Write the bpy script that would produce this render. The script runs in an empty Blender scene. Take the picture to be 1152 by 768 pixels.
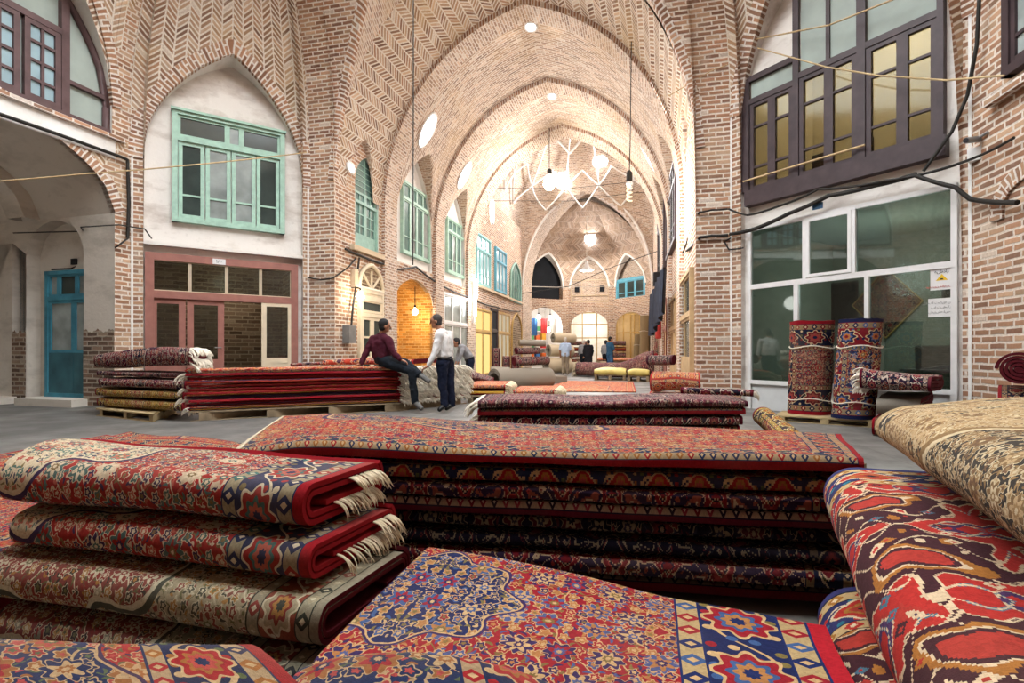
import bpy, bmesh, math, random
from mathutils import Vector, Matrix, noise
from mathutils.geometry import tessellate_polygon
R = math.radians
PI = math.pi
SC = bpy.context.scene
COL = SC.collection
random.seed(7)

# ------------------------------------------------------------------ camera frame
YAW, FPX, HZ, EYE = R(11.6), 570.0, 396.0, 1.05
FWD = Vector((-math.sin(YAW), math.cos(YAW)))
RGT = Vector((math.cos(YAW), math.sin(YAW)))
def P(X, Y, d):
    """the world point seen at (X, Y) of the photograph at depth d metres"""
    q = FWD * d + RGT * ((X - 576) / FPX * d)
    return Vector((q.x, q.y, EYE - (Y - HZ) * d / FPX))
def PZ(X, Y, z):
    """the world point at (X, Y) that lies at height z (below the eye)"""
    d = (EYE - z) * FPX / (Y - HZ)
    return P(X, Y, d)
def onwall(A, D, X, Y=None):
    """where the view line of column X meets the vertical plane through A along D: (u, z, depth)"""
    r = FWD + RGT * ((X - 576) / FPX)
    det = r.x * -D.y + D.x * r.y
    s = (A.x * -D.y + D.x * A.y) / det
    u = (r.x * A.y - r.y * A.x) / det
    u = ((r * s) - A).dot(D)
    return u, (EYE - (Y - HZ) * s / FPX if Y is not None else None), s

# ------------------------------------------------------------------ object helpers
def props(o, label=None, cat=None, group=None, kind=None):
    if label: o['label'] = label
    if cat: o['category'] = cat
    if group: o['group'] = group
    if kind: o['kind'] = kind
    return o
def empty(name, loc, label=None, cat=None, group=None, kind=None, rz=0):
    o = bpy.data.objects.new(name, None)
    COL.objects.link(o)
    o.location = loc
    o.rotation_euler = (0, 0, rz)
    o.empty_display_size = .1
    return props(o, label, cat, group, kind)
def copy_tree(o, parent=None):
    c = o.copy(); COL.objects.link(c); c.parent = parent
    for ch in [x for x in COL.objects if x.parent == o]:
        copy_tree(ch, c)
    return c

class MB:
    """collects faces with uvs (metres) and material slots, links them as one mesh object"""
    def __init__(s):
        s.v = []; s.f = []; s.uv = []; s.uh = []; s.m = []; s.sm = []
    def face(s, pts, uv=None, m=0, smooth=False, uh=None):
        b = len(s.v)
        s.v.extend(Vector(p) for p in pts)
        s.f.append(list(range(b, b + len(pts))))
        if uv is None:
            p = [Vector(q) for q in pts]
            n = Vector((0, 0, 0))
            for i in range(len(p)):
                n += (p[i] - p[0]).cross(p[(i + 1) % len(p)] - p[0])
            if abs(n.z) > .8 * n.length:
                uv = [(q.x, q.y) for q in p]
            else:
                h = Vector((-n.y, n.x, 0)).normalized()
                uv = [(q.dot(h), q.z) for q in p]
        s.uv.append(uv); s.uh.append(uh or [(1, 1)] * len(pts)); s.m.append(m); s.sm.append(smooth)
    def grid(s, rows, uvs=None, m=0, smooth=True, close=False, uh=None, flip=False):
        """rows: list of lists of points, shared vertices"""
        b = len(s.v); nr, nc = len(rows), len(rows[0])
        for r in rows: s.v.extend(Vector(p) for p in r)
        for i in range(nr - 1):
            for j in range(nc - 1 + (1 if close else 0)):
                k = (j + 1) % nc
                a, bb, c, d = (i, j), (i, k), (i + 1, k), (i + 1, j)
                q = [a, bb, c, d]
                if flip: q = q[::-1]
                s.f.append([b + x * nc + y for x, y in q])
                if uvs: s.uv.append([uvs[x][y] for x, y in q])
                else: s.uv.append([(j * .1, i * .1)] * 4)
                s.uh.append([uh] * 4 if uh else [(1, 1)] * 4)
                s.m.append(m if not callable(m) else m(i, j)); s.sm.append(smooth)
    def box(s, c, size, rot=None, m=0):
        """c: centre, size: full sizes, rot: z angle or Matrix"""
        hx, hy, hz = size[0] / 2, size[1] / 2, size[2] / 2
        M = rot if isinstance(rot, Matrix) else Matrix.Rotation(rot or 0, 3, 'Z')
        c = Vector(c)
        k = [c + M @ Vector((x * hx, y * hy, z * hz)) for z in (-1, 1) for y in (-1, 1) for x in (-1, 1)]
        for q, (w, h) in (((0, 1, 5, 4), (0, 2)), ((1, 3, 7, 5), (1, 2)), ((3, 2, 6, 7), (0, 2)), ((2, 0, 4, 6), (1, 2)), ((4, 5, 7, 6), (0, 1)), ((2, 3, 1, 0), (0, 1))):
            a, b = size[w], size[h]
            s.face([k[i] for i in q], [(0, 0), (a, 0), (a, b), (0, b)], m)
    def bar(s, p, q, w, h, m=0, up=Vector((0, 0, 1))):
        """a rectangular bar from p to q"""
        p, q = Vector(p), Vector(q)
        d = q - p; L = d.length
        if L < 1e-6: return
        x = d / L
        if abs(x.dot(up)) > .95: up = Vector((1, 0, 0)) if abs(x.x) < .9 else Vector((0, 1, 0))
        y = up.cross(x).normalized(); z = x.cross(y)
        s.box((p + q) / 2, (L, w, h), Matrix((x, y, z)).transposed(), m)
    def tube(s, pts, r, n=8, m=0, cap=True, uvscale=1):
        pts = [Vector(p) for p in pts]
        rr = r if isinstance(r, (list, tuple)) else [r] * len(pts)
        rows, uvs = [], []
        prev = None; L = 0
        for i, p in enumerate(pts):
            t = (pts[min(i + 1, len(pts) - 1)] - pts[max(i - 1, 0)]).normalized()
            if prev is None:
                a = Vector((0, 0, 1)) if abs(t.z) < .9 else Vector((1, 0, 0))
                x = t.cross(a).normalized()
            else:
                x = (prev - t * prev.dot(t)).normalized()
            prev = x; y = t.cross(x)
            if i: L += (p - pts[i - 1]).length
            rows.append([p + (x * math.cos(2 * PI * k / n) + y * math.sin(2 * PI * k / n)) * rr[i] for k in range(n)])
            uvs.append([(L, k / n * 2 * PI * rr[i]) for k in range(n)])
        s.grid(rows, uvs, m, True, close=True)
        if cap:
            s.face(rows[0][::-1], None, m); s.face(rows[-1], None, m)
    def lathe(s, prof, c, n=16, m=0, axis=None):
        """prof: (r, z) pairs turned about the vertical through c"""
        c = Vector(c)
        rows = []
        for r, z in prof:
            rows.append([c + Vector((max(r, 1e-4) * math.cos(2 * PI * k / n), max(r, 1e-4) * math.sin(2 * PI * k / n), z)) for k in range(n)])
        s.grid(rows, None, m, True, close=True, flip=False)
    def poly(s, P3, loops, m=0, uvof=None):
        """flat polygon with holes. loops: lists of (u, z); P3(u, z) gives the point"""
        tl = [[Vector((a, b, 0)) for a, b in L] for L in loops]
        flat = [p for L in loops for p in L]
        for t in tessellate_polygon(tl):
            q = [flat[i] for i in t]
            ar = (q[1][0] - q[0][0]) * (q[2][1] - q[0][1]) - (q[1][1] - q[0][1]) * (q[2][0] - q[0][0])
            if abs(ar) < 1e-9: continue
            if ar < 0: q = q[::-1]
            s.face([P3(*p) for p in q], [uvof(*p) if uvof else p for p in q], m)
    def build(s, name, mats, parent=None, origin=None):
        me = bpy.data.meshes.new(name)
        o = bpy.data.objects.new(name, me)
        off = Vector((0, 0, 0))
        if origin is not None: off = Vector(origin)
        me.from_pydata([tuple(p - off) for p in s.v], [], s.f)
        c = me.uv_layers.new(name='c'); h = me.uv_layers.new(name='h')
        fl = []; hl = []
        for a, b in zip(s.uv, s.uh):
            for p in a: fl.extend((p[0], p[1]))
            for p in b: hl.extend((p[0], p[1]))
        c.data.foreach_set('uv', fl); h.data.foreach_set('uv', hl)
        for mm in (mats if isinstance(mats, (list, tuple)) else [mats]): me.materials.append(mm)
        me.polygons.foreach_set('material_index', s.m)
        me.polygons.foreach_set('use_smooth', s.sm)
        me.update()
        COL.objects.link(o)
        if parent is not None:
            o.parent = parent
            if origin is None:
                o.matrix_parent_inverse = Matrix.Identity(4)
                # parent empties carry only a location (and a z turn); keep the mesh where it was modelled
                pm = Matrix.LocRotScale(parent.location, parent.rotation_euler, None)
                pp = parent.parent
                while pp is not None:
                    pm = Matrix.LocRotScale(pp.location, pp.rotation_euler, None) @ pm
                    pp = pp.parent
                me.transform(pm.inverted())
        else:
            o.location = off
        return o
def recentre(o, loc):
    """moves the origin of a top-level mesh to loc"""
    o.data.transform(Matrix.Translation(-Vector(loc))); o.location = loc
    return o
# ------------------------------------------------------------------ node maths as plain expressions
def srgb(h):
    h = h.lstrip('#')
    c = [int(h[i:i + 2], 16) / 255 for i in (0, 2, 4)]
    return tuple(x / 12.92 if x <= .04045 else ((x + .055) / 1.055) ** 2.4 for x in c) + (1,)
class X:
    """a socket with operators"""
    nt = None
    def __init__(s, k): s.k = k
    def __add__(a, b): return mth('ADD', a, b)
    __radd__ = __add__
    def __sub__(a, b): return mth('SUBTRACT', a, b)
    def __rsub__(a, b): return mth('SUBTRACT', b, a)
    def __mul__(a, b): return mth('MULTIPLY', a, b)
    __rmul__ = __mul__
    def __truediv__(a, b): return mth('DIVIDE', a, b)
    def __rtruediv__(a, b): return mth('DIVIDE', b, a)
    def __lt__(a, b): return mth('LESS_THAN', a, b)
    def __gt__(a, b): return mth('GREATER_THAN', a, b)
    def __neg__(a): return mth('MULTIPLY', a, -1.0)
def put(sock, v):
    if isinstance(v, X): X.nt.links.new(v.k, sock)
    elif isinstance(v, tuple) and len(v) == 4 and len(sock.default_value) == 4: sock.default_value = v
    elif isinstance(v, tuple): sock.default_value = v[:len(sock.default_value)]
    else: sock.default_value = v
def mth(op, a, b=None, c=None):
    n = X.nt.nodes.new('ShaderNodeMath'); n.operation = op
    put(n.inputs[0], a)
    if b is not None: put(n.inputs[1], b)
    if c is not None: put(n.inputs[2], c)
    return X(n.outputs[0])
def sin(a): return mth('SINE', a)
def cos(a): return mth('COSINE', a)
def ab(a): return mth('ABSOLUTE', a)
def flo(a): return mth('FLOOR', a)
def fra(a): return a - flo(a)
def mn(a, b): return mth('MINIMUM', a, b)
def mx(a, b): return mth('MAXIMUM', a, b)
def sqr(a): return mth('SQRT', a)
def atan2(a, b): return mth('ARCTAN2', a, b)
def ping(a, b): return mth('PINGPONG', a, b)
def inside(v, lo, hi): return (v > lo) * (v < hi)
def clamp01(a):
    n = X.nt.nodes.new('ShaderNodeClamp'); put(n.inputs[0], a); return X(n.outputs[0])
def mixc(a, b, f):
    n = X.nt.nodes.new('ShaderNodeMix'); n.data_type = 'RGBA'
    put(n.inputs['Factor'], f); put(n.inputs[6], a); put(n.inputs[7], b)
    return X(n.outputs[2])
def mulc(a, b, f=1.0):
    n = X.nt.nodes.new('ShaderNodeMix'); n.data_type = 'RGBA'; n.blend_type = 'MULTIPLY'
    put(n.inputs['Factor'], f); put(n.inputs[6], a); put(n.inputs[7], b)
    return X(n.outputs[2])
def vec(x, y, z=0.0):
    n = X.nt.nodes.new('ShaderNodeCombineXYZ')
    put(n.inputs[0], x); put(n.inputs[1], y); put(n.inputs[2], z)
    return X(n.outputs[0])
def sep(v):
    n = X.nt.nodes.new('ShaderNodeSeparateXYZ'); put(n.inputs[0], v)
    return X(n.outputs[0]), X(n.outputs[1]), X(n.outputs[2])
def uvm(name):
    n = X.nt.nodes.new('ShaderNodeUVMap'); n.uv_map = name; return X(n.outputs[0])
def objc():
    n = X.nt.nodes.new('ShaderNodeTexCoord'); return X(n.outputs['Object'])
def geop():
    n = X.nt.nodes.new('ShaderNodeNewGeometry'); return X(n.outputs['Position'])
def nz(v, scale, detail=2.0, rough=.5):
    n = X.nt.nodes.new('ShaderNodeTexNoise'); put(n.inputs['Vector'], v)
    n.inputs['Scale'].default_value = scale; n.inputs['Detail'].default_value = detail; n.inputs['Roughness'].default_value = rough
    return X(n.outputs[0])
def white(v):
    n = X.nt.nodes.new('ShaderNodeTexWhiteNoise'); n.noise_dimensions = '3D'; put(n.inputs['Vector'], v)
    return X(n.outputs['Value'])
def white2(v):
    n = X.nt.nodes.new('ShaderNodeTexWhiteNoise'); n.noise_dimensions = '3D'; put(n.inputs['Vector'], v)
    return sep(X(n.outputs['Color']))
def ramp(f, stops, const=False):
    n = X.nt.nodes.new('ShaderNodeValToRGB'); cr = n.color_ramp
    if const: cr.interpolation = 'CONSTANT'
    while len(cr.elements) < len(stops): cr.elements.new(.5)
    for e, (p, c) in zip(cr.elements, stops):
        e.position = p; e.color = srgb(c) if isinstance(c, str) else c
    put(n.inputs[0], f)
    return X(n.outputs[0])
def rng(f, a, b, c=0.0, d=1.0):
    n = X.nt.nodes.new('ShaderNodeMapRange'); put(n.inputs[0], f)
    for i, v in enumerate((a, b, c, d)): n.inputs[i + 1].default_value = v
    return X(n.outputs[0])
def newmat(name):
    m = bpy.data.materials.new(name); m.use_nodes = True
    X.nt = m.node_tree
    bs = m.node_tree.nodes['Principled BSDF']
    return m, bs
def finish(bs, col, rough=.8, bump=None, strength=.3, dist=.01, spec=.3):
    put(bs.inputs['Base Color'], col)
    put(bs.inputs['Roughness'], rough)
    bs.inputs['Specular IOR Level'].default_value = spec
    if bump is not None:
        n = X.nt.nodes.new('ShaderNodeBump'); n.inputs['Strength'].default_value = strength; n.inputs['Distance'].default_value = dist
        put(n.inputs['Height'], bump); X.nt.links.new(n.outputs[0], bs.inputs['Normal'])
def plain(name, h, rough=.6, var=.12, scale=6, spec=.3, metal=0.0, bump=.0):
    m, bs = newmat(name)
    c = srgb(h) if isinstance(h, str) else h
    n = nz(objc(), scale, 4)
    dark = tuple(x * (1 - var) for x in c[:3]) + (1,); lite = tuple(min(1, x * (1 + var)) for x in c[:3]) + (1,)
    finish(bs, mixc(dark, lite, rng(n, .3, .7)), rough, n if bump else None, bump, .01, spec)
    bs.inputs['Metallic'].default_value = metal
    return m
def emit(name, h, strength):
    m = bpy.data.materials.new(name); m.use_nodes = True
    nt = m.node_tree; nt.nodes.clear()
    e = nt.nodes.new('ShaderNodeEmission'); o = nt.nodes.new('ShaderNodeOutputMaterial')
    e.inputs[0].default_value = srgb(h); e.inputs[1].default_value = strength
    nt.links.new(e.outputs[0], o.inputs[0])
    return m
def glass(name, tint='#cfd8d8', clear=.8, rough=.03, refl=1.4):
    """a window pane: mostly see-through, part mirror, light passes straight"""
    m = bpy.data.materials.new(name); m.use_nodes = True
    nt = m.node_tree; nt.nodes.clear(); X.nt = nt
    t = nt.nodes.new('ShaderNodeBsdfTransparent'); t.inputs[0].default_value = srgb(tint)
    g = nt.nodes.new('ShaderNodeBsdfGlossy'); g.inputs['Roughness'].default_value = rough; g.inputs[0].default_value = (.8, .85, .85, 1)
    f = nt.nodes.new('ShaderNodeFresnel'); f.inputs[0].default_value = 1.5
    mx_ = nt.nodes.new('ShaderNodeMixShader'); o = nt.nodes.new('ShaderNodeOutputMaterial')
    a = mn(X(f.outputs[0]) * refl + (1 - clear) * .3 * refl, 1.0)
    nt.links.new(a.k, mx_.inputs[0]); nt.links.new(t.outputs[0], mx_.inputs[1]); nt.links.new(g.outputs[0], mx_.inputs[2])
    nt.links.new(mx_.outputs[0], o.inputs[0])
    return m

# ------------------------------------------------------------------ masonry
def bricks(name, cols, mortar, bw=.27, bh=.09, mw=.019, stain=None, chevron=0.0, lo=.72, hi=1.12, wob=.008):
    """running-bond bricks over the uv map in metres; chevron > 0 gives bands of slanted bricks, as wide as that"""
    m, bs = newmat(name)
    U = uvm('c'); u, v, _ = sep(U)
    w1 = nz(U, 5.0, 2); w2 = nz(vec(u + 31.7, v), 5.0, 2)
    u = u + (w1 - .5) * wob * 3; v = v + (w2 - .5) * wob * 3
    if chevron:
        b = flo(u / chevron); par = b - flo(b / 2) * 2
        ul = u - b * chevron
        slope = (1 - par * 2)
        vv = v + ul * slope * 1.0
        row = flo(vv / (bh * 1.35)); fy = vv / (bh * 1.35) - row
        e = mn(mn(fy, 1 - fy) * bh * .95, mn(ul, chevron - ul))
        idv = vec(b, row, 3.0)
    else:
        row = flo(v / bh); fy = (v / bh - row)
        off = (row - flo(row / 2) * 2) * .5 + (white(vec(row, 5.0, 1.0)) - .5) * .2
        cu = u / bw + off; cell = flo(cu); fx = cu - cell
        e = mn(mn(fy, 1 - fy) * bh, mn(fx, 1 - fx) * bw)
        idv = vec(cell, row, 1.0)
    r1, r2, r3 = white2(idv)
    c = ramp(r1, [(i / len(cols), k) for i, k in enumerate(cols)], True)
    n = nz(U, 30, 3); big = nz(U, .55, 3); mid = nz(U, 2.6, 3)
    sh = (lo + r2 * (hi - lo)) * (.78 + n * .44)
    c = mulc(c, vec3c(sh))
    mor = mixc(srgb(mortar), tuple(x * .72 for x in srgb(mortar)[:3]) + (1,), rng(n, .35, .7))
    f = rng(e, mw * .55, mw * 1.0)
    f2 = f * (1 - (white(vec(row, 9.0, r3)) > .97) * .7)
    col = mixc(mor, c, clamp01(f2))
    col = mixc(col, mor, rng(mid, .60, .78, 0, .5))
    if stain: col = mixc(col, srgb(stain), rng(big, .5, .72, 0, .45))
    finish(bs, col, .9, f + n * .3, .5, .012, .15)
    return m
def vec3c(s):
    n = X.nt.nodes.new('ShaderNodeCombineColor'); put(n.inputs[0], s); put(n.inputs[1], s); put(n.inputs[2], s)
    return X(n.outputs[0])
def plaster(name, h, h2, dirt=.5, scale=1.2):
    m, bs = newmat(name)
    p = geop(); x, y, z = sep(p)
    n = nz(vec(x, y, z * 2.2), scale, 6, .62); n2 = nz(p, 7, 5, .6)
    c = mixc(srgb(h), srgb(h2), rng(n, .48, .72, 0, dirt))
    c = mixc(c, srgb('#6f6154'), rng(n2, .62, .85, 0, .4))
    finish(bs, c, .85, n2, .35, .02, .2)
    return m
M = {}
RED = ['#a88066', '#9a7158', '#b18b6f', '#8b6753', '#b69579', '#a1795f', '#ab8266', '#92705d']
TAN = ['#b99d89', '#ab8f7b', '#c3a893', '#9d816f', '#c9b3a0', '#b19682', '#998072', '#bda38e']
HER = ['#a98970', '#97745c', '#b5977d', '#8b6a56', '#bfa389', '#a07f66', '#836654', '#ad9177']
M['brick'] = bricks('red brick wall', RED, '#dccfc0', stain='#bda487')
M['brick_low'] = bricks('dark lower brick', ['#7c6353', '#6c5547', '#8a7160', '#5f4d42', '#94806d'], '#a99c8c', stain='#6a5d50')
M['brick_vault'] = bricks('vault brick', TAN, '#e2d6c8', bw=.26, bh=.085, mw=.018, stain='#c3a273')
M['brick_rib'] = bricks('rib brick', TAN, '#ddd0c2', bw=.2, bh=.075, mw=.017, stain='#b79a74')
M['herring'] = bricks('herringbone brick', HER, '#e0d5c6', bh=.088, mw=.02, chevron=.22, stain='#b99a66')
M['herring_far'] = bricks('slanted brick', TAN, '#ddd0c2', bh=.085, mw=.012, chevron=.45, stain='#b99a78')
M['brick_arch'] = bricks('arch ring brick', RED, '#e0d6cb', bw=.3, bh=.082, mw=.019)
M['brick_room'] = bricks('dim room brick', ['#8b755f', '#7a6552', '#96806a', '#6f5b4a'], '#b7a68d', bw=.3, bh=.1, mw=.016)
M['brick_yellow'] = bricks('yellow brick', ['#d09a4e', '#c48c42', '#dba75c', '#b98340'], '#e8c890', bw=.24, bh=.085, mw=.01)
M['plaster'] = plaster('white wall plaster', '#dcd6cf', '#a29184', .75)
M['plaster_clean'] = plaster('clean white plaster', '#e2dfda', '#c3b9ae', .5)
M['plaster_grey'] = plaster('grey passage plaster', '#c9c0b4', '#93897c', .6)
M['dado'] = plaster('tan render', '#cbb79b', '#a08c72', .5)
def floor_mat():
    m, bs = newmat('worn stone floor')
    p = geop(); x, y, z = sep(p)
    n = nz(p, 1.1, 6, .6); n2 = nz(p, 14, 4)
    fx = fra(x / .9); fy = fra(y / .9)
    j = (mn(mn(fx, 1 - fx), mn(fy, 1 - fy)) < .012)
    c = mixc(srgb('#73706b'), srgb('#585552'), rng(n, .35, .65))
    c = mixc(c, srgb('#4e4b48'), rng(n2, .55, .8, 0, .5))
    c = mixc(c, srgb('#55514d'), j * .6)
    finish(bs, c, rng(n, .3, .7, .35, .75), n2, .15, .01, .4)
    return m
M['floor'] = floor_mat()
M['wood_green'] = plain('green window paint', '#9cbcab', .55, .14, 9)
M['wood_green_dark'] = plain('grey-green window paint', '#8aada0', .55, .14, 9)
M['wood_blue'] = plain('blue window paint', '#5b9db2', .55, .14, 9)
M['wood_teal'] = plain('teal window paint', '#7db0b0', .55, .14, 9)
M['door_blue'] = plain('worn blue door paint', '#3f8094', .6, .3, 3)
M['door_blue_low'] = plain('worn grey-blue door sheet', '#36616b', .6, .35, 2)
M['wood_red'] = plain('red-brown shop paint', '#96655a', .55, .12, 7)
M['wood_brown'] = plain('dark brown window paint', '#3f3234', .5, .22, 5)
M['wood_brown_left'] = plain('brown window paint', '#5a4646', .5, .2, 5)
M['cream_paint'] = plain('cream door paint', '#d3c3a8', .5, .08, 6)
M['white_paint'] = plain('white frame paint', '#d6d4d2', .45, .06, 6)
M['white_sheet'] = plain('white sheet metal', '#c9cac8', .45, .08, 3)
M['frame_gold'] = plain('golden shop frame', '#b08f52', .4, .15, 5)
M['shutter_wood'] = plain('pale wooden shutter', '#b79a72', .6, .2, 4)
M['steel'] = plain('dull steel', '#8b8c8c', .4, .15, 6, metal=.6)
M['black_rubber'] = plain('black cable', '#26231f', .6, .2, 9)
M['rope'] = plain('tan rope', '#b79f78', .8, .15, 12)
M['white_cable'] = plain('white cable', '#cfc8bd', .6, .1, 12)
M['pallet'] = plain('grey pallet wood', '#8d7b62', .8, .25, 7)
M['pallet_light'] = plain('pale pallet wood', '#b09a72', .8, .2, 7)
M['glass'] = glass('clear shop glass', '#c3cbc8', .9)
M['glass_grey'] = glass('dusty window glass', '#a9b3b2', .8, .06)
M['glass_soft'] = glass('hazy window glass', '#c9c9bf', .95, .08, .3)
M['dark_pane'] = plain('dark glass pane', '#39423f', .12, .25, 2, spec=.3)
M['teal_pane'] = plain('greenish glass pane', '#5f7d77', .12, .3, 2, spec=.6)
M['curtain_pane'] = plain('pane with pale curtain behind', '#8c9390', .2, .35, 2, spec=.3)
M['blue_pane'] = plain('bluish frosted pane', '#8fa6ad', .2, .12, 2, spec=.5)
M['black'] = plain('black', '#15141a', .6, .2, 4)
M['near_black'] = plain('dark opening', '#1a1d22', .9, .2, 2)  # near-black stands in for shade inside openings; also fills dark pictures
M['daylight'] = emit('daylight', '#f4f8ff', 14.0)
M['bulb'] = emit('lit bulb', '#fff1d8', 30.0)
M['bulb_cold'] = emit('cold lit bulb', '#f2f8ff', 30.0)
M['bulb_soft'] = emit('dim bulb', '#ffe9c4', 1.6)
# ------------------------------------------------------------------ carpets: woven designs from plain maths
def rosette(px, py, n, amp, rot=0.0):
    r = sqr(px * px + py * py)
    a = atan2(py, px)
    return r / (1 + amp * cos(a * n + rot))
def carpet(name, p, style='floral', scale=1.0, worn=.25, knots=0.0, bw=.8, msz=.5):
    """p: colours field, med, border, guard, edge, line, a, b, c, d; uv map c holds metres from the centre, h the half sizes"""
    m, bs = newmat(name)
    k = {q: srgb(h) for q, h in p.items()}
    U = uvm('c'); u, v, _ = sep(U); L, W, _ = sep(uvm('h'))
    if knots:
        u = flo(u / knots) * knots; v = flo(v / knots) * knots
    wx = nz(vec(u * 1.0, v * 1.0, 4.0), 9.0 / scale, 1); wy = nz(vec(u, v, 9.0), 9.0 / scale, 1)
    du = L - ab(u); dv = W - ab(v)
    e = mn(du, dv)
    isu = du < dv
    s = mx(v * isu, u * (1 - isu)) + mn(v * isu, u * (1 - isu))
    x = ab(u); y = ab(v)
    if style != 'geo':
        x = x + (wx - .5) * .045 * scale; y = y + (wy - .5) * .045 * scale
    ground = k['field']
    if style in ('floral', 'kerman'):
        # medallion and its ground
        md = rosette(x / (L * msz), y / (W * msz * 1.1), 8.0, .1)
        med = md < 1.0
        col = ground = mixc(k['field'], k['med'], med)
        # scrolling vines
        q = 11.0 / scale
        f1 = sin(x * q + 1.7 * sin(y * q * .62)); f2 = sin(y * q * 1.15 + 1.9 * sin(x * q * .7 + 1.1))
        col = mixc(col, k['line'], (ab(f1) < .085))
        col = mixc(col, k['c'], (ab(f2) < .07))
        # leaves turned every way
        for gs, sx, sy, z0 in ((.085 * scale, .36, .13, 1.0), (.06 * scale, .4, .17, 7.0)):
            gx = x / gs; gy = y / gs; cx = flo(gx); cy = flo(gy)
            h1, h2, h3 = white2(vec(cx, cy, z0))
            lx = gx - cx - .5 + (h2 - .5) * .3; ly = gy - cy - .5 + (h3 - .5) * .3
            an = h1 * 6.283
            rx = lx * cos(an) + ly * sin(an); ry = ly * cos(an) - lx * sin(an) + rx * rx * 1.2
            el = sqr((rx / sx) * (rx / sx) + (ry / sy) * (ry / sy))
            cc = ramp(h3, [(0, p['a']), (.25, p['b']), (.5, p['c']), (.68, p['d']), (.9, p['line'])], True)
            col = mixc(col, cc, (el < 1.0) * (h2 > .3))
        # small blossoms
        gs = .11 * scale
        gx = x / gs; gy = y / gs; cx = flo(gx); cy = flo(gy)
        h1, h2, h3 = white2(vec(cx, cy, 13.0))
        r = rosette(gx - cx - .5 + (h1 - .5) * .3, gy - cy - .5 + (h2 - .5) * .3, 5.0, .22)
        col = mixc(col, k['line'], r < .34)
        col = mixc(col, ramp(h3, [(0, p['a']), (.35, p['d']), (.6, p['b']), (.8, p['field'])], True), r < .27)
        col = mixc(col, ramp(h1, [(0, p['line']), (.5, p['c']), (.75, p['d'])], True), r < .13)
        # large palmettes, rows shifted by half
        gs = .27 * scale
        gy = y / gs; cy = flo(gy); gx = x / gs + (cy - flo(cy / 2) * 2) * .5; cx = flo(gx)
        h1, h2, h3 = white2(vec(cx, cy, 21.0))
        px = gx - cx - .5 + (h1 - .5) * .22; py = gy - cy - .5 + (h2 - .5) * .22
        r = rosette(px, py * 1.1, 9.0, .16, h1 * 6.0)
        r2 = rosette(px, py, 6.0, .3, h2 * 6.0)
        on = h3 > .22
        col = mixc(col, k['line'], (r < .36) * on)
        col = mixc(col, ramp(h2, [(0, p['a']), (.45, p['b']), (.75, p['med'])], True), (r < .335) * on)
        col = mixc(col, ramp(h1, [(0, p['d']), (.4, p['line']), (.7, p['field'])], True), (r2 < .22) * on)
        col = mixc(col, ramp(h3, [(0, p['b']), (.5, p['c']), (.8, p['a'])], True), (r < .13) * on)
        col = mixc(col, k['line'], (r < .06) * on)
        # medallion outlines
        col = mixc(col, k['line'], inside(md, .99, 1.015)); col = mixc(col, k['a'], inside(md, 1.015, 1.05))
    elif style == 'geo':
        # hooked tribal figures: nested bands with pale outlines round a latticed plan
        q = 2 * PI / (.42 * scale)
        xx = ping(u + .1 * scale, .42 * scale); yy = ping(v, .36 * scale)
        hook = ab(fra((yy + xx * .35) / (.085 * scale)) - .5) * .085 * scale
        f = ab(xx - .21 * scale) + ab(yy - .18 * scale) * .85 + hook * .9 + .05 * scale * sin(xx * q * 2.1 + 1.2 * sin(yy * q * 1.7)) + (wx - .5) * .10 * scale
        t = f / (.40 * scale)
        t2 = t + .05 * sin(yy * q * 6.0) * (t > .5)
        col = ramp(t2, [(0, p['d']), (.13, p['a']), (.21, p['line']), (.245, p['b']), (.33, p['a']), (.47, p['line']), (.5, p['field']), (.72, p['d']), (.77, p['line']), (.80, p['border']), (.90, p['field'])], True)
        f3 = ab(sin(xx * q * 1.5 + 1.4 * sin(yy * q * 2.2)) + .35 * sin(yy * q * 3.4))
        col = mixc(col, k['line'], (f3 < .085) * (t > .34) * (t < .95)); col = mixc(col, k['c'], inside(f3, .085, .15) * (t > .62))
        gs = .06 * scale
        gx = u / gs; gy = v / gs; cx = flo(gx); cy = flo(gy)
        h1, h2, h3 = white2(vec(cx, cy, 3.0))
        dd = ab(gx - cx - .5) + ab(gy - cy - .5)
        on = (h1 > .72)
        col = mixc(col, ramp(h2, [(0, p['a']), (.3, p['line']), (.5, p['c']), (.7, p['b']), (.85, p['d'])], True), (dd < .3) * on)
        col = mixc(col, ramp(h3, [(0, p['d']), (.5, p['field'])], True), (dd < .13) * on)
    else:  # kilim stripes
        b = flo((v + (wx - .5) * .012) / (.028 * scale)); h = white(vec(b, 2.0, 5.0))
        col = ramp(h, [(0, p['field']), (.3, p['a']), (.47, p['edge']), (.6, p['c']), (.68, p['b']), (.8, p['line']), (.87, p['d'])], True)
        zig = (fra(u / (.05 * scale)) < .5) * (h > .55)
        col = mixc(col, k['line'], zig * (white(vec(b, 8.0, 1.0)) > .6))
    col = mixc(col, ground, .1)
    # ---- borders
    eb = e
    if style != 'stripe':
        E0, E1, E2, E3 = [q * bw for q in (.035, .095, .245, .30)]
        inb = eb < E3
        bc = k['guard']
        # guard stripes with small diamonds
        for lo, hi, per in ((E0, E1, .075 * bw), (E2, E3, .065 * bw)):
            mid = (lo + hi) / 2; hw = (hi - lo) / 2
            gx = s / per; cx = flo(gx); lx = gx - cx - .5
            dd = ab(lx) * per + ab(eb - mid) * .8
            hh = white(vec(cx, lo * 50, 2.0))
            bcg = mixc(k['guard'], ramp(hh, [(0, p['field']), (.4, p['a']), (.7, p['b'])], True), dd < hw * .85)
            bcg = mixc(bcg, k['line'], dd < hw * .35)
            ed = ab(eb - mid) > hw * .82
            bcg = mixc(bcg, k['a'], ed)
            bc = mixc(bc, bcg, inside(eb, lo, hi))
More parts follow.
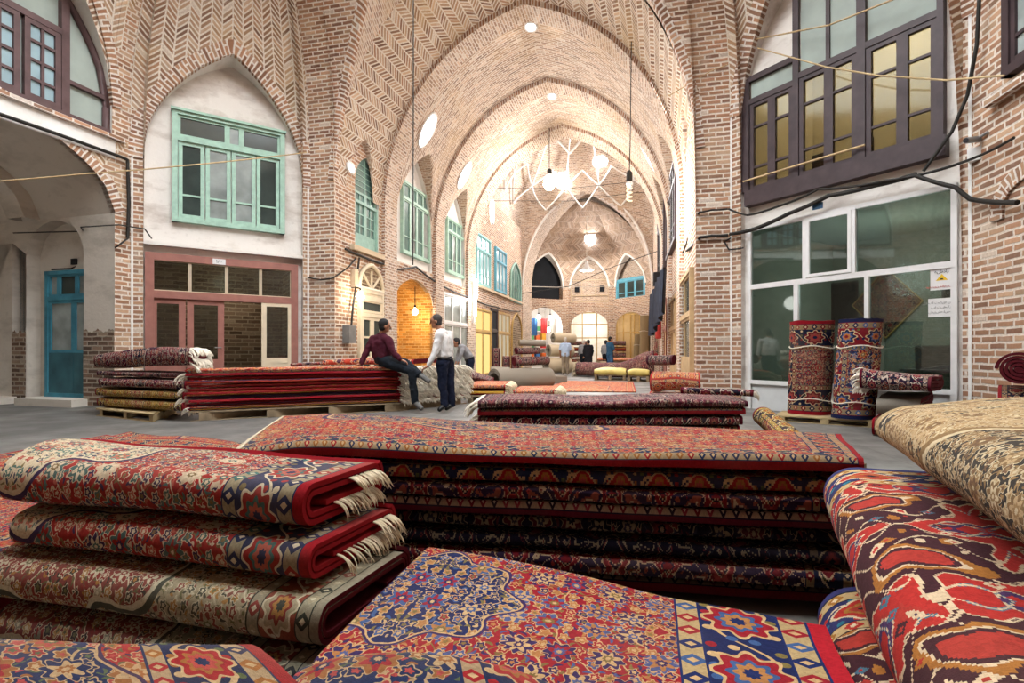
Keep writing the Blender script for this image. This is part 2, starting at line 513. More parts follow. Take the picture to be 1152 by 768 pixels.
        mid = (E1 + E2) / 2; hw = (E2 - E1) / 2; per = .24 * bw
        gx = s / per; cx = flo(gx); lx = (gx - cx - .5) * per; ly = eb - mid
        par = cx - flo(cx / 2) * 2
        bm = k['border']
        vine = ly - hw * .62 * sin(s * 2 * PI / per)
        bm = mixc(bm, k['line'], ab(vine) < .006)
        gs = .042 * bw; ax = s / gs; ay = ly / gs; ccx = flo(ax); ccy = flo(ay)
        h1, h2, h3 = white2(vec(ccx, ccy, 31.0))
        rr = sqr((ax - ccx - .5) * (ax - ccx - .5) + (ay - ccy - .5) * (ay - ccy - .5))
        bm = mixc(bm, ramp(h2, [(0, p['c']), (.3, p['field']), (.6, p['line']), (.8, p['b'])], True), (rr < .27) * (h1 > .4))
        r = rosette(lx * .85, ly, 8.0 if style != 'geo' else 4.0, .15) / hw
        bm = mixc(bm, k['line'], r < .92); bm = mixc(bm, k['field'], r < .8)
        bm = mixc(bm, k['b'], r < .55); bm = mixc(bm, k['d'], r < .4); bm = mixc(bm, k['a'], r < .2)
        bc = mixc(bc, bm, inside(eb, E1, E2))
        bc = mixc(bc, k['edge'], eb < E0)
        bc = mixc(bc, k['a'], inside(eb, E3 - .006, E3))
        col = mixc(col, bc, inb)
    else:
        col = mixc(col, k['edge'], eb < .03)
    kn = white(vec(flo(u / .007), flo(v / .007), 77.0))
    col = mulc(col, vec3c(.67 + kn * .2))
    fn = nz(U, 420, 2); n2 = nz(U, 26, 4, .65); n3 = nz(U, 2.3, 2)
    col = mulc(col, vec3c(.62 + fn * .5 + n2 * .28))
    col = mixc(col, srgb('#8d7a68'), rng(n3, .45, .75, 0, worn))
    finish(bs, col, .95, fn * .5 + n2 * .6, .5, .006, .1)
    return m
PAL = {
 'rose':   dict(field='#9c2f2b', med='#cdb99a', border='#2c3350', guard='#9c8f72', edge='#9a1a22', line='#d3c3a4', a='#2a3150', b='#3f6b64', c='#7a6a45', d='#b8604f'),
 'ivory':  dict(field='#a89b7e', med='#86493f', border='#8d4a38', guard='#9a927a', edge='#8f8671', line='#cfc4a6', a='#3f4238', b='#8a3d35', c='#6c6a45', d='#a9793f'),
 'sage':   dict(field='#7f8070', med='#713a38', border='#6d3436', guard='#8b8874', edge='#8d897a', line='#b9b299', a='#33373a', b='#7a3634', c='#5d6048', d='#a08052'),
 'mashad': dict(field='#96202a', med='#232a52', border='#1f2750', guard='#b59a6c', edge='#b01f2a', line='#c9a674', a='#1f2a58', b='#3f5a86', c='#7c6c3a', d='#b07a45'),
 'heriz':  dict(field='#962226', med='#27304f', border='#232a45', guard='#a08766', edge='#8f171e', line='#b8996f', a='#232c4a', b='#96602f', c='#57603c', d='#a8443c'),
 'dark':   dict(field='#6f1a22', med='#1d2238', border='#191d33', guard='#8c7354', edge='#8b1420', line='#bfa583', a='#1b2038', b='#8a4a3c', c='#4d4a2f', d='#a03a38'),
 'navy':   dict(field='#20264a', med='#7c1f29', border='#7a1d26', guard='#8f7d5f', edge='#1d2244', line='#cbb189', a='#7c1f29', b='#4c628c', c='#6c6238', d='#b7743c'),
 'tribal': dict(field='#b5312b', med='#26242a', border='#33345e', guard='#c7a877', edge='#3a3a68', line='#dcc7a3', a='#23242b', b='#a87232', c='#2c7284', d='#ad3a30'),
 'kerman': dict(field='#c3a57c', med='#3b3733', border='#3d3a38', guard='#b9a079', edge='#b59c75', line='#dcc9a4', a='#8a6d49', b='#a58459', c='#9c7f58', d='#7a5b43'),
 'kermanblack': dict(field='#35322f', med='#35322f', border='#bfa67f', guard='#b9a079', edge='#b59c75', line='#c9b48e', a='#a08660', b='#6d5c48', c='#7f6b50', d='#b89868'),
 'kilim':  dict(field='#8c1a22', med='#1c1f33', border='#1c1f33', guard='#a3762f', edge='#7a1620', line='#c79a3c', a='#1a1c2e', b='#b5862f', c='#3a2a4a', d='#a33a28'),
 'coral':  dict(field='#c8503c', med='#cf7a52', border='#b03a35', guard='#d0a070', edge='#b53a34', line='#e3c6a0', a='#3b3550', b='#c98a50', c='#8a4a50', d='#e09060'),
 'plum':   dict(field='#5a2233', med='#35202f', border='#2c1d2b', guard='#7d6459', edge='#4b1a2a', line='#b79f8f', a='#2a2233', b='#7a3a46', c='#5c4a3c', d='#8f4c4c'),
 'wine':   dict(field='#6a1d2e', med='#261d30', border='#241c30', guard='#a58d7a', edge='#621628', line='#d8c6b4', a='#241f36', b='#8a3547', c='#6a5236', d='#b06a55'),
 'ink':    dict(field='#1a1626', med='#4a1420', border='#131526', guard='#5a4c3e', edge='#5a1019', line='#84765f', a='#101222', b='#4c2028', c='#2f3040', d='#6a2a2a'),  # darkened colours put the shade of the stack front into its lower carpets
 'mustard':dict(field='#93742f', med='#7c2430', border='#3d2c36', guard='#b0914c', edge='#7c1d28', line='#d5bf8c', a='#2d2636', b='#8c2f33', c='#5c5a34', d='#b8862f'),
}
C = {}
def cm(key, pal, style='floral', scale=1.0, worn=.25, knots=0.0, bw=.8, msz=.5):
    C[key] = carpet('carpet ' + key, PAL[pal], style, scale, worn, knots, bw, msz)
cm('rose', 'rose', scale=.46, worn=.2, bw=1.1, msz=.42); cm('ivory', 'ivory', scale=.42, worn=.3, bw=.9); cm('sage', 'sage', scale=.42, worn=.3, bw=.9)
cm('mashad', 'mashad', scale=.42, worn=.08, bw=1.3, msz=.24); cm('heriz', 'heriz', scale=.55, worn=.12, bw=.7); cm('heriz_fine', 'heriz', scale=.45, worn=.2)
cm('dark', 'dark', scale=.6, worn=.08); cm('navy', 'navy', scale=.6, worn=.1); cm('tribal', 'tribal', 'geo', .95, .06, .0045, 1.1)
cm('darkgeo', 'dark', 'geo', .6, .08, .005); cm('herizgeo', 'heriz', 'geo', .7, .12, .006)
cm('kerman', 'kerman', scale=.32, worn=.1, bw=.7, msz=.55); cm('kermanblack', 'kermanblack', scale=.4, worn=.1)
cm('kilim', 'kilim', 'stripe', .55, .06); cm('coral', 'coral', scale=.6, worn=.2); cm('coralgeo', 'coral', 'geo', 1.0, .15, .012)
cm('ink', 'ink', scale=.55, worn=.03); cm('inkgeo', 'ink', 'geo', .6, .03, .005)
cm('plum', 'plum', scale=.6, worn=.2); cm('wine', 'wine', scale=.55, worn=.12); cm('mustard', 'mustard', scale=.5, worn=.12)
M['fringe'] = plain('undyed wool fringe', '#d2c3a6', .9, .18, 20)
M['fringe_white'] = plain('white wool fringe', '#ded5c4', .9, .14, 20)
def backing(name, h):
    m, bs = newmat(name)
    u, v, _ = sep(uvm('c'))
    n = nz(uvm('c'), 60, 3); k = srgb(h)
    rib = sin(u * 700) * .06
    finish(bs, mixc(tuple(q * .75 for q in k[:3]) + (1,), k, n + rib), .95, n, .3, .004, .1)
    return m
M['back_red'] = backing('red carpet back', '#9c2028'); M['back_dark'] = backing('dark carpet back', '#5a1c24'); M['back_tan'] = backing('tan carpet back', '#8d7a5c')
M['back_grey'] = backing('grey carpet back', '#8c8478'); M['back_cream'] = backing('cream carpet back', '#c9baa0')

# ------------------------------------------------------------------ carpet shapes
def bundle(mb, Q, z0, H, turns=2.0, th=.014, p=3.2, nl=26, npr=64, phase=0.0, seed=0, wob=.02, sag=0.0, tilt=(0, 0, 0, 0), m=0, mback=1, rev=False, top=None, ends=0.0, edge_at=None, mult=1.0, mirror=False, stacked=None):
    """a carpet folded or rolled round itself. Q: four ground corners (s0t0, s1t0, s1t1, s0t1), s along the fold; z0 base height, H thickness.
    tilt raises the four corners; top(s, t) adds height to the upper face"""
    Q = [Vector((q[0], q[1])) for q in Q]
    wid = ((Q[3] - Q[0]).length + (Q[2] - Q[1]).length) / 2
    lng = ((Q[1] - Q[0]).length + (Q[2] - Q[3]).length) / 2
    a0, b0 = wid / 2, H / 2
    if edge_at is not None:   # how far behind the front fold the selvage lies, along the cloth
        rev = True; bb = b0 - th / 2; per_ = 4 * max(a0 - th / 2 - bb, 0) + 2 * PI * bb
        phase = 2 * PI * (.5 + edge_at / per_)
    if stacked is None: stacked = z0 > .02
    if not rev: z0 -= th * .6
    n = max(8, int(npr * turns))
    prof = []
    for i in range(n + 1):
        th_ = i / n * turns * 2 * PI
        g = th * 1.35 * th_ / (2 * PI)
        a, b = max(a0 - th / 2 - g, .012), max(b0 - th / 2 - g, .004)
        an = phase + (-th_ if rev else th_)
        c_, s_ = math.cos(an), math.sin(an)
        pp = 2 / p
        # a long flat oval: round the ends only as far as the thickness
        r = min(a, b)
        xx = math.copysign(abs(c_) ** pp, c_); yy = math.copysign(abs(s_) ** pp, s_)
        if a > 2.2 * b:
            # stadium
            tq = (an / (2 * PI)) % 1.0
            str_ = 2 * (a - b); per = 2 * str_ + 2 * PI * b; d = tq * per
            q0 = PI * b / 2
            if d < q0: px, py = a - b + b * math.cos(d / b), b * math.sin(d / b)
            elif d < q0 + str_: px, py = a - b - (d - q0), b
            elif d < 3 * q0 + str_: w = PI / 2 + (d - q0 - str_) / b; px, py = -(a - b) + b * math.cos(w), b * math.sin(w)
            elif d < 3 * q0 + 2 * str_: px, py = -(a - b) + (d - 3 * q0 - str_), -b
            else: w = -PI / 2 + (d - 3 * q0 - 2 * str_) / b; px, py = a - b + b * math.cos(w), b * math.sin(w)
        else:
            px, py = xx * a, yy * b
        prof.append((px, py, g))
    arc = [0]
    for i in range(1, n + 1): arc.append(arc[-1] + math.hypot(prof[i][0] - prof[i - 1][0], prof[i][1] - prof[i - 1][1]))
    W2, L2 = arc[-1] / 2, lng * mult / 2
    def uu(s): return (L2 - lng * s if mirror else lng * s - L2) if mult == 1.0 else ((lng * (1 - s) - L2) if mirror else (L2 - lng * (1 - s)))
    def pos(s, px, py, g):
        t = min(1.05, max(-.05, px / wid + .5))
        q = Q[0] * (1 - s) * (1 - t) + Q[1] * s * (1 - t) + Q[2] * s * t + Q[3] * (1 - s) * t
        hh = (py + b0) / H
        z = z0 + py + b0
        z += (tilt[0] * (1 - s) * (1 - t) + tilt[1] * s * (1 - t) + tilt[2] * s * t + tilt[3] * (1 - s) * t)
        nn = noise.noise_vector(Vector((q.x * 2.1 + seed * 7.3, q.y * 2.1, seed * 3.1)))
        n3 = noise.noise_vector(Vector((s * 5 + seed, px * 3, seed)))
        z += wob * (1.0 if stacked else hh) * nn.z - sag * hh * math.sin(s * PI)
        if top: z += top(s, t) * hh
        ax = (Q[1] - Q[0]).normalized(); ay = (Q[3] - Q[0]).normalized()
        sh = wob * (n3.x * .8) ; sv = wob * n3.y * .8
        # the inner turns end a little short, so the ends step back as wound cloth does
        e = (s - .5) * 2
        off = -e * g * ends
        q = q + ay * sv + ax * (sh * .6 + off)
        return Vector((q.x, q.y, z))
    for side, mat in ((1, m), (-1, mback)):
        rows, uvs = [], []
        for i in range(n + 1):
            j0, j1 = max(i - 1, 0), min(i + 1, n)
            tx, ty = prof[j1][0] - prof[j0][0], prof[j1][1] - prof[j0][1]
            l = math.hypot(tx, ty) or 1
            nx, ny = (ty / l, -tx / l) if not rev else (-ty / l, tx / l)
            px, py = prof[i][0] + nx * th / 2 * side, prof[i][1] + ny * th / 2 * side
            rows.append([pos(k / nl, px, py, prof[i][2]) for k in range(nl + 1)])
            uvs.append([(uu(k / nl), arc[i] - W2) for k in range(nl + 1)])
        mb.grid(rows, uvs, mat, True, uh=(L2, W2), flip=((side < 0) != rev))
        if side == 1: o_rows = rows
    for k, fl in ((0, False), (nl, True)):   # the cut ends
        a_ = [r[k] for r in o_rows]; b_ = [r[k] for r in rows]
        mb.grid([a_, b_], [[(L2 * (1 if k else -1), 0)] * len(a_)] * 2, mback, False, uh=(L2, W2), flip=(fl != rev))
    for i, fl in ((0, True), (n, False)):
        mb.grid([o_rows[i], rows[i]], [[(0, W2)] * (nl + 1)] * 2, mback, False, uh=(L2, W2), flip=fl)
    return dict(rows=o_rows, prof=prof, L=lng, arc=arc)

def strands(mb, pts, dirs, length, rad=.003, seed=0, m=0, droop=.6, n=4):
    """tassels hanging from pts, leaning along dirs"""
    rnd = random.Random(seed)
    for p, d in zip(pts, dirs):
        p = Vector(p); d = Vector(d).normalized()
        l = length * rnd.uniform(.7, 1.15)
        sw = Vector((rnd.uniform(-.25, .25), rnd.uniform(-.25, .25), 0))
        q = [p]
        for i in range(1, n + 1):
            w = i / n
            v = (d * (1 - w * droop) + Vector((0, 0, -1)) * w * droop * 1.4 + sw * w)
            q.append(q[-1] + v.normalized() * l / n)
        mb.tube(q, [rad] * n + [rad * .35], 4, m, cap=False)
def folded(name, key, back, label, Q, z0, H, group=None, cat='carpet', fringe=None, fr_len=.09, fr_n=90, fr_mat='fringe', fr_turn=(0.0, 1.0), fr_rad=.003, **kw):
    mb = MB(); info = bundle(mb, Q, z0, H, **kw)
    c = sum((Vector((q[0], q[1], 0)) for q in Q), Vector()) / 4; c.z = z0
    o = mb.build(name, [C.get(key) or M[key], M[back]])
    recentre(o, c)
    props(o, label, cat, group)
    if fringe:
        rows = info['rows']; n = len(rows)
        for end in fringe:
            f = MB()
            k = 0 if end == 0 else len(rows[0]) - 1
            k2 = 1 if end == 0 else k - 1
            pts, dirs = [], []
            i0, i1 = int(fr_turn[0] * (n - 1)), int(fr_turn[1] * (n - 1))
            rnd = random.Random(n + i0)
            for _ in range(fr_n):
                w = rnd.uniform(i0, i1); i = min(int(w), n - 2); t = w - i
                a = rows[i][k].lerp(rows[i + 1][k], t); b = rows[i][k2].lerp(rows[i + 1][k2], t)
                pts.append(a); dirs.append(a - b)
            strands(f, pts, dirs, fr_len, fr_rad, n + k)
            f.build('fringe', M[fr_mat], o)
    return o
# ------------------------------------------------------------------ the hall: walls, vaults, ribs
class Wall:
    def __init__(s, A, B, inward):
        s.A = Vector(A); s.B = Vector(B); s.D = (s.B - s.A).normalized(); s.L = (s.B - s.A).length
        n = Vector((-s.D.y, s.D.x)); s.N = n if n.dot(Vector(inward)) > 0 else -n
    def pt(s, u, z, n=0.0):
        q = s.A + s.D * u + s.N * n
        return Vector((q.x, q.y, z))
    def at(s, X, Y=None):
        u, z, d = onwall(s.A, s.D, X, Y); return (u, z) if Y is not None else u
    def rect(s, X0, Yt, Yb, X1):
        """the upright rectangle whose left edge runs Yt..Yb at column X0 and which ends at X1"""
        u0, zt = s.at(X0, Yt); zb = s.at(X0, Yb)[1]; u1 = s.at(X1)
        return min(u0, u1), max(u0, u1), zb, zt
def bump_arch(t, p=2.4, k=.22):
    t = min(1.0, abs(t)); return (1 - k) * math.sqrt(max(0, 1 - t ** p)) + k * (1 - t)
VL0, VL1 = Vector((-9.39, 8.28)), Vector((-7.02, 10.65))
VR1, VR0 = Vector((2.15, 10.40)), Vector((4.65, 7.83))
VLB = VL0 + Vector((-math.sin(R(4)), -math.cos(R(4)))) * 13.0
VRB = Vector((4.75, -4.6))
L0 = Wall(VLB, VL0, (1, 0)); L1 = Wall(VL0, VL1, (1, -1)); HF = Wall(VL1, VR1, (0, -1)); R1 = Wall(VR1, VR0, (-1, -1)); R0 = Wall(VR0, VRB, (-1, 0))
LW = Wall((-6.36, 10.65), (-5.38, 30.0), (1, 0)); RW = Wall((1.535, 10.42), (2.05, 30.0), (-1, 0))
def xl(y): return -6.36 + .0506 * (y - 10.65)
def xr(y): return 1.535 + .0263 * (y - 10.42)
def S(name, mb, mats, parent=None, label=None):
    o = mb.build(name, mats, parent)
    if parent is None: o['kind'] = 'structure'
    return o

# ---- floor
f = MB()
f.face([(-22, -5, 0), (12, -5, 0), (12, 46, 0), (-22, 46, 0)])
S('floor', f, M['floor'])

# ---- octagon webs that lean in over the camera
Z0, RAD, ZTOP = 5.6, 4.0, 9.35
def inset(z, r=RAD, z0=Z0): return 0.0 if z <= z0 else r - math.sqrt(max(0, r * r - (z - z0) ** 2))
OCT = [VLB, VL0, VL1, VR1, VR0, VRB]
def mitre(i):
    w = [L0, L1, HF, R1, R0]
    if i == 0: return L0.N
    if i == 5: return R0.N
    a, b = w[i - 1].N, w[i].N
    return (a + b) / (1 + a.dot(b))
def web(mb, W, mA, mB, arch, z1, nu=48, nz_=14, base=0.0, soffit=.2, m=0, ms=1, uvrot=False, ins=inset, ucut=None):
    """the curved face of one side of the octagon above arch(u); below it a soffit reaching back to n=-soffit"""
    us = [W.L * i / nu for i in range(nu + 1)]
    if ucut: us = sorted(set(us + list(ucut)))
    def pt(u, z, n=0):
        i = ins(z); s = u / W.L
        q = (W.A + mA * i) * (1 - s) + (W.B + mB * i) * s + W.N * n
        return Vector((q.x, q.y, z))
    rows, uvs = [], []
    for k in range(nz_ + 1):
        row, uv = [], []
        for u in us:
            za = min(arch(u), z1); z = za + (z1 - za) * k / nz_
            row.append(pt(u, z)); uv.append((u, z + ins(z) * .6) if not uvrot else (z + ins(z) * .6, u))
        rows.append(row); uvs.append(uv)
    mb.grid(rows, uvs, m, False)
    a = [pt(u, min(arch(u), z1)) for u in us]
    b = [W.pt(u, min(arch(u), z1), -soffit) for u in us]
    al = [0]
    for i in range(1, len(a)): al.append(al[-1] + (a[i] - a[i - 1]).length)
    mb.grid([a, b], [[(0, q) for q in al], [((a[i] - b[i]).length, al[i]) for i in range(len(al))]], ms, False)
    return pt
def ring(mb, pt, curve, w, proud=.025, m=0, N=None):
    """a band of upright bricks along curve (u, z) outward by w on the face pt(u, z, n)"""
    n = len(curve); ins_, out, al = [], [], 0
    rin, rout, front = [], [], []
    ua, ub = [], []
    for i, (u, z) in enumerate(curve):
        u0, z0 = curve[max(0, i - 1)]; u1, z1 = curve[min(n - 1, i + 1)]
        tx, tz = u1 - u0, z1 - z0; l = math.hypot(tx, tz) or 1
        nx, nz_ = -tz / l, tx / l
        if i: al += math.hypot(u - curve[i - 1][0], z - curve[i - 1][1])
        rin.append(pt(u, z, proud)); rout.append(pt(u + nx * w, z + nz_ * w, proud))
        front.append(pt(u, z, -.1)); ins_.append(pt(u + nx * w, z + nz_ * w, -.02))
        ua.append((0, al)); ub.append((w, al))
    mb.grid([rin, rout], [ua, ub], m, False)
    mb.grid([front, rin], [[(a - .1, b) for a, b in ua], ua], m, False)
    mb.grid([rout, ins_], [ub, ub], m, False)

# left diagonal bay: pointed brick arch over a plastered wall
uA, uB = L1.at(161), L1.at(341)
uC, zC = L1.at(262, 71); zS = L1.at(161, 168)[1]
def arch_l1(u):
    if u <= uA or u >= uB: return 0.0
    t = (u - uC) / ((uB - uC) if u > uC else (uC - uA))
    return zS + (zC - zS) * bump_arch(t, 2.1, .3)
ww = MB()
ptL1 = web(ww, L1, mitre(1), mitre(2), arch_l1, ZTOP, 60, 16, m=lambda i, j: 0, ms=2, soffit=.22, ucut=(uA, uA + .002, uB, uB - .002))
for k, f_ in enumerate(ww.f):      # piers stay plain brick, the web is laid in zigzag courses
    c = sum((ww.v[i] for i in f_), Vector()) / len(f_)
    if ww.m[k] == 0 and c.z > 5.35:
        u = (Vector((c.x, c.y)) - L1.A).dot(L1.D)
        if uA - .02 < u < uB + .1 or c.z > 6.0: ww.m[k] = 1
S('wall_left_diagonal', ww, [M['brick'], M['herring'], M['plaster']])
rg = MB(); n = 40
crv = [(uA + (uB - uA) * i / n, arch_l1(uA + 1e-4 + (uB - uA - 2e-4) * i / n)) for i in range(n + 1)]
crv = [(uA, 4.9)] + crv + [(uB, 4.9)]
ring(rg, ptL1, crv[::-1], -.24)
S('trim_1', rg, M['brick_arch'])
pl = MB()
loop = [(uA - .02, 0), (uB + .02, 0)] + [(q[0], q[1] + .03) for q in crv[1:-1][::-1]]
shop_l = L1.rect(162.8, 281.9, 455, 336)
SL0, SL1, SLB, SLT = shop_l[0], shop_l[1], 0.0, shop_l[3]
pl.poly(lambda u, z: L1.pt(u, z, -.2), [loop, [(SL0 + .02, .01), (SL0 + .02, SLT - .02), (SL1 - .02, SLT - .02), (SL1 - .02, .01)]], 0)
pl.box(L1.pt((uA + uB) / 2, L1.at(144.6, 270)[1] + .0, -.12), (uB - uA + .3, .22, .07), math.atan2(L1.D.y, L1.D.x), 0)
S('wall_left_plaster', pl, M['plaster'])
# joint lines where the piers meet
jl = MB()
for W, us in ((L1, (.03, L1.L - .03)), (R1, (.03, R1.L - .03))):
    for u in us: jl.box(W.pt(u, 2.8, .004), (.035, .02, 5.6), math.atan2(W.D.y, W.D.x))
S('trim_2', jl, M['plaster_clean'])

# face toward the hall
hc, hh_ = (xl(10.6) + xr(10.6)) / 2, (xr(10.6) - xl(10.6)) / 2
u_l, u_r = (Vector((xl(10.65), 10.65)) - VL1).length, HF.L - (VR1 - Vector((xr(10.4), 10.4))).length
def arch_hf(u):
    if u <= u_l or u >= u_r: return 0.0
    t = (u - (u_l + u_r) / 2) / ((u_r - u_l) / 2)
    return 5.0 + 5.2 * bump_arch(t)
ww = MB()
ptHF = web(ww, HF, mitre(2), mitre(3), arch_hf, ZTOP, 90, 14, ms=1, soffit=.02, uvrot=False, ucut=(u_l, u_l + .002, u_r, u_r - .002))
S('wall_front', ww, [M['brick'], M['brick_rib']])
rg = MB()
crv = [(u_l + (u_r - u_l) * i / 80, arch_hf(u_l + 1e-4 + (u_r - u_l - 2e-4) * i / 80)) for i in range(81)]
for part in ([q for q in crv if q[1] < ZTOP - .35 and q[0] < (u_l + u_r) / 2], [q for q in crv if q[1] < ZTOP - .35 and q[0] > (u_l + u_r) / 2]):
    ring(rg, ptHF, part[::-1], -.16, .03)
S('trim_3', rg, M['brick_arch'])

# right diagonal bay
wA, wB = R1.at(838), R1.at(1077)
def arch_r1(u):
    a, b = R1.at(834), R1.at(1083)
    if u <= a or u >= b: return 0.0
    t = (u - (a + b) / 2) / ((b - a) / 2)
    return 5.5 + 2.5 * bump_arch(t, 2.1, .3)
a_, b_ = R1.at(834), R1.at(1083)
ww = MB()
ptR1 = web(ww, R1, mitre(3), mitre(4), arch_r1, ZTOP, 60, 16, ms=2, soffit=.2, ucut=(a_, a_ + .002, b_, b_ - .002))
for k, f_ in enumerate(ww.f):
    c = sum((ww.v[i] for i in f_), Vector()) / len(f_)
    if ww.m[k] == 0 and c.z > 5.9: ww.m[k] = 1
S('wall_right_diagonal', ww, [M['brick'], M['herring'], M['plaster']])
rg = MB()
crv = [(a_ + (b_ - a_) * i / 40, arch_r1(a_ + 1e-4 + (b_ - a_ - 2e-4) * i / 40)) for i in range(41)]
ring(rg, ptR1, crv[::-1], -.24)
S('trim_4', rg, M['brick_arch'])
pl = MB()
SR0, SR1, SRB, SRT = R1.rect(838.7, 256.4, 462, 1075)
BW0, BW1, BWB, _t = R1.rect(838.5, 233, 233, 1064.7)
BWT = 7.25
BSTEP = R1.at(898); BWT0 = R1.at(842, 88)[1]
loop = [(a_ - .02, 0), (b_ + .02, 0)] + [(q[0], q[1] + .03) for q in crv[::-1]]
hole1 = [(SR0 + .03, .02), (SR0 + .03, SRT - .03), (SR1 - .03, SRT - .03), (SR1 - .03, .02)]
hole2 = [(BW0 + .03, BWB + .03), (BW0 + .03, BWT0 - .03), (BSTEP, BWT0 - .03), (BSTEP, BWT - .03), (BW1 - .03, BWT - .03), (BW1 - .03, BWB + .03)]
pl.poly(lambda u, z: R1.pt(u, z, -.12), [loop, hole1, hole2], 0)
S('wall_right_plaster', pl, M['plaster'])

# right side wall of the octagon
def arch_none(u): return 0.0
ww = MB()
web(ww, R0, mitre(4), R0.N, arch_none, ZTOP, 20, 14, m=lambda i, j: 0, ms=0, soffit=.0)
S('wall_right', ww, [M['brick']])
# left side wall: deep round-headed passage below, arched window above
pu0, pu1 = L0.L - 5.6, L0.at(129)
pc, ph = (pu0 + pu1) / 2, (pu1 - pu0) / 2
pzs = L0.at(129, 240)[1]
def arch_l0(u):
    if u <= pu0 or u >= pu1: return 0.0
    return pzs + 1.45 * bump_arch((u - pc) / ph, 2.0, .12)
WU0, WU1 = pu0 - .2, L0.at(126)
WZB = L0.at(126, 152)[1]
wc, wh = (WU0 + WU1) / 2, (WU1 - WU0) / 2
def arch_w0(u):
    t = (u - wc) / wh
    return WZB + .55 + 2.9 * bump_arch(t, 2.0, .25)
ww = MB()
# wall as a sheet with two holes up to the springing of the web, then the web
c1 = [(pu0 + (pu1 - pu0) * i / 30, arch_l0(pu0 + 1e-4 + (pu1 - pu0 - 2e-4) * i / 30)) for i in range(31)]
cw = [(WU0 + (WU1 - WU0) * i / 40, arch_w0(WU0 + (WU1 - WU0) * i / 40)) for i in range(41)]
zt = Z0 + .6
# lower sheet (below the window sill)
ww.poly(lambda u, z: L0.pt(u, z), [[(0, 0), (pu0, 0)] + c1 + [(pu1, 0), (L0.L, 0), (L0.L, WZB), (0, WZB)]], 0)
def arch_up(u):
    return max(WZB, arch_w0(u)) if WU0 < u < WU1 else WZB
web(ww, L0, L0.N, mitre(1), arch_up, ZTOP, 110, 18, m=0, ms=2, soffit=.16, ucut=(WU0, WU0 + .002, WU1, WU1 - .002))
for k, f_ in enumerate(ww.f):
    c = sum((ww.v[i] for i in f_), Vector()) / len(f_)
    u = (Vector((c.x, c.y)) - L0.A).dot(L0.D)
    if ww.m[k] == 0 and (c.z > 5.7 and u < L0.L - .35 or (2.7 < c.z < WZB - .3 and u < L0.L - .42)): ww.m[k] = 1
S('wall_left', ww, [M['brick'], M['herring'], M['plaster_clean']])
rg = MB()
def pL0(u, z, n=0): return L0.pt(u, z, n)
ring(rg, pL0, c1[::-1], -.2, .02)
def ptL0(u, z, n=0):
    i = inset(z); q = L0.A + L0.D * u + L0.N * (i + n); return Vector((q.x, q.y, z))
ring(rg, ptL0, [q for q in cw if q[0] > wc][::-1], -.17, .03)
rg.box(L0.pt((WU0 + WU1) / 2 - .1, WZB - .05, .04), (WU1 - WU0 + .6, .12, .07), math.atan2(L0.D.y, L0.D.x))
S('trim_5', rg, M['brick_arch'])
sl = MB()
sl.box(L0.pt((WU0 + WU1) / 2, WZB - .26, -.0), (WU1 - WU0 + .1, .04, .36), math.atan2(L0.D.y, L0.D.x))
S('trim_6', sl, M['plaster_clean'])

# ---- the long hall: side walls
def panel(name, W, outer, holes, mats, depth=.16, mrev=1):
    mb = MB()
    mb.poly(lambda u, z: W.pt(u, z), [outer] + holes, 0)
    for h in holes:
        n = len(h)
        for i in range(n):
            a, b = h[i], h[(i + 1) % n]
            mb.face([W.pt(*a), W.pt(*b), W.pt(b[0], b[1], -depth), W.pt(a[0], a[1], -depth)], None, mrev)
    return S(name, mb, mats)
def archloop(u0, u1, z0, zs, zt, n=18, p=2.1, k=.28):
    c = (u0 + u1) / 2; h = (u1 - u0) / 2
    return [(u0, z0), (u1, z0)] + [(u1 - (u1 - u0) * i / n, zs + (zt - zs) * bump_arch(((u1 - (u1 - u0) * i / n) - c) / h, p, k)) for i in range(n + 1)]
RIBS = [(12.8, 13.5, 9.97), (16.3, 17.0, 9.8), (19.55, 20.5, 9.72), (29.3, 31.75, 10.45)]
BAYS = [(10.65, 12.8, .62, 4.9, 6.4), (13.5, 16.3, 1.3, 4.7, 7.2), (17.0, 19.55, 1.22, 4.7, 7.15)]
def uy(W, y): return (y - W.A.y) / W.D.y
# left wall openings
g_ = LW.rect(399.5, 168, 276, 426)          # green arched window
nx = LW.rect(444.5, 306, 420, 488)          # lit brick niche
holesL = [archloop(g_[0], g_[1], g_[2], g_[3] - .75, g_[3])]
lp = []
for (y0, y1, hw, zs, zt), zb in ((BAYS[1], LW.at(465, 296)[1]), (BAYS[2], LW.at(511, 316)[1])):
    c = uy(LW, (y0 + y1) / 2)
    h = archloop(c - hw, c + hw, zb - .1, zs, zt - .08); lp.append(h); holesL.append(h)
nl_ = archloop(nx[0], nx[1], .02, nx[3] - .85, nx[3] - .02, 20, 2.0, .1)
holesL.append(nl_)
panel('wall_hall_left', LW, [(0, 0), (LW.L, 0), (LW.L, 8.2), (0, 8.2)], holesL, [M['brick'], M['plaster_clean']], .14)
pb = MB()
for h in lp + holesL[:1]: pb.poly(lambda u, z: LW.pt(u, z, -.13), [h], 0)
S('wall_hall_plaster', pb, M['plaster_clean'])
# niche interior, a shallow vaulted room of yellow brick
nb = MB(); dN = 1.3
for i in range(len(nl_)):
    a, b = nl_[i], nl_[(i + 1) % len(nl_)]
    nb.face([LW.pt(*a, -.02), LW.pt(*b, -.02), LW.pt(b[0], b[1], -dN), LW.pt(a[0], a[1], -dN)][::-1])
nb.poly(lambda u, z: LW.pt(u, z, -dN), [nl_], 0)
S('wall_niche', nb, M['brick_yellow'])
panel('wall_hall_right', RW, [(0, 0), (RW.L, 0), (RW.L, 8.2), (0, 8.2)], [], [M['brick'], M['plaster_clean']])

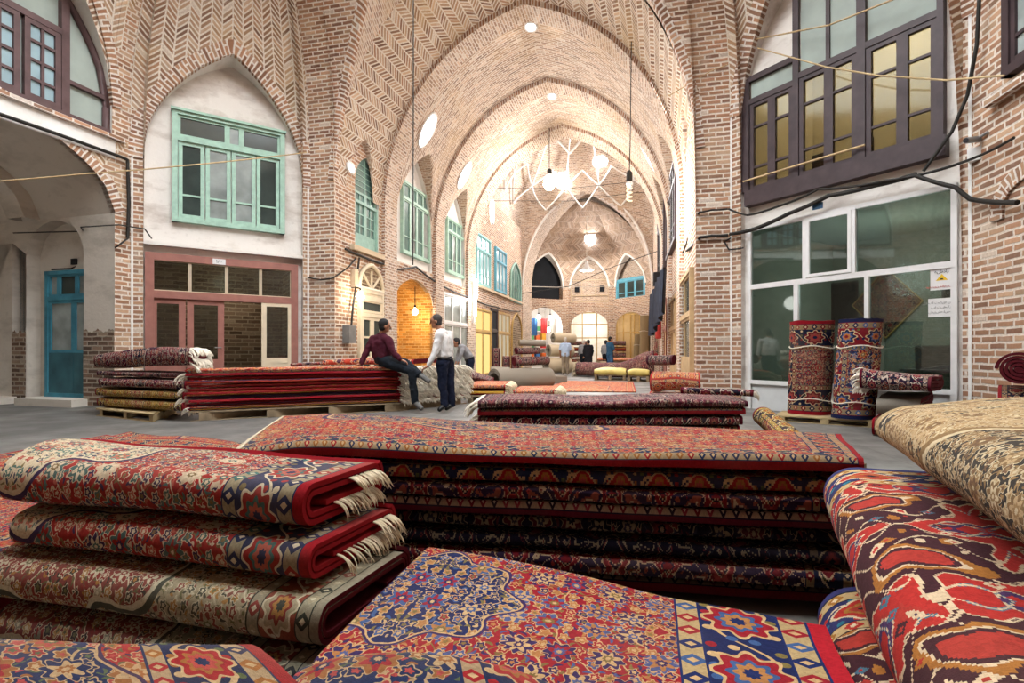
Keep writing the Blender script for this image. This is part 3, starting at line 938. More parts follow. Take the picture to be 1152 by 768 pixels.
# ---- vault bays between ribs
def apex(y):
    pts = [(10.4, 10.35)] + [((a + b) / 2, z + .12) for a, b, z in RIBS]
    for i in range(len(pts) - 1):
        if y <= pts[i + 1][0]:
            t = max(0, (y - pts[i][0]) / (pts[i + 1][0] - pts[i][0])); return pts[i][1] * (1 - t) + pts[i + 1][1] * t
    return pts[-1][1]
ZSP = 5.0
def vmain(x, y):
    a, b = xl(y), xr(y); t = (x - (a + b) / 2) / ((b - a) / 2)
    return ZSP + (apex(y) - ZSP) * bump_arch(t)
def vlun(y, bay):
    y0, y1, hw, zs, zt = bay; t = (y - (y0 + y1) / 2) / hw
    return zs + (zt - zs) * bump_arch(t, 2.1, .28) if abs(t) < 1 else 0
def vaultz(x, y):
    z = vmain(x, y)
    for b in BAYS:
        if b[0] <= y <= b[1]: z = max(z, vlun(y, b))
    return z
for bi, bay in enumerate(BAYS):
    mb = MB(); NX, NY = 130, 44
    rows, uvs, dom = [], [], []
    for j in range(NY + 1):
        y = bay[0] + (bay[1] - bay[0]) * j / NY
        a, b = xl(y), xr(y); row, uv, dm = [], [], []; arc = 0; last = None
        for i in range(NX + 1):
            t = math.sin((i / NX - .5) * PI); t = math.copysign(abs(t) ** .92, t)
            x = (a + b) / 2 + (b - a) / 2 * t
            zm = vmain(x, y); zl = vlun(y, bay); z = max(zm, zl)
            p = Vector((x, y, z)); pm_ = Vector((x, y, zm))
            if last: arc += (pm_ - last).length
            last = pm_
            row.append(p); uv.append((arc, y)); dm.append(zl > zm)
        rows.append(row); uvs.append(uv); dom.append(dm)
    mb.grid(rows, uvs, 0, True)
    for k, f_ in enumerate(mb.f):
        j, i = divmod(k, NX)
        if dom[j][i] and dom[j + 1][i + 1]:
            mb.m[k] = 1
            mb.uv[k] = [(mb.v[q].x, mb.v[q].y * 1.6) for q in f_]
    S('ceiling' if bi == 0 else 'ceiling.%03d' % bi, mb, [M['herring'] if bi == 0 else M['brick_vault'], M['brick_rib']])
# ---- ribs
for ri, (y0, y1, za) in enumerate(RIBS):
    mb = MB(); n = 72
    prot = .1 if ri < 3 else .04
    def curve(y, off, zt):
        a, b = xl(y) + off, xr(y) - off; c = (a + b) / 2; h = (b - a) / 2
        pts = [Vector((a, y, 0)), Vector((a, y, 2.5))]
        for i in range(n + 1):
            t = math.sin((i / n - .5) * PI)
            pts.append(Vector((c + h * t, y, ZSP + (zt - ZSP) * bump_arch(t))))
        return pts + [Vector((b, y, 2.5)), Vector((b, y, 0))]
    fi, bi_ = curve(y0, prot, za), curve(y1, prot, za)
    fo, bo = curve(y0, -.02, za + .55), curve(y1, -.02, za + .55)
    al = [0]
    for i in range(1, len(fi)): al.append(al[-1] + (fi[i] - fi[i - 1]).length)
    mb.grid([fi, bi_], [[(0, q) for q in al], [(y1 - y0, q) for q in al]], 0, False)
    mb.grid([fo, fi], [[(.35, q) for q in al], [(0, q) for q in al]], 1, False)
    mb.grid([bi_, bo], [[(0, q) for q in al], [(.35, q) for q in al]], 1, False)
    S('trim_%d' % (10 + ri), mb, [M['brick_rib'], M['brick_arch']])

# ---- dome between the third and fourth rib
DC = Vector(((xl(25) + xr(25)) / 2, 25.0)); DX, DY = (xr(25) - xl(25)) / 2 + .2, 4.4
def domept(phi, h):
    p = 2 + 40 * (1 - h) ** 5
    c, s = math.cos(phi), math.sin(phi)
    k = 1 / ((abs(c) ** p + abs(s) ** p) ** (1 / p))
    r = math.sqrt(max(0, 1 - h ** 2.3))
    return Vector((DC.x + DX * c * k * r, DC.y + DY * s * k * r, 7.0 + 6.9 * h))
mb = MB(); NP, NH = 160, 50
rows = [[domept(2 * PI * i / NP, j / NH) for i in range(NP)] for j in range(NH + 1)]
uvs = [[(i / NP * 24, 7.5 * j / NH) for i in range(NP)] for j in range(NH + 1)]
mb.grid(rows, uvs, 0, True, close=True)
keep = []
for k, f_ in enumerate(mb.f):
    c = sum((mb.v[i] for i in f_), Vector()) / len(f_)
    zz = ZSP + (10.2 - ZSP) * bump_arch((c.x - DC.x) / DX)
    keep.append(not (c.z < zz - .05 and abs(c.y - DC.y) > 3.7))
for nm in ('f', 'uv', 'uh', 'm', 'sm'):
    setattr(mb, nm, [q for q, k in zip(getattr(mb, nm), keep) if k])
for k, f_ in enumerate(mb.f):
    for q in range(len(mb.uv[k])):
        pass
S('ceiling_dome', mb, M['brick_rib'])
rb = MB()
def domeline(pts, w=.075):
    q = [domept(a, h) for a, h in pts]
    q = [p + (Vector((DC.x, DC.y, 8.5)) - p).normalized() * .16 for p in q]
    rb.tube(q, w, 5)
for i in range(12):
    a = 2 * PI * (i + .5) / 12
    domeline([(a, .5 + .47 * k / 8) for k in range(9)], .045)
    a2 = 2 * PI * (i + 1.5) / 12; am = (a + a2) / 2
    domeline([(a + (am - a) * k / 4, .5 - .17 * k / 4) for k in range(5)], .055)
    domeline([(am + (a2 - am) * k / 4, .33 + .17 * k / 4) for k in range(5)], .055)
    domeline([(a + (am - a) * k / 4, .5 + .12 * k / 4) for k in range(5)], .045)
    domeline([(am + (a2 - am) * k / 4, .62 - .12 * k / 4) for k in range(5)], .045)
S('trim_15', rb, M['plaster_clean'])

# ---- far end: three sides of an octagon under a half dome
E = [Vector((-5.9, 31.95)), Vector((-3.12, 34.0)), Vector((-.1, 34.0)), Vector((xr(31.7) + .05, 31.7))]
EW = [Wall(E[0], E[1], (1, -1)), Wall(E[1], E[2], (0, -1)), Wall(E[2], E[3], (-1, -1))]
def emit_m(i):
    if i == 0: return Vector((1.0, -.2))
    if i == 3: return Vector((-1.0, -.2))
    a, b = EW[i - 1].N, EW[i].N
    return (a + b) / (1 + a.dot(b))
def einset(z): return inset(z, 5.3, 5.2)
EA = [(EW[0].at(590), EW[0].at(633), EW[0].at(618, 287)[1], EW[0].at(614, 307)[1]),
      (EW[1].at(641.5), EW[1].at(684.5), EW[1].at(663, 291)[1], EW[1].at(641, 330)[1]),
      (EW[2].at(690.5), EW[2].at(726), EW[2].at(709, 287)[1], EW[2].at(690, 316)[1])]
EH = []
for i, W in enumerate(EW):
    a, b, zt, zb = EA[i]
    a, b = max(.12, min(a, b)), min(W.L - .12, max(a, b))
    EH.append((a, b, zb, zt))
    c, h = (a + b) / 2, (b - a) / 2
    def ar(u, c=c, h=h, zt=zt):
        t = (u - c) / h
        return 5.3 + (zt - 5.3) * bump_arch(t, 2.1, .3) if abs(t) < 1 else 5.3
    ww = MB()
    def ar2(u, ar=ar, a=a, b=b): return ar(u) if a < u < b else 5.2
    ptE = web(ww, W, emit_m(i), emit_m(i + 1), ar2, 10.1, 40, 14, ms=1, soffit=.18, ins=einset, uvrot=True)
    # wall below with the upper arch and the shop arch left open
    up = archloop(a, b, 4.55 if i != 1 else 4.35, 5.3, zt - .02)
    lo = archloop(a, b, .02, 2.75, [4.0, 3.75, 3.6][i], 18, 2.0, .1)
    zq = up[0][1]
    ww.poly(lambda u, z: W.pt(u, z), [[(0, 0), (W.L, 0), (W.L, 5.2), (b, 5.2), (b, zq), (a, zq), (a, 5.2), (0, 5.2)], [(q[0], q[1]) for q in lo]], 2)
    ww.face([W.pt(a, zq), W.pt(b, zq), W.pt(b, zq, -.45), W.pt(a, zq, -.45)], None, 2)
    for q in (a, b): ww.face([W.pt(q, zq), W.pt(q, zq, -.45), W.pt(q, 5.4, -.45), W.pt(q, 5.4)], None, 2)
    S('wall_far' if i == 0 else 'wall_far.%03d' % i, ww, [M['herring_far'], M['plaster_clean'], M['brick']])
    rg = MB(); ring(rg, ptE, [(q[0], q[1]) for q in up[2:]], -.13, .03); S('trim_%d' % (20 + i), rg, M['plaster_clean'])
    # back of the upper arch and the shop room behind the lower one
    bk = MB()
    bk.poly(lambda u, z: W.pt(u, z, -.45), [[(a - .1, 4.0), (b + .1, 4.0), (b + .1, zt + .1), (a - .1, zt + .1)]], 0)
    S('wall_far_upper' if i == 0 else 'wall_far_upper.%03d' % i, bk, M['brick_rib'] if i else M['near_black'])

# the near side of the octagon, behind the viewer, closes the room; the dome stays open above to its lantern
bw_ = MB(); a_, b_ = VLB, VRB
bw_.face([(a_.x - .3, a_.y, 0), (b_.x + .3, b_.y, 0), (b_.x + .3, b_.y, ZTOP), (a_.x - .3, a_.y, ZTOP)])
S('wall_back', bw_, M['brick'])

# unseen shell added to block stray sky light; daylight enters only through the lantern
ow = MB()
x0, x1, y0, y1 = -21, 11, -4.9, 45
for a_, b_ in (((x0, y0), (x0, y1)), ((x0, y1), (x1, y1)), ((x1, y1), (x1, y0)), ((x1, y0), (x0, y0))):
    ow.face([(a_[0], a_[1], 0), (b_[0], b_[1], 0), (b_[0], b_[1], 14.6), (a_[0], a_[1], 14.6)])
ow.face([(x0, 10.2, 14.6), (x1, 10.2, 14.6), (x1, y1, 14.6), (x0, y1, 14.6)])
ow.face([(x0, 10.2, ZTOP + .3), (x1, 10.2, ZTOP + .3), (x1, 10.2, 14.6), (x0, 10.2, 14.6)])
it = inset(ZTOP)
op = [OCT[i] + mitre(i) * (it - .05) for i in range(6)]
ow.poly(lambda u, v: Vector((u, v, ZTOP + .01)), [[(x0, y0), (x1, y0), (x1, 10.2), (x0, 10.2)], [(q.x, max(q.y, 1.5)) for q in op]], 0)  # unseen roof; opening clipped at the rear to darken the foreground carpets
ow.face([(xl(31.75) + .02, 31.75, 0), (E[0].x, E[0].y, 0), (E[0].x, E[0].y, 11), (xl(31.75) + .02, 31.75, 11)])
S('wall_light_shield', ow, M['brick_rib'])

# spandrel walls that close the dome bay above its two arches, and a pale edge round the far arch
for y_, off, zt_, nm in ((20.47, .1, 9.72, 'wall_dome_near'), (29.34, .04, 10.45, 'wall_dome_far')):
    a_, b_ = xl(y_) + off, xr(y_) - off; c_, h_ = (a_ + b_) / 2, (b_ - a_) / 2
    arc_ = [(c_ + h_ * math.sin((i / 60 - .5) * PI), ZSP + (zt_ - ZSP) * bump_arch(math.sin((i / 60 - .5) * PI))) for i in range(61)]
    sp = MB()
    for i in range(60):
        (xa, za_), (xb, zb_) = arc_[i], arc_[i + 1]
        sp.face([(xa, y_, za_), (xb, y_, zb_), (xb, y_, 14), (xa, y_, 14)])
    for xa, xb in ((-7, a_), (b_, 3.2)): sp.face([(xa, y_, 0), (xb, y_, 0), (xb, y_, 14), (xa, y_, 14)])
    S(nm, sp, M['brick_rib'])
    if nm == 'wall_dome_far':
        t_ = MB(); t_.tube([Vector((x, y_ - .04, z)) for x, z in arc_], .07, 6); S('trim_16', t_, M['plaster_clean'])
# ------------------------------------------------------------------ windows, doors, shop fronts
def shifted(W, n): return Wall(W.A + W.N * n, W.B + W.N * n, W.N)
def sash(parent, W, r, n, fw, bars_u, bars_z, wood, pane, name='sash', th=.05, pane_name='pane'):
    """one framed light of a window: stiles, rails and bars, with its glass behind"""
    u0, u1, z0, z1 = r; a = math.atan2(W.D.y, W.D.x)
    mb = MB()
    for u in (u0 + fw / 2, u1 - fw / 2): mb.box(W.pt(u, (z0 + z1) / 2, n), (fw, th, z1 - z0), a)
    for z in (z0 + fw / 2, z1 - fw / 2): mb.box(W.pt((u0 + u1) / 2, z, n), (u1 - u0 - 2 * fw, th * .96, fw), a)
    for b in bars_u: mb.box(W.pt(u0 + (u1 - u0) * b, (z0 + z1) / 2, n), (fw * .55, th * .7, z1 - z0 - 2 * fw), a)
    for b in bars_z: mb.box(W.pt((u0 + u1) / 2, z0 + (z1 - z0) * b, n), (u1 - u0 - 2 * fw, th * .75, fw * .55), a)
    s = mb.build(name, wood, parent)
    if pane:
        pn = MB(); pn.box(W.pt((u0 + u1) / 2, (z0 + z1) / 2, n - th * .2), (u1 - u0 - fw, .008, z1 - z0 - fw), a)
        pn.build(pane_name, pane, s)
    return s
def frame(parent, W, r, n, fw, wood, th=.09, name='frame', posts=(), rails=()):
    u0, u1, z0, z1 = r; a = math.atan2(W.D.y, W.D.x); mb = MB()
    for u in [u0 + fw / 2, u1 - fw / 2] + list(posts): mb.box(W.pt(u, (z0 + z1) / 2, n), (fw, th, z1 - z0), a)
    for z in [z0 + fw / 2, z1 - fw / 2]: mb.box(W.pt((u0 + u1) / 2, z, n + .003), (u1 - u0 + .002, th, fw), a)
    for z in rails: mb.box(W.pt((u0 + u1) / 2, z, n + .002), (u1 - u0 - .01, th, fw), a)
    return mb.build(name, wood, parent)
WN = [0]
def winroot(W, r, label=None):
    WN[0] += 1
    o = empty('window_%d' % WN[0], W.pt((r[0] + r[1]) / 2, r[2]), kind='structure')
    if label: o['label'] = label
    return o
DN = [0]
def doorroot(W, r, label=None):
    DN[0] += 1
    o = empty('door_%d' % DN[0], W.pt((r[0] + r[1]) / 2, r[2]), kind='structure')
    if label: o['label'] = label
    return o
def lerp(a, b, t): return a + (b - a) * t

# --- green window of the left bay
Lp = shifted(L1, -.2)
r = Lp.rect(193.5, 123.1, 249.4, 319.5); u0, u1, z0, z1 = r
w = winroot(Lp, r, 'pale green four-casement window in the white plastered arch')
zt = lerp(z0, z1, .745)
frame(w, Lp, r, .05, .1, M['wood_green'], .14, rails=(zt,))
sl = MB(); sl.box(Lp.pt((u0 + u1) / 2, z1 - .01, .07), (u1 - u0 + .04, .2, .05), math.atan2(L1.D.y, L1.D.x)); sl.build('head_moulding', M['wood_green'], w)
for i in range(4):
    a, b = lerp(u0 + .1, u1 - .1, i / 4), lerp(u0 + .1, u1 - .1, (i + 1) / 4)
    sash(w, Lp, (a + .01, b - .01, z0 + .1, zt - .05), .05, .075, (), (.3,), M['wood_green'], M['curtain_pane'] if i in (1, 2) else M['dark_pane'])
for a, b, pm in ((0, .46, 'dark_pane'), (.46, .6, 'curtain_pane'), (.6, 1, 'dark_pane')):
    sash(w, Lp, (lerp(u0 + .1, u1 - .1, a), lerp(u0 + .1, u1 - .1, b), zt + .05, z1 - .1), .05, .05, (), (), M['wood_green'], M[pm])

# --- red-brown shop front of the left bay, one leaf standing open, and the brick room behind
r = (SL0, SL1, 0.02, SLT); u0, u1, z0, z1 = r
w = doorroot(Lp, r, 'red-brown glazed shop front under the green window')
pu = [Lp.at(X) for X in (172, 214.5, 255.5, 293.5, 328)]
zr = Lp.at(172, 331)[1]
frame(w, Lp, r, .05, .15, M['wood_red'], .16, rails=(zr,))
for i in range(4):
    sash(w, Lp, (pu[i] - .03, pu[i + 1] + .0, zr + .05, z1 - .12), .06, .045, (), (), M['cream_paint'], M['glass'], 'transom_light')
zb = .95
for i, (a, b) in enumerate(((pu[0] - .05, lerp(pu[0], pu[1], .86)), (lerp(pu[0], pu[1], .9), pu[2] - .06))):
    l = sash(w, Lp, (a, b, .06, zr - .06), .05, .12, (), (.36,), M['wood_red'], M['glass'], 'door_leaf')
    k = MB(); k.box(Lp.pt((a + b) / 2, .5, .045), (b - a - .2, .03, .8), math.atan2(L1.D.y, L1.D.x)); k.build('kick_panel', M['wood_red'], l)
    if i: h = MB(); h.tube([Lp.pt(b - .06, 1.15, .08), Lp.pt(b - .06, 1.15, .13), Lp.pt(b - .18, 1.15, .13)], .014, 6); h.build('handle', M['steel'], l)
l = sash(w, Lp, (pu[3] + .0, pu[4] + .0, .06, zr - .05), .1, .1, (), (.36,), M['cream_paint'], M['glass'], 'door_leaf')
k = MB(); k.box(Lp.pt((pu[3] + pu[4]) / 2, .5, .095), (pu[4] - pu[3] - .18, .03, .85), math.atan2(L1.D.y, L1.D.x)); k.build('kick_panel', M['cream_paint'], l)
l['label'] = 'cream glazed door leaf standing open'
rm = MB(); dr = 2.2
p0, p1 = SL0 - .02, SL1 + .02
for q in ([Lp.pt(p0, 0, -.05), Lp.pt(p0, 0, -dr), Lp.pt(p0, 3.4, -dr), Lp.pt(p0, 3.4, -.05)], [Lp.pt(p0, 0, -dr), Lp.pt(p1, 0, -dr), Lp.pt(p1, 3.4, -dr), Lp.pt(p0, 3.4, -dr)], [Lp.pt(p1, 0, -dr), Lp.pt(p1, 0, -.05), Lp.pt(p1, 3.4, -.05), Lp.pt(p1, 3.4, -dr)], [Lp.pt(p0, 3.4, -.05), Lp.pt(p0, 3.4, -dr), Lp.pt(p1, 3.4, -dr), Lp.pt(p1, 3.4, -.05)]):
    d = [(q[1] - q[0]).length, (q[3] - q[0]).length]
    rm.face(q, [(0, 0), (d[0], 0), (d[0], d[1]), (0, d[1])])
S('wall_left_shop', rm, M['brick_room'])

_=0
# number plate over the door, small lamp over the plate
pl = MB(); uc = Lp.at(246); zc = z1 - .085
pl.box(Lp.pt(uc, zc, .14), (.24, .012, .12), math.atan2(L1.D.y, L1.D.x))
o = pl.build('number_plate', M['white_paint']); recentre(o, Lp.pt(uc, zc, .14)); props(o, 'small white number plate on the red-brown shop front', 'sign')
def lettering(parent, txt, W, u, z, n, size, mat, name='lettering'):
    c = bpy.data.curves.new(name, 'FONT'); c.body = txt; c.size = size; c.extrude = .002; c.align_x = 'CENTER'; c.align_y = 'CENTER'
    t = bpy.data.objects.new(name, c); me = bpy.data.meshes.new_from_object(t); bpy.data.objects.remove(t); bpy.data.curves.remove(c)
    o = bpy.data.objects.new(name, me); COL.objects.link(o); me.materials.append(mat)
    xd = Vector((W.D.x, W.D.y, 0)); up = Vector((0, 0, 1)); nn = Vector((W.N.x, W.N.y, 0))
    if xd.cross(up).dot(nn) < 0: xd = -xd
    mt = Matrix((xd, up, nn)).transposed().to_4x4(); mt.translation = W.pt(u, z, n)
    o.matrix_world = mt
    if parent:
        o.parent = parent; o.matrix_parent_inverse = Matrix.LocRotScale(parent.location, parent.rotation_euler, None).inverted()
    return o
lettering(o, '١٨٠', Lp, uc, zc, .148, .1, M['black'])

LEFT_ROOM = Lp.pt((p0 + p1) / 2, 2.7, -1.2)
# --- right bay: tall brown window in three steps
Rp = shifted(R1, -.12)
aR = math.atan2(R1.D.y, R1.D.x)
def RX(x): return Rp.at(768 + x / 3)
zs_ = Rp.at(843, 217)[1]; zc1 = Rp.at(843, 121)[1]; zc2 = Rp.at(901, 91)[1]; zt1 = BWT0; zt2 = BWT
r = (BW0, BW1, BWB, BWT)
w = winroot(Rp, r, 'wide dark brown stepped window above the white-framed shop')
fr = MB()
fr.box(Rp.pt((BW0 + BW1) / 2, (BWB + zs_) / 2, .06), (BW1 - BW0, .2, zs_ - BWB), aR)
posts = [(RX(212), RX(236), zt1), (RX(383), RX(403), zt2), (RX(598), RX(628), zt2), (RX(868), RX(891), zt2)]
for a, b, zz in posts: fr.box(Rp.pt((a + b) / 2, (zs_ + zz) / 2, .05), (abs(b - a), .15, zz - zs_), aR)
for a, b, zz in ((RX(225), RX(390), zc1 + .04), (RX(225), RX(390), zt1 - .03), (RX(390), RX(880), zc2 + .05), (RX(390), RX(880), zt2 - .03)):
    fr.box(Rp.pt((a + b) / 2, zz, .05), (abs(b - a), .14, .1), aR)
fr.build('frame', M['wood_brown'], w)
M['pane_frost'] = plain('frosted grey-green pane', '#98a29b', .5, .12, 2, spec=.12)
for (a, m_, b), zt in (((238, 310, 382), zc1), ((404, 502, 597), zc2), ((629, 750, 867), zc2)):
    for c, d in ((a, m_), (m_, b)):
        s = sash(w, Rp, (RX(c), RX(d), zs_, zt), .07, .07, (), (.26, .72), M['wood_brown'], M['glass_soft'], 'casement', .07)
s = MB(); s.box(Rp.pt((RX(238) + RX(382)) / 2, (zc1 + zt1) / 2 + .03, .05), (RX(382) - RX(238), .01, zt1 - zc1), aR); s.build('transom_light', M['pane_frost'], w)
for a, b in ((404, 494), (502, 597), (629, 867)):
    s = MB(); s.box(Rp.pt((RX(a) + RX(b)) / 2, (zc2 + zt2) / 2 + .03, .05), (RX(b) - RX(a), .01, zt2 - zc2), aR); s.build('transom_light', M['pane_frost'], w)
s = MB(); s.box(Rp.pt(RX(498), (zc2 + zt2) / 2, .05), (.06, .08, zt2 - zc2), aR); s.build('transom_bar', M['wood_brown'], w)
rail = MB(); rail.tube([R1.pt(R1.at(838, 205)[0], R1.at(838, 205)[1], .06), R1.pt(R1.at(975, 164)[0], R1.at(975, 164)[1], .06)], .018, 6)
rail.build('guard_bar', M['rope'], w)
# upstairs room
M['room_cream'] = plaster('cream room plaster', '#cdbfa4', '#b8aa90', .4)
def room(name, W, u0, u1, z0, z1, dep, mat, gap=.1, floor_=True):
    mb = MB()
    c = [(u0, -gap), (u0, -dep), (u1, -dep), (u1, -gap)]
    for i in range(3):
        a, b = c[i], c[i + 1]
        mb.face([W.pt(a[0], z0, a[1]), W.pt(b[0], z0, b[1]), W.pt(b[0], z1, b[1]), W.pt(a[0], z1, a[1])])
    mb.face([W.pt(q[0], z1, q[1]) for q in c])
    if floor_: mb.face([W.pt(q[0], z0, q[1]) for q in c[::-1]])
    return S(name, mb, mat)
room('wall_right_upper_room', Rp, BW0 - .05, BW1 + .05, zs_ - .05, zt2 + .25, 2.4, M['room_cream'])
def light(name, kind, loc, e, col=(1, 1, 1), size=.1, **kw):
    l = bpy.data.lights.new(name, kind); l.energy = e; l.color = col
    if kind == 'AREA': l.size = size
    else: l.shadow_soft_size = size
    o = bpy.data.objects.new(name, l); o.location = loc; COL.objects.link(o)
    return o
light('left_shop_fill', 'POINT', LEFT_ROOM, 22, (1, .9, .75), .2)  # added point light without a fixture, lifts the dark brick room
def tube_lamp(label, W, u, z, n, L, mat='bulb_cold', along=True, group=None):
    a = math.atan2(W.D.y, W.D.x) + (0 if along else PI / 2)
    e = empty('fluorescent_lamp', W.pt(u, z, n), label, 'lamp', group, rz=a)
    b = MB(); b.box((0, 0, .05), (L, .09, .05)); q = b.build('housing', M['white_paint']); q.parent = e
    t = MB(); t.tube([(-L / 2 + .03, 0, 0), (L / 2 - .03, 0, 0)], .02, 8); q = t.build('tube', M[mat]); q.parent = e
    return e
tube_lamp('lit tube lamp on the ceiling behind the brown window', Rp, RX(560), zt2 + .1, -1.1, .9)
light('upper_room_light', 'POINT', Rp.pt(RX(560), zt2 - .2, -1.1), 130, (1, .93, .8), .25)
for px in (300, 470): # a frame on the wall of the upper room
    pf = MB(); uu = RX(px) - .35; zz = lerp(zs_, zc1, .62)
    pf.box(Rp.pt(uu, zz, -2.38), (.3, .03, .42), aR)
    o = pf.build('picture', M['wood_brown']); recentre(o, Rp.pt(uu, zz, -2.38)); props(o, 'dark picture on the cream wall, %s through the brown window' % ('seen leftmost' if px == 300 else 'seen in the middle'), 'picture')

# --- right bay: white-framed glass shop front
r = (SR0, SR1, 0.02, SRT)
w = doorroot(Rp, r, 'white metal-framed glass shop front of the right bay')
zm = Rp.at(838.7, 322.7)[1]; zk = Rp.at(841, 428)[1]
ft = .07
fr = MB()
for a, b, c, d in ((SR0, SR0 + ft, 0, SRT), (SR1 - ft, SR1, 0, SRT), (SR0, SR1, SRT - ft, SRT), (SR0, SR1, zm - ft, zm + .02), (SR0, SR1, zk - .05, zk + .02), (Rp.at(895), Rp.at(900), zk, zm), (Rp.at(974.5), Rp.at(979.5), zk, zm), (Rp.at(905), Rp.at(909.5), zm, SRT), (Rp.at(960), Rp.at(964.5), zm, SRT)):
    fr.box(Rp.pt((a + b) / 2, (c + d) / 2, .03), (abs(b - a), .07 + .0004 * len(fr.f), d - c), aR)
fr.build('frame', M['white_paint'], w)
for a, b, c, d in ((SR0 + ft, Rp.at(905), zm, SRT - ft), (Rp.at(964.5), SR1 - ft, zm, SRT - ft), (SR0 + ft, Rp.at(895), zk, zm), (Rp.at(900), Rp.at(974.5), zk, zm), (Rp.at(979.5), SR1 - ft, zk, zm)):
    g = MB(); g.box(Rp.pt((a + b) / 2, (c + d) / 2, .02), (b - a, .008, d - c), aR); g.build('pane', M['glass'], w)
sash(w, Rp, (Rp.at(909.5), Rp.at(960), zm + .03, SRT - ft), .06, .05, (), (), M['white_paint'], M['glass'], 'vent_sash', .05)
k = MB(); k.box(Rp.pt((SR0 + SR1) / 2, zk / 2, .0), (SR1 - SR0 - .1, .04, zk), aR); k.build('sill_panel', M['white_sheet'], w)
M['shop_wall'] = plaster('grey-green shop wall', '#8f9488', '#7c8177', .4)
room('wall_right_shop', Rp, SR0 - .03, SR1 + .03, 0.01, SRT + .05, 3.2, M['shop_wall'])
light('right_shop_light', 'POINT', Rp.pt((SR0 + SR1) / 2 + .4, 2.3, -1.6), 95, (.92, 1, .95), .3)
def thing_box(name, c, size, rot, mat, label, cat, group=None):
    b = MB(); b.box(c, size, rot); o = b.build(name, M[mat] if isinstance(mat, str) else mat); recentre(o, c); return props(o, label, cat, group)
# things in the shop: rug held as a diamond, framed pictures, desk, box
dm = MB(); uc, zc = Rp.at(945), Rp.at(945, 350)[1] + .1
uc, zc = 1.35, 2.05
rr = .62
dpts = [(uc, zc - rr * 1.15), (uc + rr, zc), (uc, zc + rr * 1.15), (uc - rr, zc)]
nseg = 8
rows = [[Rp.pt(*[lerp(lerp(dpts[0][k], dpts[1][k], i / nseg), lerp(dpts[3][k], dpts[2][k], i / nseg), j / nseg) for k in (0, 1)], -3.12 + .012 * math.sin(i + j)) for i in range(nseg + 1)] for j in range(nseg + 1)]
dm.grid(rows, [[((i / nseg - .5) * 1.1, (j / nseg - .5) * 1.1) for i in range(nseg + 1)] for j in range(nseg + 1)], 0, True, uh=(.55, .55))
o = dm.build('hanging_rug', [C['dark']]); recentre(o, Rp.pt(uc, zc, -3.12)); props(o, 'small dark rug hung as a diamond on the back wall of the glass shop', 'rug')
eg = MB(); eg.tube([Rp.pt(a, b, -3.1) for a, b in dpts + dpts[:1]], .018, 5); eg.build('cord_edge', M['frame_gold'], o)
def picture(W, u, z, n, wd, ht, fm, im, label):
    e = empty('framed_picture', W.pt(u, z, n), label, 'picture')
    a = math.atan2(W.D.y, W.D.x); b = MB()
    for du, dz, sx, sz in ((0, ht / 2, wd + .06, .05), (0, -ht / 2, wd + .06, .05), (wd / 2, 0, .05, ht - .04), (-wd / 2, 0, .05, ht - .04)):
        b.box(W.pt(u + du, z + dz, n), (sx, .04, sz), a)
    b.build('frame', M[fm], e)
    b = MB(); b.box(W.pt(u, z, n - .008), (wd, .012, ht), a); b.build('image', M[im], e)
    return e
picture(Rp, 2.55, 2.25, -3.15, .55, 1.0, 'wood_brown', 'near_black', 'tall dark picture on the back wall of the glass shop')
picture(Rp, .55, 2.1, -3.15, .5, .9, 'wood_brown', 'near_black', 'dark picture nearest the left edge of the glass shop')
picture(Rp, SR1 - .05, 2.35, -1.6, .4, .38, 'frame_gold', 'near_black', 'small gilt framed picture near the notices in the glass shop') 
dk = empty('desk', Rp.pt(2.75, 0.01, -1.7), 'grey metal desk inside the glass shop', 'desk')
b = MB(); b.box(Rp.pt(2.75, .74, -1.7), (1.1, .6, .04), aR); b.build('top', M['steel'], dk)
b = MB(); b.box(Rp.pt(2.75, .37, -1.72), (1.0, .5, .7), aR); b.build('body', M['shop_wall'], dk)
thing_box('monitor_box', Rp.pt(2.6, .96, -1.8), (.5, .35, .4), aR, 'steel', 'grey box standing on the desk inside the glass shop', 'box')
thing_box('paper_box', Rp.pt(3.05, .83, -1.65), (.3, .25, .14), aR, 'white_paint', 'low white box on the desk inside the glass shop', 'box')
# a white notice with a yellow triangle, and a handwritten paper below it, on the glass
u_n, z_n = Rp.at(1061), Rp.at(1061, 314)[1]
nt = thing_box('notice', Rp.pt(u_n, z_n, .045), (.26, .006, .3), aR, 'white_paint', 'white notice with a yellow triangle on the shop glass', 'notice')
M['sign_yellow'] = plain('sign yellow', '#d9b12a', .5, .05, 6); M['sign_red'] = plain('sign red', '#b23a36', .5, .05, 6)
t = MB(); t.face([Rp.pt(u_n - .07, z_n - .02, .05), Rp.pt(u_n + .07, z_n - .02, .05), Rp.pt(u_n, z_n + .07, .05)]); t.build('triangle', M['sign_yellow'], nt)
lettering(nt, 'هشدار', Rp, u_n, z_n + .105, .052, .06, M['black'])
lettering(nt, 'دوربین مداربسته', Rp, u_n, z_n - .1, .052, .04, M['sign_red'])
b = MB(); b.box(Rp.pt(u_n, z_n, .052), (.03, .004, .018), aR); b.build('camera_symbol', M['black'], nt)
u2, z2 = Rp.at(1060), Rp.at(1060, 346)[1]
nt = thing_box('paper_notice', Rp.pt(u2, z2, .045), (.29, .005, .26), aR, 'white_paint', 'plain handwritten paper below the yellow triangle notice', 'notice')
M['ink'] = plain('faded ink', '#7f7b78', .7, .1, 6)
for i in range(3):
    lettering(nt, ['لطفا تکیه ندهید', 'با تشکر', 'شیشه است'][i], Rp, u2, z2 + .07 - .065 * i, .049, .045, M['ink'])
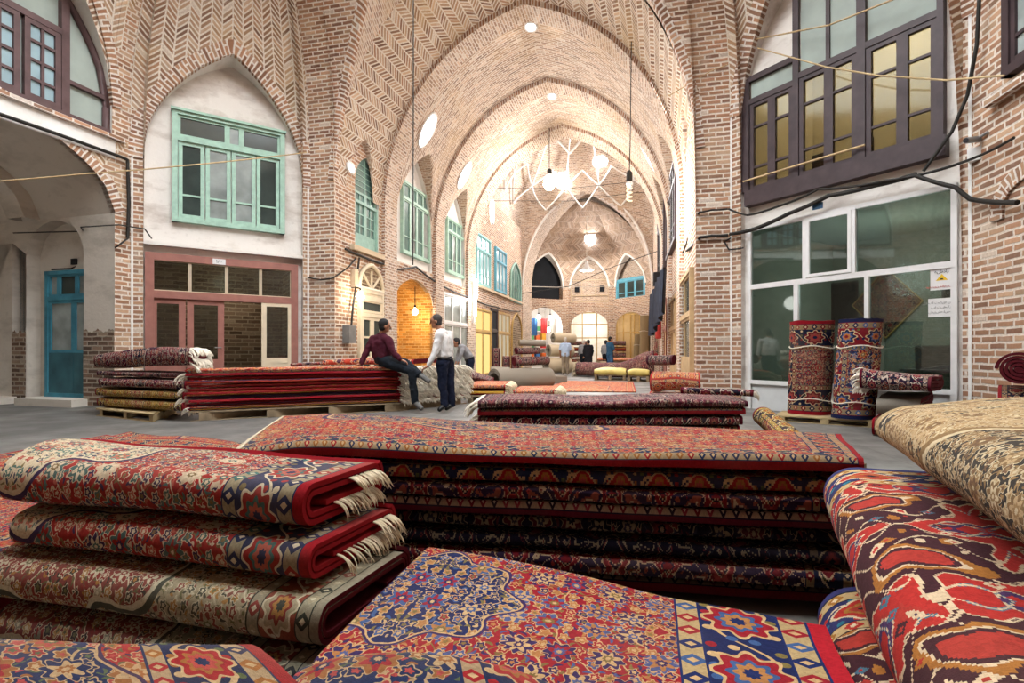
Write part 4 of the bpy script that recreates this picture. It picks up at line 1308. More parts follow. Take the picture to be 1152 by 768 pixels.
thing_box('number_plate', R1.pt(R1.at(921), R1.at(921, 232)[1], .03), (.16, .02, .1), aR, plain('plate blue', '#2f4f6c', .4, .1, 5), 'small blue number plate over the white-framed shop', 'sign')

# --- left side wall: arched brown window, passage with blue doors
r = (WU0, WU1, WZB, WZB + 3.4)
w = winroot(L0, r, 'arched dark brown window above the passage')
aL = math.atan2(L0.D.y, L0.D.x)
fr = MB()
def wp(u, z, n=0): return L0.pt(u, z, -.1 + n)
arcw = [(WU0 + (WU1 - WU0) * i / 40, arch_w0(WU0 + (WU1 - WU0) * i / 40)) for i in range(41)]
fr.tube([wp(WU1 - .04, WZB), wp(WU1 - .04, WZB + .5)] + [wp(u - .02, z - .05) for u, z in arcw[::-1]] + [wp(WU0, WZB)], .07, 6)
fr.box(wp((WU0 + WU1) / 2, WZB + .05), (WU1 - WU0, .14, .1), aL)
x1, x2, x3 = L0.at(79), L0.at(26.5), L0.at(21)
ztr = L0.at(60, 32)[1]
for u, zz in ((L0.at(76), arch_w0(L0.at(76))),): fr.box(wp(u, (WZB + zz) / 2), (.13, .13, zz - WZB), aL)
fr.box(wp((WU0 + L0.at(73)) / 2, ztr + .05), (L0.at(73) - WU0, .13, .11), aL)
fr.box(wp((L0.at(76) + WU1) / 2, L0.at(100, 100)[1]), (WU1 - L0.at(78) - .1, .1, .07), aL)
fr.build('frame', M['wood_brown_left'], w)
cu = [L0.at(X) for X in (71, 30, 25)]
du = cu[0] - cu[1]
for i in range(3):
    b = cu[0] - i * (du + .06)
    sash(w, L0, (b - du, b, WZB + .1, ztr), -.08, .085, (.5,), (.26, .5, .74), M['wood_brown_left'], M['blue_pane'], 'casement', .07)
pn = MB(); pn.poly(lambda u, z: L0.pt(u, z, -.13), [[(WU0, WZB), (WU1, WZB)] + arcw[::-1]]); pn.build('pane', M['pane_frost'], w)
# passage
pv = MB(); dep = 4.6
def pq(u, z, n): return L0.pt(u, z, n)
ths = [(u, z) for u, z in c1]
pv.grid([[pq(u, z, -.18) for u, z in ths], [pq(u, z, -1.9) for u, z in ths], [pq(u, z, -dep) for u, z in ths]], None, 0, True)
pv.grid([[pq(u, z, 0) for u, z in ths], [pq(u, z, -.18) for u, z in ths]], None, 0, True)
# an inner rib
ri = [(pc + (u - pc) * .9, max(pzs, pzs + (z - pzs) * .86)) for u, z in ths]
for n0, n1 in ((-2.0, -2.5),):
    pv.grid([[pq(u, z, n0) for u, z in ths], [pq(u, z, n0) for u, z in ri], [pq(u, z, n1) for u, z in ri], [pq(u, z, n1) for u, z in ths]], None, 0, False)
pv.poly(lambda u, z: pq(u, z, -dep), [[(pu0, 0)] + c1 + [(pu1, 0)]], 0)
pv.face([pq(pu0, 0, 0), pq(pu0, pzs, 0), pq(pu0, pzs, -dep), pq(pu0, 0, -dep)])
S('wall_passage', pv, M['plaster_grey'])
# side wall facing the camera, with two recessed doorways
PW = Wall(Vector(L0.pt(pu1, 0, -.0).xy), Vector(L0.pt(pu1, 0, -dep).xy), -L0.D)
db = sorted([PW.at(42), PW.at(93)]); da = sorted([PW.at(-60), PW.at(14)])
zd = PW.at(60, 303)[1]
ps = MB()
def blind(a, b, zs, zt): return archloop(a, b, .0, zs, zt, 14, 2.0, .08)
h1 = blind(db[0] - .03, db[1] + .32, 3.05, min(pzs - .02, 3.75)); 
zbr = PW.at(110, 372)[1]
ps.poly(lambda u, z: PW.pt(u, z), [[(0, 0), (PW.L, 0), (PW.L, pzs + .08), (0, pzs + .08)], h1, [(da[0], 0.0001), (da[1], 0.0001), (da[1], 3.3), (da[0], 3.3)]], 0)
for i in range(len(h1)):
    a, b = h1[i], h1[(i + 1) % len(h1)]
    ps.face([PW.pt(*a), PW.pt(*b), PW.pt(b[0], b[1], -.25), PW.pt(a[0], a[1], -.25)], None, 0)
ps.poly(lambda u, z: PW.pt(u, z, -.25), [h1], 0)
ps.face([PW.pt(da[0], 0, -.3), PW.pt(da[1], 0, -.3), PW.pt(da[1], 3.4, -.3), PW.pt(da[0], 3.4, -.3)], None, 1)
ps.face([PW.pt(da[0], 0, 0), PW.pt(da[0], 0, -.3), PW.pt(da[0], 3.4, -.3), PW.pt(da[0], 3.4, 0)], None, 0)
S('wall_passage_side', ps, [M['plaster_grey'], M['near_black']])
bk = MB()
for a, b in ((0.0, db[0] - .035), (db[1] + .33, da[0])):
    nb_ = 30; top = [(a + (b - a) * i / nb_, zbr + .03 * math.sin(i * .5 + a) + .015 * math.sin(i * 1.7)) for i in range(nb_ + 1)]
    bk.poly(lambda u, z: PW.pt(u, z, .015), [[(a, 0), (b, 0)] + top[::-1]], 0)
    bk.face([PW.pt(a, 0, .015), PW.pt(a, 0, 0), PW.pt(a, zbr, 0), PW.pt(a, zbr, .015)])
S('baseboard_left', bk, M['brick_low'])
ap = math.atan2(PW.D.y, PW.D.x)
for (a, b), zt_, n_, lab in ((db, zd, -.2, 'narrow blue glazed door in the passage'), (da, 3.3, -.2, 'blue door at the outer end of the passage wall')):
    rr_ = (a, b, .14, zt_)
    w = doorroot(PW, rr_, lab)
    P2 = shifted(PW, n_)
    zq = .14 + (zt_ - .14) * .78; zk_ = .14 + (zt_ - .14) * .35
    frame(w, P2, rr_, .03, .08, M['door_blue'], .09, rails=(zq,))
    for i, (f0, f1) in enumerate(((0, .28), (.28, .74), (.74, 1))):
        sash(w, P2, (lerp(a + .08, b - .08, f0), lerp(a + .08, b - .08, f1), zq + .04, zt_ - .08), .03, .045, (), (), M['door_blue'], M['curtain_pane'] if i != 1 else M['dark_pane'], 'transom_light')
    for f0, f1 in ((0, .36), (.36, 1)):
        q0, q1 = lerp(a + .08, b - .08, f0), lerp(a + .08, b - .08, f1)
        l = sash(w, P2, (q0, q1, zk_, zq - .04), .03, .06, (), (), M['door_blue'], M['curtain_pane'], 'door_leaf')
        k = MB(); k.box(P2.pt((q0 + q1) / 2, (.16 + zk_) / 2, .03), (q1 - q0 - .01, .045, zk_ - .14), ap); k.build('kick_panel', M['door_blue_low'], l)
    st = MB(); st.box(PW.pt((a + b) / 2, .07, .05), (b - a + .3, .5, .14), ap); st.build('step', M['plaster_grey'], w)
thing_box('number_plate', PW.pt(PW.at(69), PW.at(69, 292)[1], -.23), (.15, .03, .12), ap, 'black', 'small black number plate over the narrow blue door', 'sign')

light('passage_fill', 'POINT', L0.pt(pc, 3.2, -2.2), 16, (1, .95, .88), .3)  # weak fill added to brighten the passage, no lamp hangs here
# --- long hall, left side
def hall_window(W, rr_, n, wood, pane, cols=4, zfr=.74, label=None, transoms=3, fw=.07, pane2=None):
    u0, u1, z0, z1 = rr_
    w = winroot(W, rr_, label); zt = lerp(z0, z1, zfr)
    frame(w, W, rr_, n, fw * 1.1, wood, .12, rails=(zt,))
    for i in range(cols):
        a, b = lerp(u0 + fw, u1 - fw, i / cols), lerp(u0 + fw, u1 - fw, (i + 1) / cols)
        sash(w, W, (a, b, z0 + fw, zt - .03), n + .01, fw * .75, (), (.3,), wood, (pane2 if pane2 and i % 2 else pane))
    for i in range(transoms):
        a, b = lerp(u0 + fw, u1 - fw, i / transoms), lerp(u0 + fw, u1 - fw, (i + 1) / transoms)
        sash(w, W, (a, b, zt + .03, z1 - fw), n + .01, fw * .6, (), (), wood, pane, 'transom_light')
    return w
LWp = shifted(LW, -.13)
u0, u1, z0, z1 = g_
w = winroot(LW, g_, 'narrow green arched window by the near left pier')
frame(w, LWp, (u0, u1, z0, lerp(z0, z1, .5)), .05, .07, M['wood_green_dark'], .1)
mid = (u0 + u1) / 2
sash(w, LWp, (u0 + .06, mid, z0 + .3, lerp(z0, z1, .6)), .05, .06, (.5,), (.25, .5, .75), M['wood_green_dark'], M['teal_pane'])
sash(w, LWp, (mid, u1 - .06, z0 + .3, lerp(z0, z1, .6)), .05, .06, (.5,), (.25, .5, .75), M['wood_green_dark'], M['teal_pane'])
k = MB(); k.box(LWp.pt(mid, z0 + .17, .05), (u1 - u0 - .1, .06, .28), math.atan2(LW.D.y, LW.D.x)); k.build('bottom_panel', M['wood_green_dark'], w)
k = MB(); al_ = [q for q in archloop(u0, u1, lerp(z0, z1, .6), z1 - .75, z1 - .02)]
k.poly(lambda u, z: LWp.pt(u, z, .05), [al_]); k.build('arched_panel', M['teal_pane'], w)
k = MB()
for i in range(1, 6): k.box(LWp.pt(mid, lerp(lerp(z0, z1, .6), z1 - .1, i / 6), .055), ((u1 - u0) * (1 - .12 * i * i / 9), .02, .02), math.atan2(LW.D.y, LW.D.x))
k.box(LWp.pt(mid, lerp(z0, z1, .78), .055), (.03, .02, (z1 - z0) * .4), math.atan2(LW.D.y, LW.D.x))
k.build('lattice', M['wood_green_dark'], w)
hall_window(LWp, LWp.rect(450, 201, 284, 481), .05, M['wood_green'], M['teal_pane'], 4, .76, 'green window in the first tall white niche of the left wall', 4, pane2=M['curtain_pane'])
hall_window(LWp, LWp.rect(500.8, 243, 306, 521), .05, M['wood_green'], M['teal_pane'], 4, .76, 'green window in the second tall white niche of the left wall', 4, pane2=M['curtain_pane'])
hall_window(LW, LW.rect(534, 260, 319, 550), .05, M['wood_teal'], M['blue_pane'], 4, .7, 'teal window of the left wall under the dome', 3)
hall_window(LW, LW.rect(556, 277, 327, 568), .05, M['wood_blue'], M['blue_pane'], 3, .7, 'bright blue window of the left wall under the dome', 3)
rr_ = LW.rect(573.5, 292, 337, 585)
w = winroot(LW, rr_, 'grey arched window at the far end of the left wall')
k = MB(); k.poly(lambda u, z: LW.pt(u, z, .03), [archloop(rr_[0], rr_[1], rr_[2], rr_[3] - 1.0, rr_[3])]); k.build('pane', M['teal_pane'], w)
k = MB(); al_ = archloop(rr_[0], rr_[1], rr_[2], rr_[3] - 1.0, rr_[3]); k.tube([LW.pt(u, z, .05) for u, z in al_ + al_[:1]], .06, 5)
for t in (.25, .5, .75): k.box(LW.pt(lerp(rr_[0], rr_[1], t), lerp(rr_[2], rr_[3], .38), .05), (.05, .05, (rr_[3] - rr_[2]) * .76), math.atan2(LW.D.y, LW.D.x))
k.build('frame', M['wood_green_dark'], w)
aLW = math.atan2(LW.D.y, LW.D.x)
# white arched door
rr_ = LW.rect(402, 294, 420, 429); u0, u1, z0, z1 = rr_; z0 = .02
w = doorroot(LW, rr_, 'tall white arched door on the left wall')
hd = z1 - .65
sp = [(u0, z0), (u1, z0)] 
frame(w, LW, (u0, u1, z0, hd), .04, .1, M['cream_paint'], .1, rails=(2.0, lerp(2.0, hd, .62)))
k = MB(); al_ = archloop(u0 + .02, u1 - .02, hd, hd + .12, z1, 14, 2.0, .15)
k.tube([LW.pt(u, z, .05) for u, z in al_ + al_[:1]], .06, 5)
for t in (.3, .5, .7): k.bar(LW.pt((u0 + u1) / 2, hd, .05), LW.pt(lerp(u0, u1, t + (t - .5) * .7), hd + .5 - abs(t - .5) * .6, .05), .04, .04)
k.build('fanlight', M['cream_paint'], w)
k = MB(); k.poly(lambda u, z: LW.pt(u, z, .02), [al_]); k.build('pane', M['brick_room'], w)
mid = (u0 + u1) / 2
for a, b in ((u0 + .1, mid), (mid, u1 - .1)):
    l = sash(w, LW, (a, b, z0 + .05, 1.96), .05, .09, (), (.45, .72), M['cream_paint'], M['dark_pane'], 'door_leaf')
    sash(w, LW, (a, b, lerp(2.0, hd, .66), hd - .08), .05, .07, (), (), M['cream_paint'], M['dark_pane'], 'transom_light')
sash(w, LW, (u0 + .1, u1 - .1, 2.06, lerp(2.0, hd, .58)), .05, .06, (), (), M['cream_paint'], M['dark_pane'], 'transom_light')
cs = MB(); cs.box(LW.pt(uy(LW, 12.0), z1 + .3, .05), (1.5, .16, .12), aLW); S('trim_30', cs, M['dado'])
# shop fronts further along
def shopfront(W, X0, X1, Yt, label, wood, pane, n=.04, zfr=.66, cols=2, kick=.5, fw=.08, door=None):
    a, zt = W.at(X0, Yt); b = W.at(X1); a, b = min(a, b), max(a, b)
    rr_ = (a, b, .02, zt); w = doorroot(W, rr_, label); zq = zt * zfr; an = math.atan2(W.D.y, W.D.x)
    frame(w, W, rr_, n, fw, wood, .1, rails=(zq,))
    for i in range(cols):
        q0, q1 = lerp(a + fw, b - fw, i / cols), lerp(a + fw, b - fw, (i + 1) / cols)
        sash(w, W, (q0, q1, zq + .04, zt - fw), n, .05, (), (), wood, pane, 'transom_light')
        l = sash(w, W, (q0, q1, .05, zq - .04), n, .06, (), (), wood, pane, 'door_leaf')
        if kick:
            k = MB(); k.box(W.pt((q0 + q1) / 2, .05 + kick / 2, n), (q1 - q0 - .1, .05, kick), an); k.build('kick_panel', wood, l)
    return w
M['pane_warm'] = emit('lit yellow shop window', '#ffd98a', 1.15)
M['pane_soft'] = emit('lit pale shop window', '#ffeccb', .55)
shopfront(LW, 497, 525.5, 328, 'white-framed shop front beyond the lit niche', M['white_paint'], M['curtain_pane'], cols=3)
shopfront(LW, 532, 551, 345, 'shop front glowing yellow on the left wall', M['frame_gold'], M['pane_warm'], cols=2, kick=.0)
shopfront(LW, 551.5, 558.5, 346, 'dark doorway between the yellow shop fronts', M['wood_brown'], M['near_black'], cols=1)
shopfront(LW, 559, 572.5, 350, 'second yellow lit shop front on the left wall', M['frame_gold'], M['pane_soft'], cols=3, kick=.3)
rr_ = LW.rect(575, 351, 412, 586)
w = doorroot(LW, rr_, 'arched doorway at the far end of the left wall')
al_ = archloop(rr_[0], rr_[1], .02, rr_[3] - .9, rr_[3])
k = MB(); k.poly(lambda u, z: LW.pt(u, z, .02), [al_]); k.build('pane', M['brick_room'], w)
k = MB(); k.tube([LW.pt(u, z, .03) for u, z in al_ + al_[:1]], .07, 5); k.build('frame', M['frame_gold'], w)
# ledge between the storeys
lg = MB(); lg.box(LW.pt(uy(LW, 25), LW.at(560, 333)[1] + .1, .05), (8.4, .14, .1), aLW); S('trim_31', lg, M['dado'])

# --- long hall, right side
for X0, Yt, Yb, X1, lab in ((764, 172, 268, 753, 'first brown window high on the right wall'), (750, 208, 300, 742.5, 'second brown window high on the right wall')):
    rr_ = RW.rect(X0, Yt, Yb, X1)
    hall_window(RW, rr_, .06, M['wood_brown'], M['teal_pane'], 4, .72, lab, 4, .09)
shopfront(RW, 781, 766, 300, 'pale wooden shop front nearest the right pier', M['shutter_wood'], M['dark_pane'], cols=2, kick=.9)
shopfront(RW, 764, 755, 330, 'second wooden shop front of the right wall', M['shutter_wood'], M['shutter_wood'], cols=3, kick=.9)
shopfront(RW, 752, 744, 335, 'brown wooden shop front of the right wall', M['wood_red'], M['shutter_wood'], cols=3, kick=.9)

# --- far end
aE = [math.atan2(W.D.y, W.D.x) for W in EW]
a, b, zb, zt = EH[2]
E2 = shifted(EW[2], -.12)
rr_ = (a, b, EW[2].at(700, 338)[1], EW[2].at(709, 313)[1])
hall_window(E2, rr_, .05, M['wood_blue'], M['dark_pane'], 3, .97, 'blue window in the far right arch', 1, .12)
w = winroot(EW[1], (EH[1][0], EH[1][1], 4.4, 6), 'brown shuttered wall with small windows in the middle far arch')
E1 = shifted(EW[1], -.4)
k = MB(); q0, q1 = EH[1][0], EH[1][1]
frame(w, E1, (q0, q1, 4.4, 5.9), .03, .05, M['dado'], .05, posts=(lerp(q0, q1, .3), lerp(q0, q1, .66)), rails=(4.85,))
for t in (.17, .83):
    k = MB(); k.box(E1.pt(lerp(q0, q1, t), 5.3, .03), (.3, .05, .4), aE[1]); k.build('pane', M['near_black'], w)
# shop rooms behind the three lower arches
for i, (W, mat) in enumerate(zip(EW, ('plaster_clean', 'plaster_clean', 'dado'))):
    room('wall_far_shop' if i == 0 else 'wall_far_shop.%03d' % i, W, EH[i][0] - .05, EH[i][1] + .05, .01, 4.1, 2.6, M[mat], gap=.02)
q0, q1 = EH[1][0], EH[1][1]
w = doorroot(EW[1], (q0, q1, 0, 3.7), 'white glazed shop front in the middle far arch')
frame(w, EW[1], (q0, q1, .02, 3.7), -.06, .06, M['frame_gold'], .06, posts=(lerp(q0, q1, .32), lerp(q0, q1, .7)), rails=(2.0, 2.9))
M['pane_white'] = emit('brightly lit shop glass', '#fff6e0', 1.5)
for f0, f1, z0_, z1_ in ((.32, .7, 2.95, 3.6), (.34, .68, 2.2, 2.85)):
    k = MB(); k.box(EW[1].pt(lerp(q0, q1, (f0 + f1) / 2), (z0_ + z1_) / 2, -.3), ((f1 - f0) * (q1 - q0), .02, z1_ - z0_), aE[1]); k.build('pane', M['pane_white'], w)
q0, q1 = EH[2][0], EH[2][1]
w = doorroot(EW[2], (q0, q1, 0, 3.6), 'yellow lit shop front in the far right arch')
frame(w, EW[2], (q0, q1, .02, 3.5), -.06, .07, M['frame_gold'], .06, posts=(lerp(q0, q1, .25), lerp(q0, q1, .5), lerp(q0, q1, .62), lerp(q0, q1, .8)), rails=(2.3,))
for a_, b_, c_ in (((EW[0], .5, -1.2), 26, (1, .95, .9)), ((EW[1], .5, -1.3), 60, (1, .95, .85)), ((EW[2], .5, -1.0), 50, (1, .82, .5))):
    W, t, n = a_; light('far_shop_light', 'POINT', W.pt(lerp(EH[EW.index(W)][0], EH[EW.index(W)][1], t), 2.9, n), b_, c_, .15)
# colourful goods on shelves of the far left shop
q0, q1 = EH[0][0], EH[0][1]
cols = ['#c23a3a', '#d7d0c6', '#d9a13a', '#3a6aa3', '#b84a7a', '#e0ded8', '#4a8a5a', '#c9622c']
gm = [plain('goods %d' % i, c, .6, .1, 5) for i, c in enumerate(cols)]
rnd = random.Random(3)
sh = empty('shelving', EW[0].pt((q0 + q1) / 2, .02, -2.3), 'white shelving at the back of the bright far left shop', 'shelves')
for k_ in range(4):
    b = MB(); b.box(EW[0].pt((q0 + q1) / 2, .7 + .6 * k_, -2.3), (q1 - q0 - .1, .4, .04), aE[0]); b.build('shelf', M['white_paint'], sh)
for u in (q0 + .06, q1 - .06): b = MB(); b.box(EW[0].pt(u, 1.4, -2.3), (.05, .42, 2.8), aE[0]); b.build('upright', M['white_paint'], sh)
words_ = ['first', 'second', 'third', 'fourth', 'fifth', 'sixth']
for k_ in range(4):
    for j in range(6):
        u = lerp(q0 + .25, q1 - .25, j / 5); h = rnd.uniform(.22, .46)
        thing_box('goods_box', EW[0].pt(u, .725 + .6 * k_ + h / 2, -2.28), (min(.3, (q1 - q0 - .5) / 5 * .85), .28, h), aE[0], rnd.choice(gm), 'brightly coloured packet on a shelf of the far left shop', 'goods', 'packets on the far left shop shelves')
for j in range(4):
    u = lerp(q0 + .3, q1 - .3, j / 3); h = 1.0 + .15 * (j % 2)
    b = MB(); n_ = 8
    rows = [[EW[0].pt(u + (i / n_ - .5) * min(.45, (q1 - q0 - .6) / 3 * .9), 3.3 - h * t / 5, -.7 - .04 * math.sin(i * 2.2)) for i in range(n_ + 1)] for t in range(6)]
    b.grid(rows); b.grid([[p + Vector((0, .012, 0)) for p in r_] for r_ in rows], flip=True)
    o = b.build('hanging_cloth', gm[(0, 3, 0, 1)[j]]); recentre(o, EW[0].pt(u, 3.3, -.7)); props(o, ['red cloth hung leftmost in the far left shop', 'blue cloth hung in the far left shop', 'red cloth hung right of the blue one in the far left shop', 'pale cloth hung rightmost in the far left shop'][j], 'cloth')
# ------------------------------------------------------------------ carpets of the foreground
def D2(X, d):
    q = P(X, HZ, d); return (q.x, q.y)
def quad(*a): return [D2(*q) for q in a]
def smooth(a, b, x):
    t = min(1, max(0, (x - a) / (b - a))); return t * t * (3 - 2 * t)
# near left stack
GA = 'folded carpets of the near left stack'
bulge = lambda s, t: .05 * (1 - smooth(0, .7, s)) * math.sin(min(1, max(0, t)) * PI)
folded('folded_carpet', 'rose', 'back_red', 'red folded carpet with ivory motifs, topmost of the near left stack', quad((-6, 1.74), (338, 1.5), (432, 1.92), (95, 2.35)), .512, .155, GA,
       turns=2.45, th=.017, phase=PI * .1, rev=True, mult=1.9, seed=1, wob=.012, top=bulge, nl=40, npr=72, fringe=[1], fr_turn=(.74, .98), fr_n=100, fr_len=.075)
folded('folded_carpet', 'rose', 'back_red', 'second carpet from the top of the near left stack, red with a blue border', quad((8, 1.70), (345, 1.43), (446, 1.87), (105, 2.33)), .385, .12, GA,
       turns=2.45, th=.014, phase=PI * .1, rev=True, mult=1.9, seed=1, wob=.008, nl=40, npr=72, fringe=[1], fr_turn=(.78, 1.0), fr_n=90, fr_len=.08)
folded('folded_carpet', 'ivory', 'back_dark', 'beige and brick-red carpet third from the top of the near left stack', quad((-28, 1.62), (356, 1.34), (462, 1.8), (92, 2.3)), .24, .139, GA,
       turns=2.2, th=.014, phase=PI * .12, rev=True, mult=1.5, mirror=True, seed=1, wob=.008, nl=40, npr=72)
folded('folded_carpet', 'sage', 'back_dark', 'grey-green carpet below the beige one in the near left stack', quad((-12, 1.57), (338, 1.29), (440, 1.76), (98, 2.28)), .116, .118, GA,
       turns=2.2, th=.013, phase=PI * .12, rev=True, mult=1.5, mirror=True, seed=1, wob=.006, nl=36, npr=60)
folded('folded_carpet', 'dark', 'back_dark', 'dark carpet on the floor at the bottom of the near left stack', quad((0, 1.6), (330, 1.32), (430, 1.75), (110, 2.25)), .002, .108, GA, turns=1.6, th=.02, rev=True, seed=1, wob=.003, nl=16, npr=40)
# carpets nearest the lens along the lower edge
folded('folded_carpet', 'heriz_fine', 'back_red', 'dusty red carpet corner at the bottom left edge', quad((-90, 1.02), (268, 1.0), (400, .72), (-260, .74)), .325, .2, None, turns=1.6, th=.02, seed=5, edge_at=.33, mult=1.5, wob=.012, nl=30, npr=50)
folded('folded_carpet', 'dark', 'back_dark', 'dark carpet under the dusty red corner at the bottom left', quad((-80, 1.0), (262, .98), (380, .73), (-240, .75)), .002, .31, None, turns=1.2, th=.02, seed=5.5, wob=.004, nl=12, npr=30)
folded('folded_carpet', 'heriz_fine', 'back_red', 'rounded red carpet edge at the bottom centre, below the blue-bordered carpet', quad((352, .97), (640, .93), (760, .66), (250, .70)), .335, .205, None, turns=1.6, th=.02, seed=6, edge_at=.33, mult=1.6, wob=.014, nl=30, npr=50, top=lambda s, t: -.06 * (2 * s - .9) ** 2)
folded('folded_carpet', 'dark', 'back_dark', 'dark carpet under the rounded red carpet at the bottom centre', quad((360, .95), (630, .92), (740, .68), (270, .71)), .002, .32, None, turns=1.2, th=.02, seed=6.5, wob=.004, nl=12, npr=30)
# the bright red carpet with a navy border, sloping in front of the big stack
folded('folded_carpet', 'mashad', 'back_red', 'bright red carpet with navy and gold border at front centre', quad((330, 1.10), (985, 1.02), (922, 1.46), (492, 1.99)), .185, .155, None, turns=1.3, th=.03, edge_at=.5, mult=1.8, seed=7, wob=.016, nl=46, npr=90, p=2.6, top=lambda s, t: .02 * math.sin(s * 5 + 1) - .02 * smooth(.75, 1, s))
folded('folded_carpet', 'dark', 'back_dark', 'dark carpet beneath the bright red navy-bordered carpet', quad((380, 1.12), (945, 1.04), (900, 1.46), (505, 1.93)), .002, .175, None, turns=1.2, th=.03, seed=7.5, wob=.006, nl=20, npr=40)
# the wide stack in the middle
GC = 'carpets of the wide middle stack'
CL = [('heriz', 'back_red', 'top carpet of the wide middle stack, bright red with cream fringe at its left end', .086, 0, 0),
      ('herizgeo', 'back_red', 'second carpet from the top of the wide middle stack, floral border along its fold', .07, 2, .02),
      ('darkgeo', 'back_red', 'third carpet from the top of the wide middle stack, dark red hooked figures', .074, -4, .0),
      ('wine', 'back_red', 'fourth carpet from the top of the wide middle stack, small flowers and red edge', .07, -8, .03),
      ('ink', 'back_dark', 'fifth carpet from the top of the wide middle stack, navy painted dark for shade', .066, 6, .05),
      ('inkgeo', 'back_dark', 'sixth carpet from the top of the wide middle stack, shade painted in, faint motifs', .072, 2, .02),
      ('darkgeo', 'back_dark', 'seventh carpet from the top of the wide middle stack, deep red with pale blue figures', .076, 10, .0),
      ('ink', 'back_dark', 'lowest carpet of the wide middle stack, shade painted in, on the floor', .07, 0, .04)]
z = .618
for i, (k_, b_, lab, h, dx, dd) in enumerate(CL):
    z -= h
    fr = dict(fringe=[0], fr_turn=(.02, .5), fr_n=220, fr_len=.1, fr_rad=.0035) if i == 0 else {}
    tp = (lambda s, t: .012 * math.sin(s * 9) + .02 * math.sin(t * PI) * math.sin(s * 3 + .6) - .03 * (1 - smooth(0, .12, s))) if i == 0 else None
    folded('folded_carpet', k_, b_, lab, quad((270 + dx, 2.44 + dd - .012 * i), (972 - dx * .5, 2.06 + dd - .013 * i), (945, 2.85), (322 + dx, 3.84)), max(z, .003) , h - .006, GC,
           turns=1.25, th=.026, edge_at=(.015, .17, .5, .03, .42, .6, .36, .02)[i], mult=(1.25, 1.0)[i > 0], seed=11, wob=.009, nl=60, npr=90, top=tp, **fr)
# right-hand pile beside the camera: long folded carpets running away
dD, pD = Vector((math.sin(R(15)), math.cos(R(15)))), Vector((math.cos(R(15)), -math.sin(R(15))))
def DQ(f0, f1, a0, a1, sk=0): return [tuple(dD * f0 + pD * a0), tuple(dD * f1 + pD * a0), tuple(dD * (f1 + sk) + pD * a1), tuple(dD * f0 + pD * a1)]
GD = 'long folded carpets in the right corner pile'
folded('folded_carpet', 'kerman', 'back_tan', 'beige finely patterned carpet on top of the right corner pile', DQ(.25, 2.28, .33, 1.35, .12),   .695, .27, GD, turns=1.6, th=.03, phase=PI * 1.6, mult=1.5, mirror=False, seed=21, wob=.015, nl=50, npr=90, p=2.2, top=lambda s, t: -.035 * smooth(.8, 1.0, s) - .05 * smooth(.0, .5, .5 - t))
folded('folded_carpet', 'tribal', 'back_red', 'red, black and ochre carpet with hooked figures under the beige carpet', DQ(.2, 2.27, .15, 1.25, .1), .372, .325, GD, turns=1.5, th=.04, phase=PI * 1.3, seed=22, wob=.016, nl=50, npr=90, p=2.0, top=lambda s, t: -.015 * smooth(.85, 1.0, s))
folded('folded_carpet', 'tribal', 'back_red', 'lowest carpet of the right corner pile, purple edge and hooked figures', DQ(.25, 2.0, .11, 1.2, .15), .003, .36, GD, turns=1.5, th=.04, phase=PI * 1.3, seed=22, wob=.014, nl=40, npr=80, p=2.0, top=lambda s, t: -.03 * smooth(.7, 1.0, s))
# low broad pile on the left floor
def LQ(*a): return [tuple(FWD * d + RGT * l) for l, d in a]
GE = 'broad flat carpets of the low left pile'
for i, (k_, lab, z0, h) in enumerate((('heriz_fine', 'rosy red carpet spread flat on top of the low left pile', .2, .085), ('mustard', 'middle carpet of the low left pile, dark with a yellowish edge', .1, .095), ('dark', 'bottom carpet of the low left pile on the floor', .003, .092))):
    folded('folded_carpet', k_, 'back_red', lab, LQ((-3.95 + .03 * i, 1.35), (-1.84 + .04 * i, 1.3), (-2.28 + .05 * i, 4.5), (-3.9, 5.25)), z0, h, GE, turns=1.2, th=.03, seed=31, wob=.014, nl=40, npr=90, phase=.3,
           top=(lambda s, t: .02 * math.sin(s * 6 + t * 4)) if i == 0 else None)
# second wide stack behind
GF = 'carpets of the stack behind the wide middle one'
FL_ = [('plum', 'top carpet of the dark stack behind the wide middle one, purple-red', .085), ('dark', 'second carpet of the dark stack behind, bright red edge and pale spots', .08), ('wine', 'third carpet of the dark stack behind, row of small pale motifs', .09), ('darkgeo', 'fourth carpet of the dark stack behind, dark with red edge', .1), ('dark', 'fifth carpet of the dark stack behind the wide middle one', .12), ('dark', 'lowest carpet of the dark stack behind the wide middle one', .115)]
z = .595
for i, (k_, lab, h) in enumerate(FL_):
    z -= h
    fr = dict(fringe=[0], fr_turn=(.0, 1), fr_n=160, fr_len=.16, fr_rad=.005, fr_mat='fringe_white') if i in (0, 2) else {}
    folded('folded_carpet', k_, 'back_red', lab, quad((537, 4.8 + .02 * i), (842 - 3 * i, 4.92), (822, 5.9), (548, 5.85)), max(z, .004), h - .005, GF, turns=1.3, th=.03, edge_at=(.35, .02, .16, .5, .1, .4)[i], seed=41, wob=.006, nl=40, npr=70, top=(lambda s, t: .014 * math.sin(s * 11)) if i == 0 else None, **fr)
def roll(name, key, back, label, p, q, r, group=None, turns=4, th=.02, seed=0, cat='carpet', fringe=None, wob=.01, sq=.95, **kw):
    """a rolled carpet lying from p to q (ground points with the height of the underside)"""
    p, q = Vector(p), Vector(q)
    d = (q - p); dx = Vector((d.x, d.y)).normalized(); n = Vector((-dx.y, dx.x)) * r
    Q = [(p.x - n.x, p.y - n.y), (q.x - n.x, q.y - n.y), (q.x + n.x, q.y + n.y), (p.x + n.x, p.y + n.y)]
    return folded(name, key, back, label, Q, p.z, 2 * r * sq, group, cat, fringe, turns=turns, th=th, p=2.0, seed=seed, wob=wob, tilt=(0, q.z - p.z, q.z - p.z, 0), **kw)
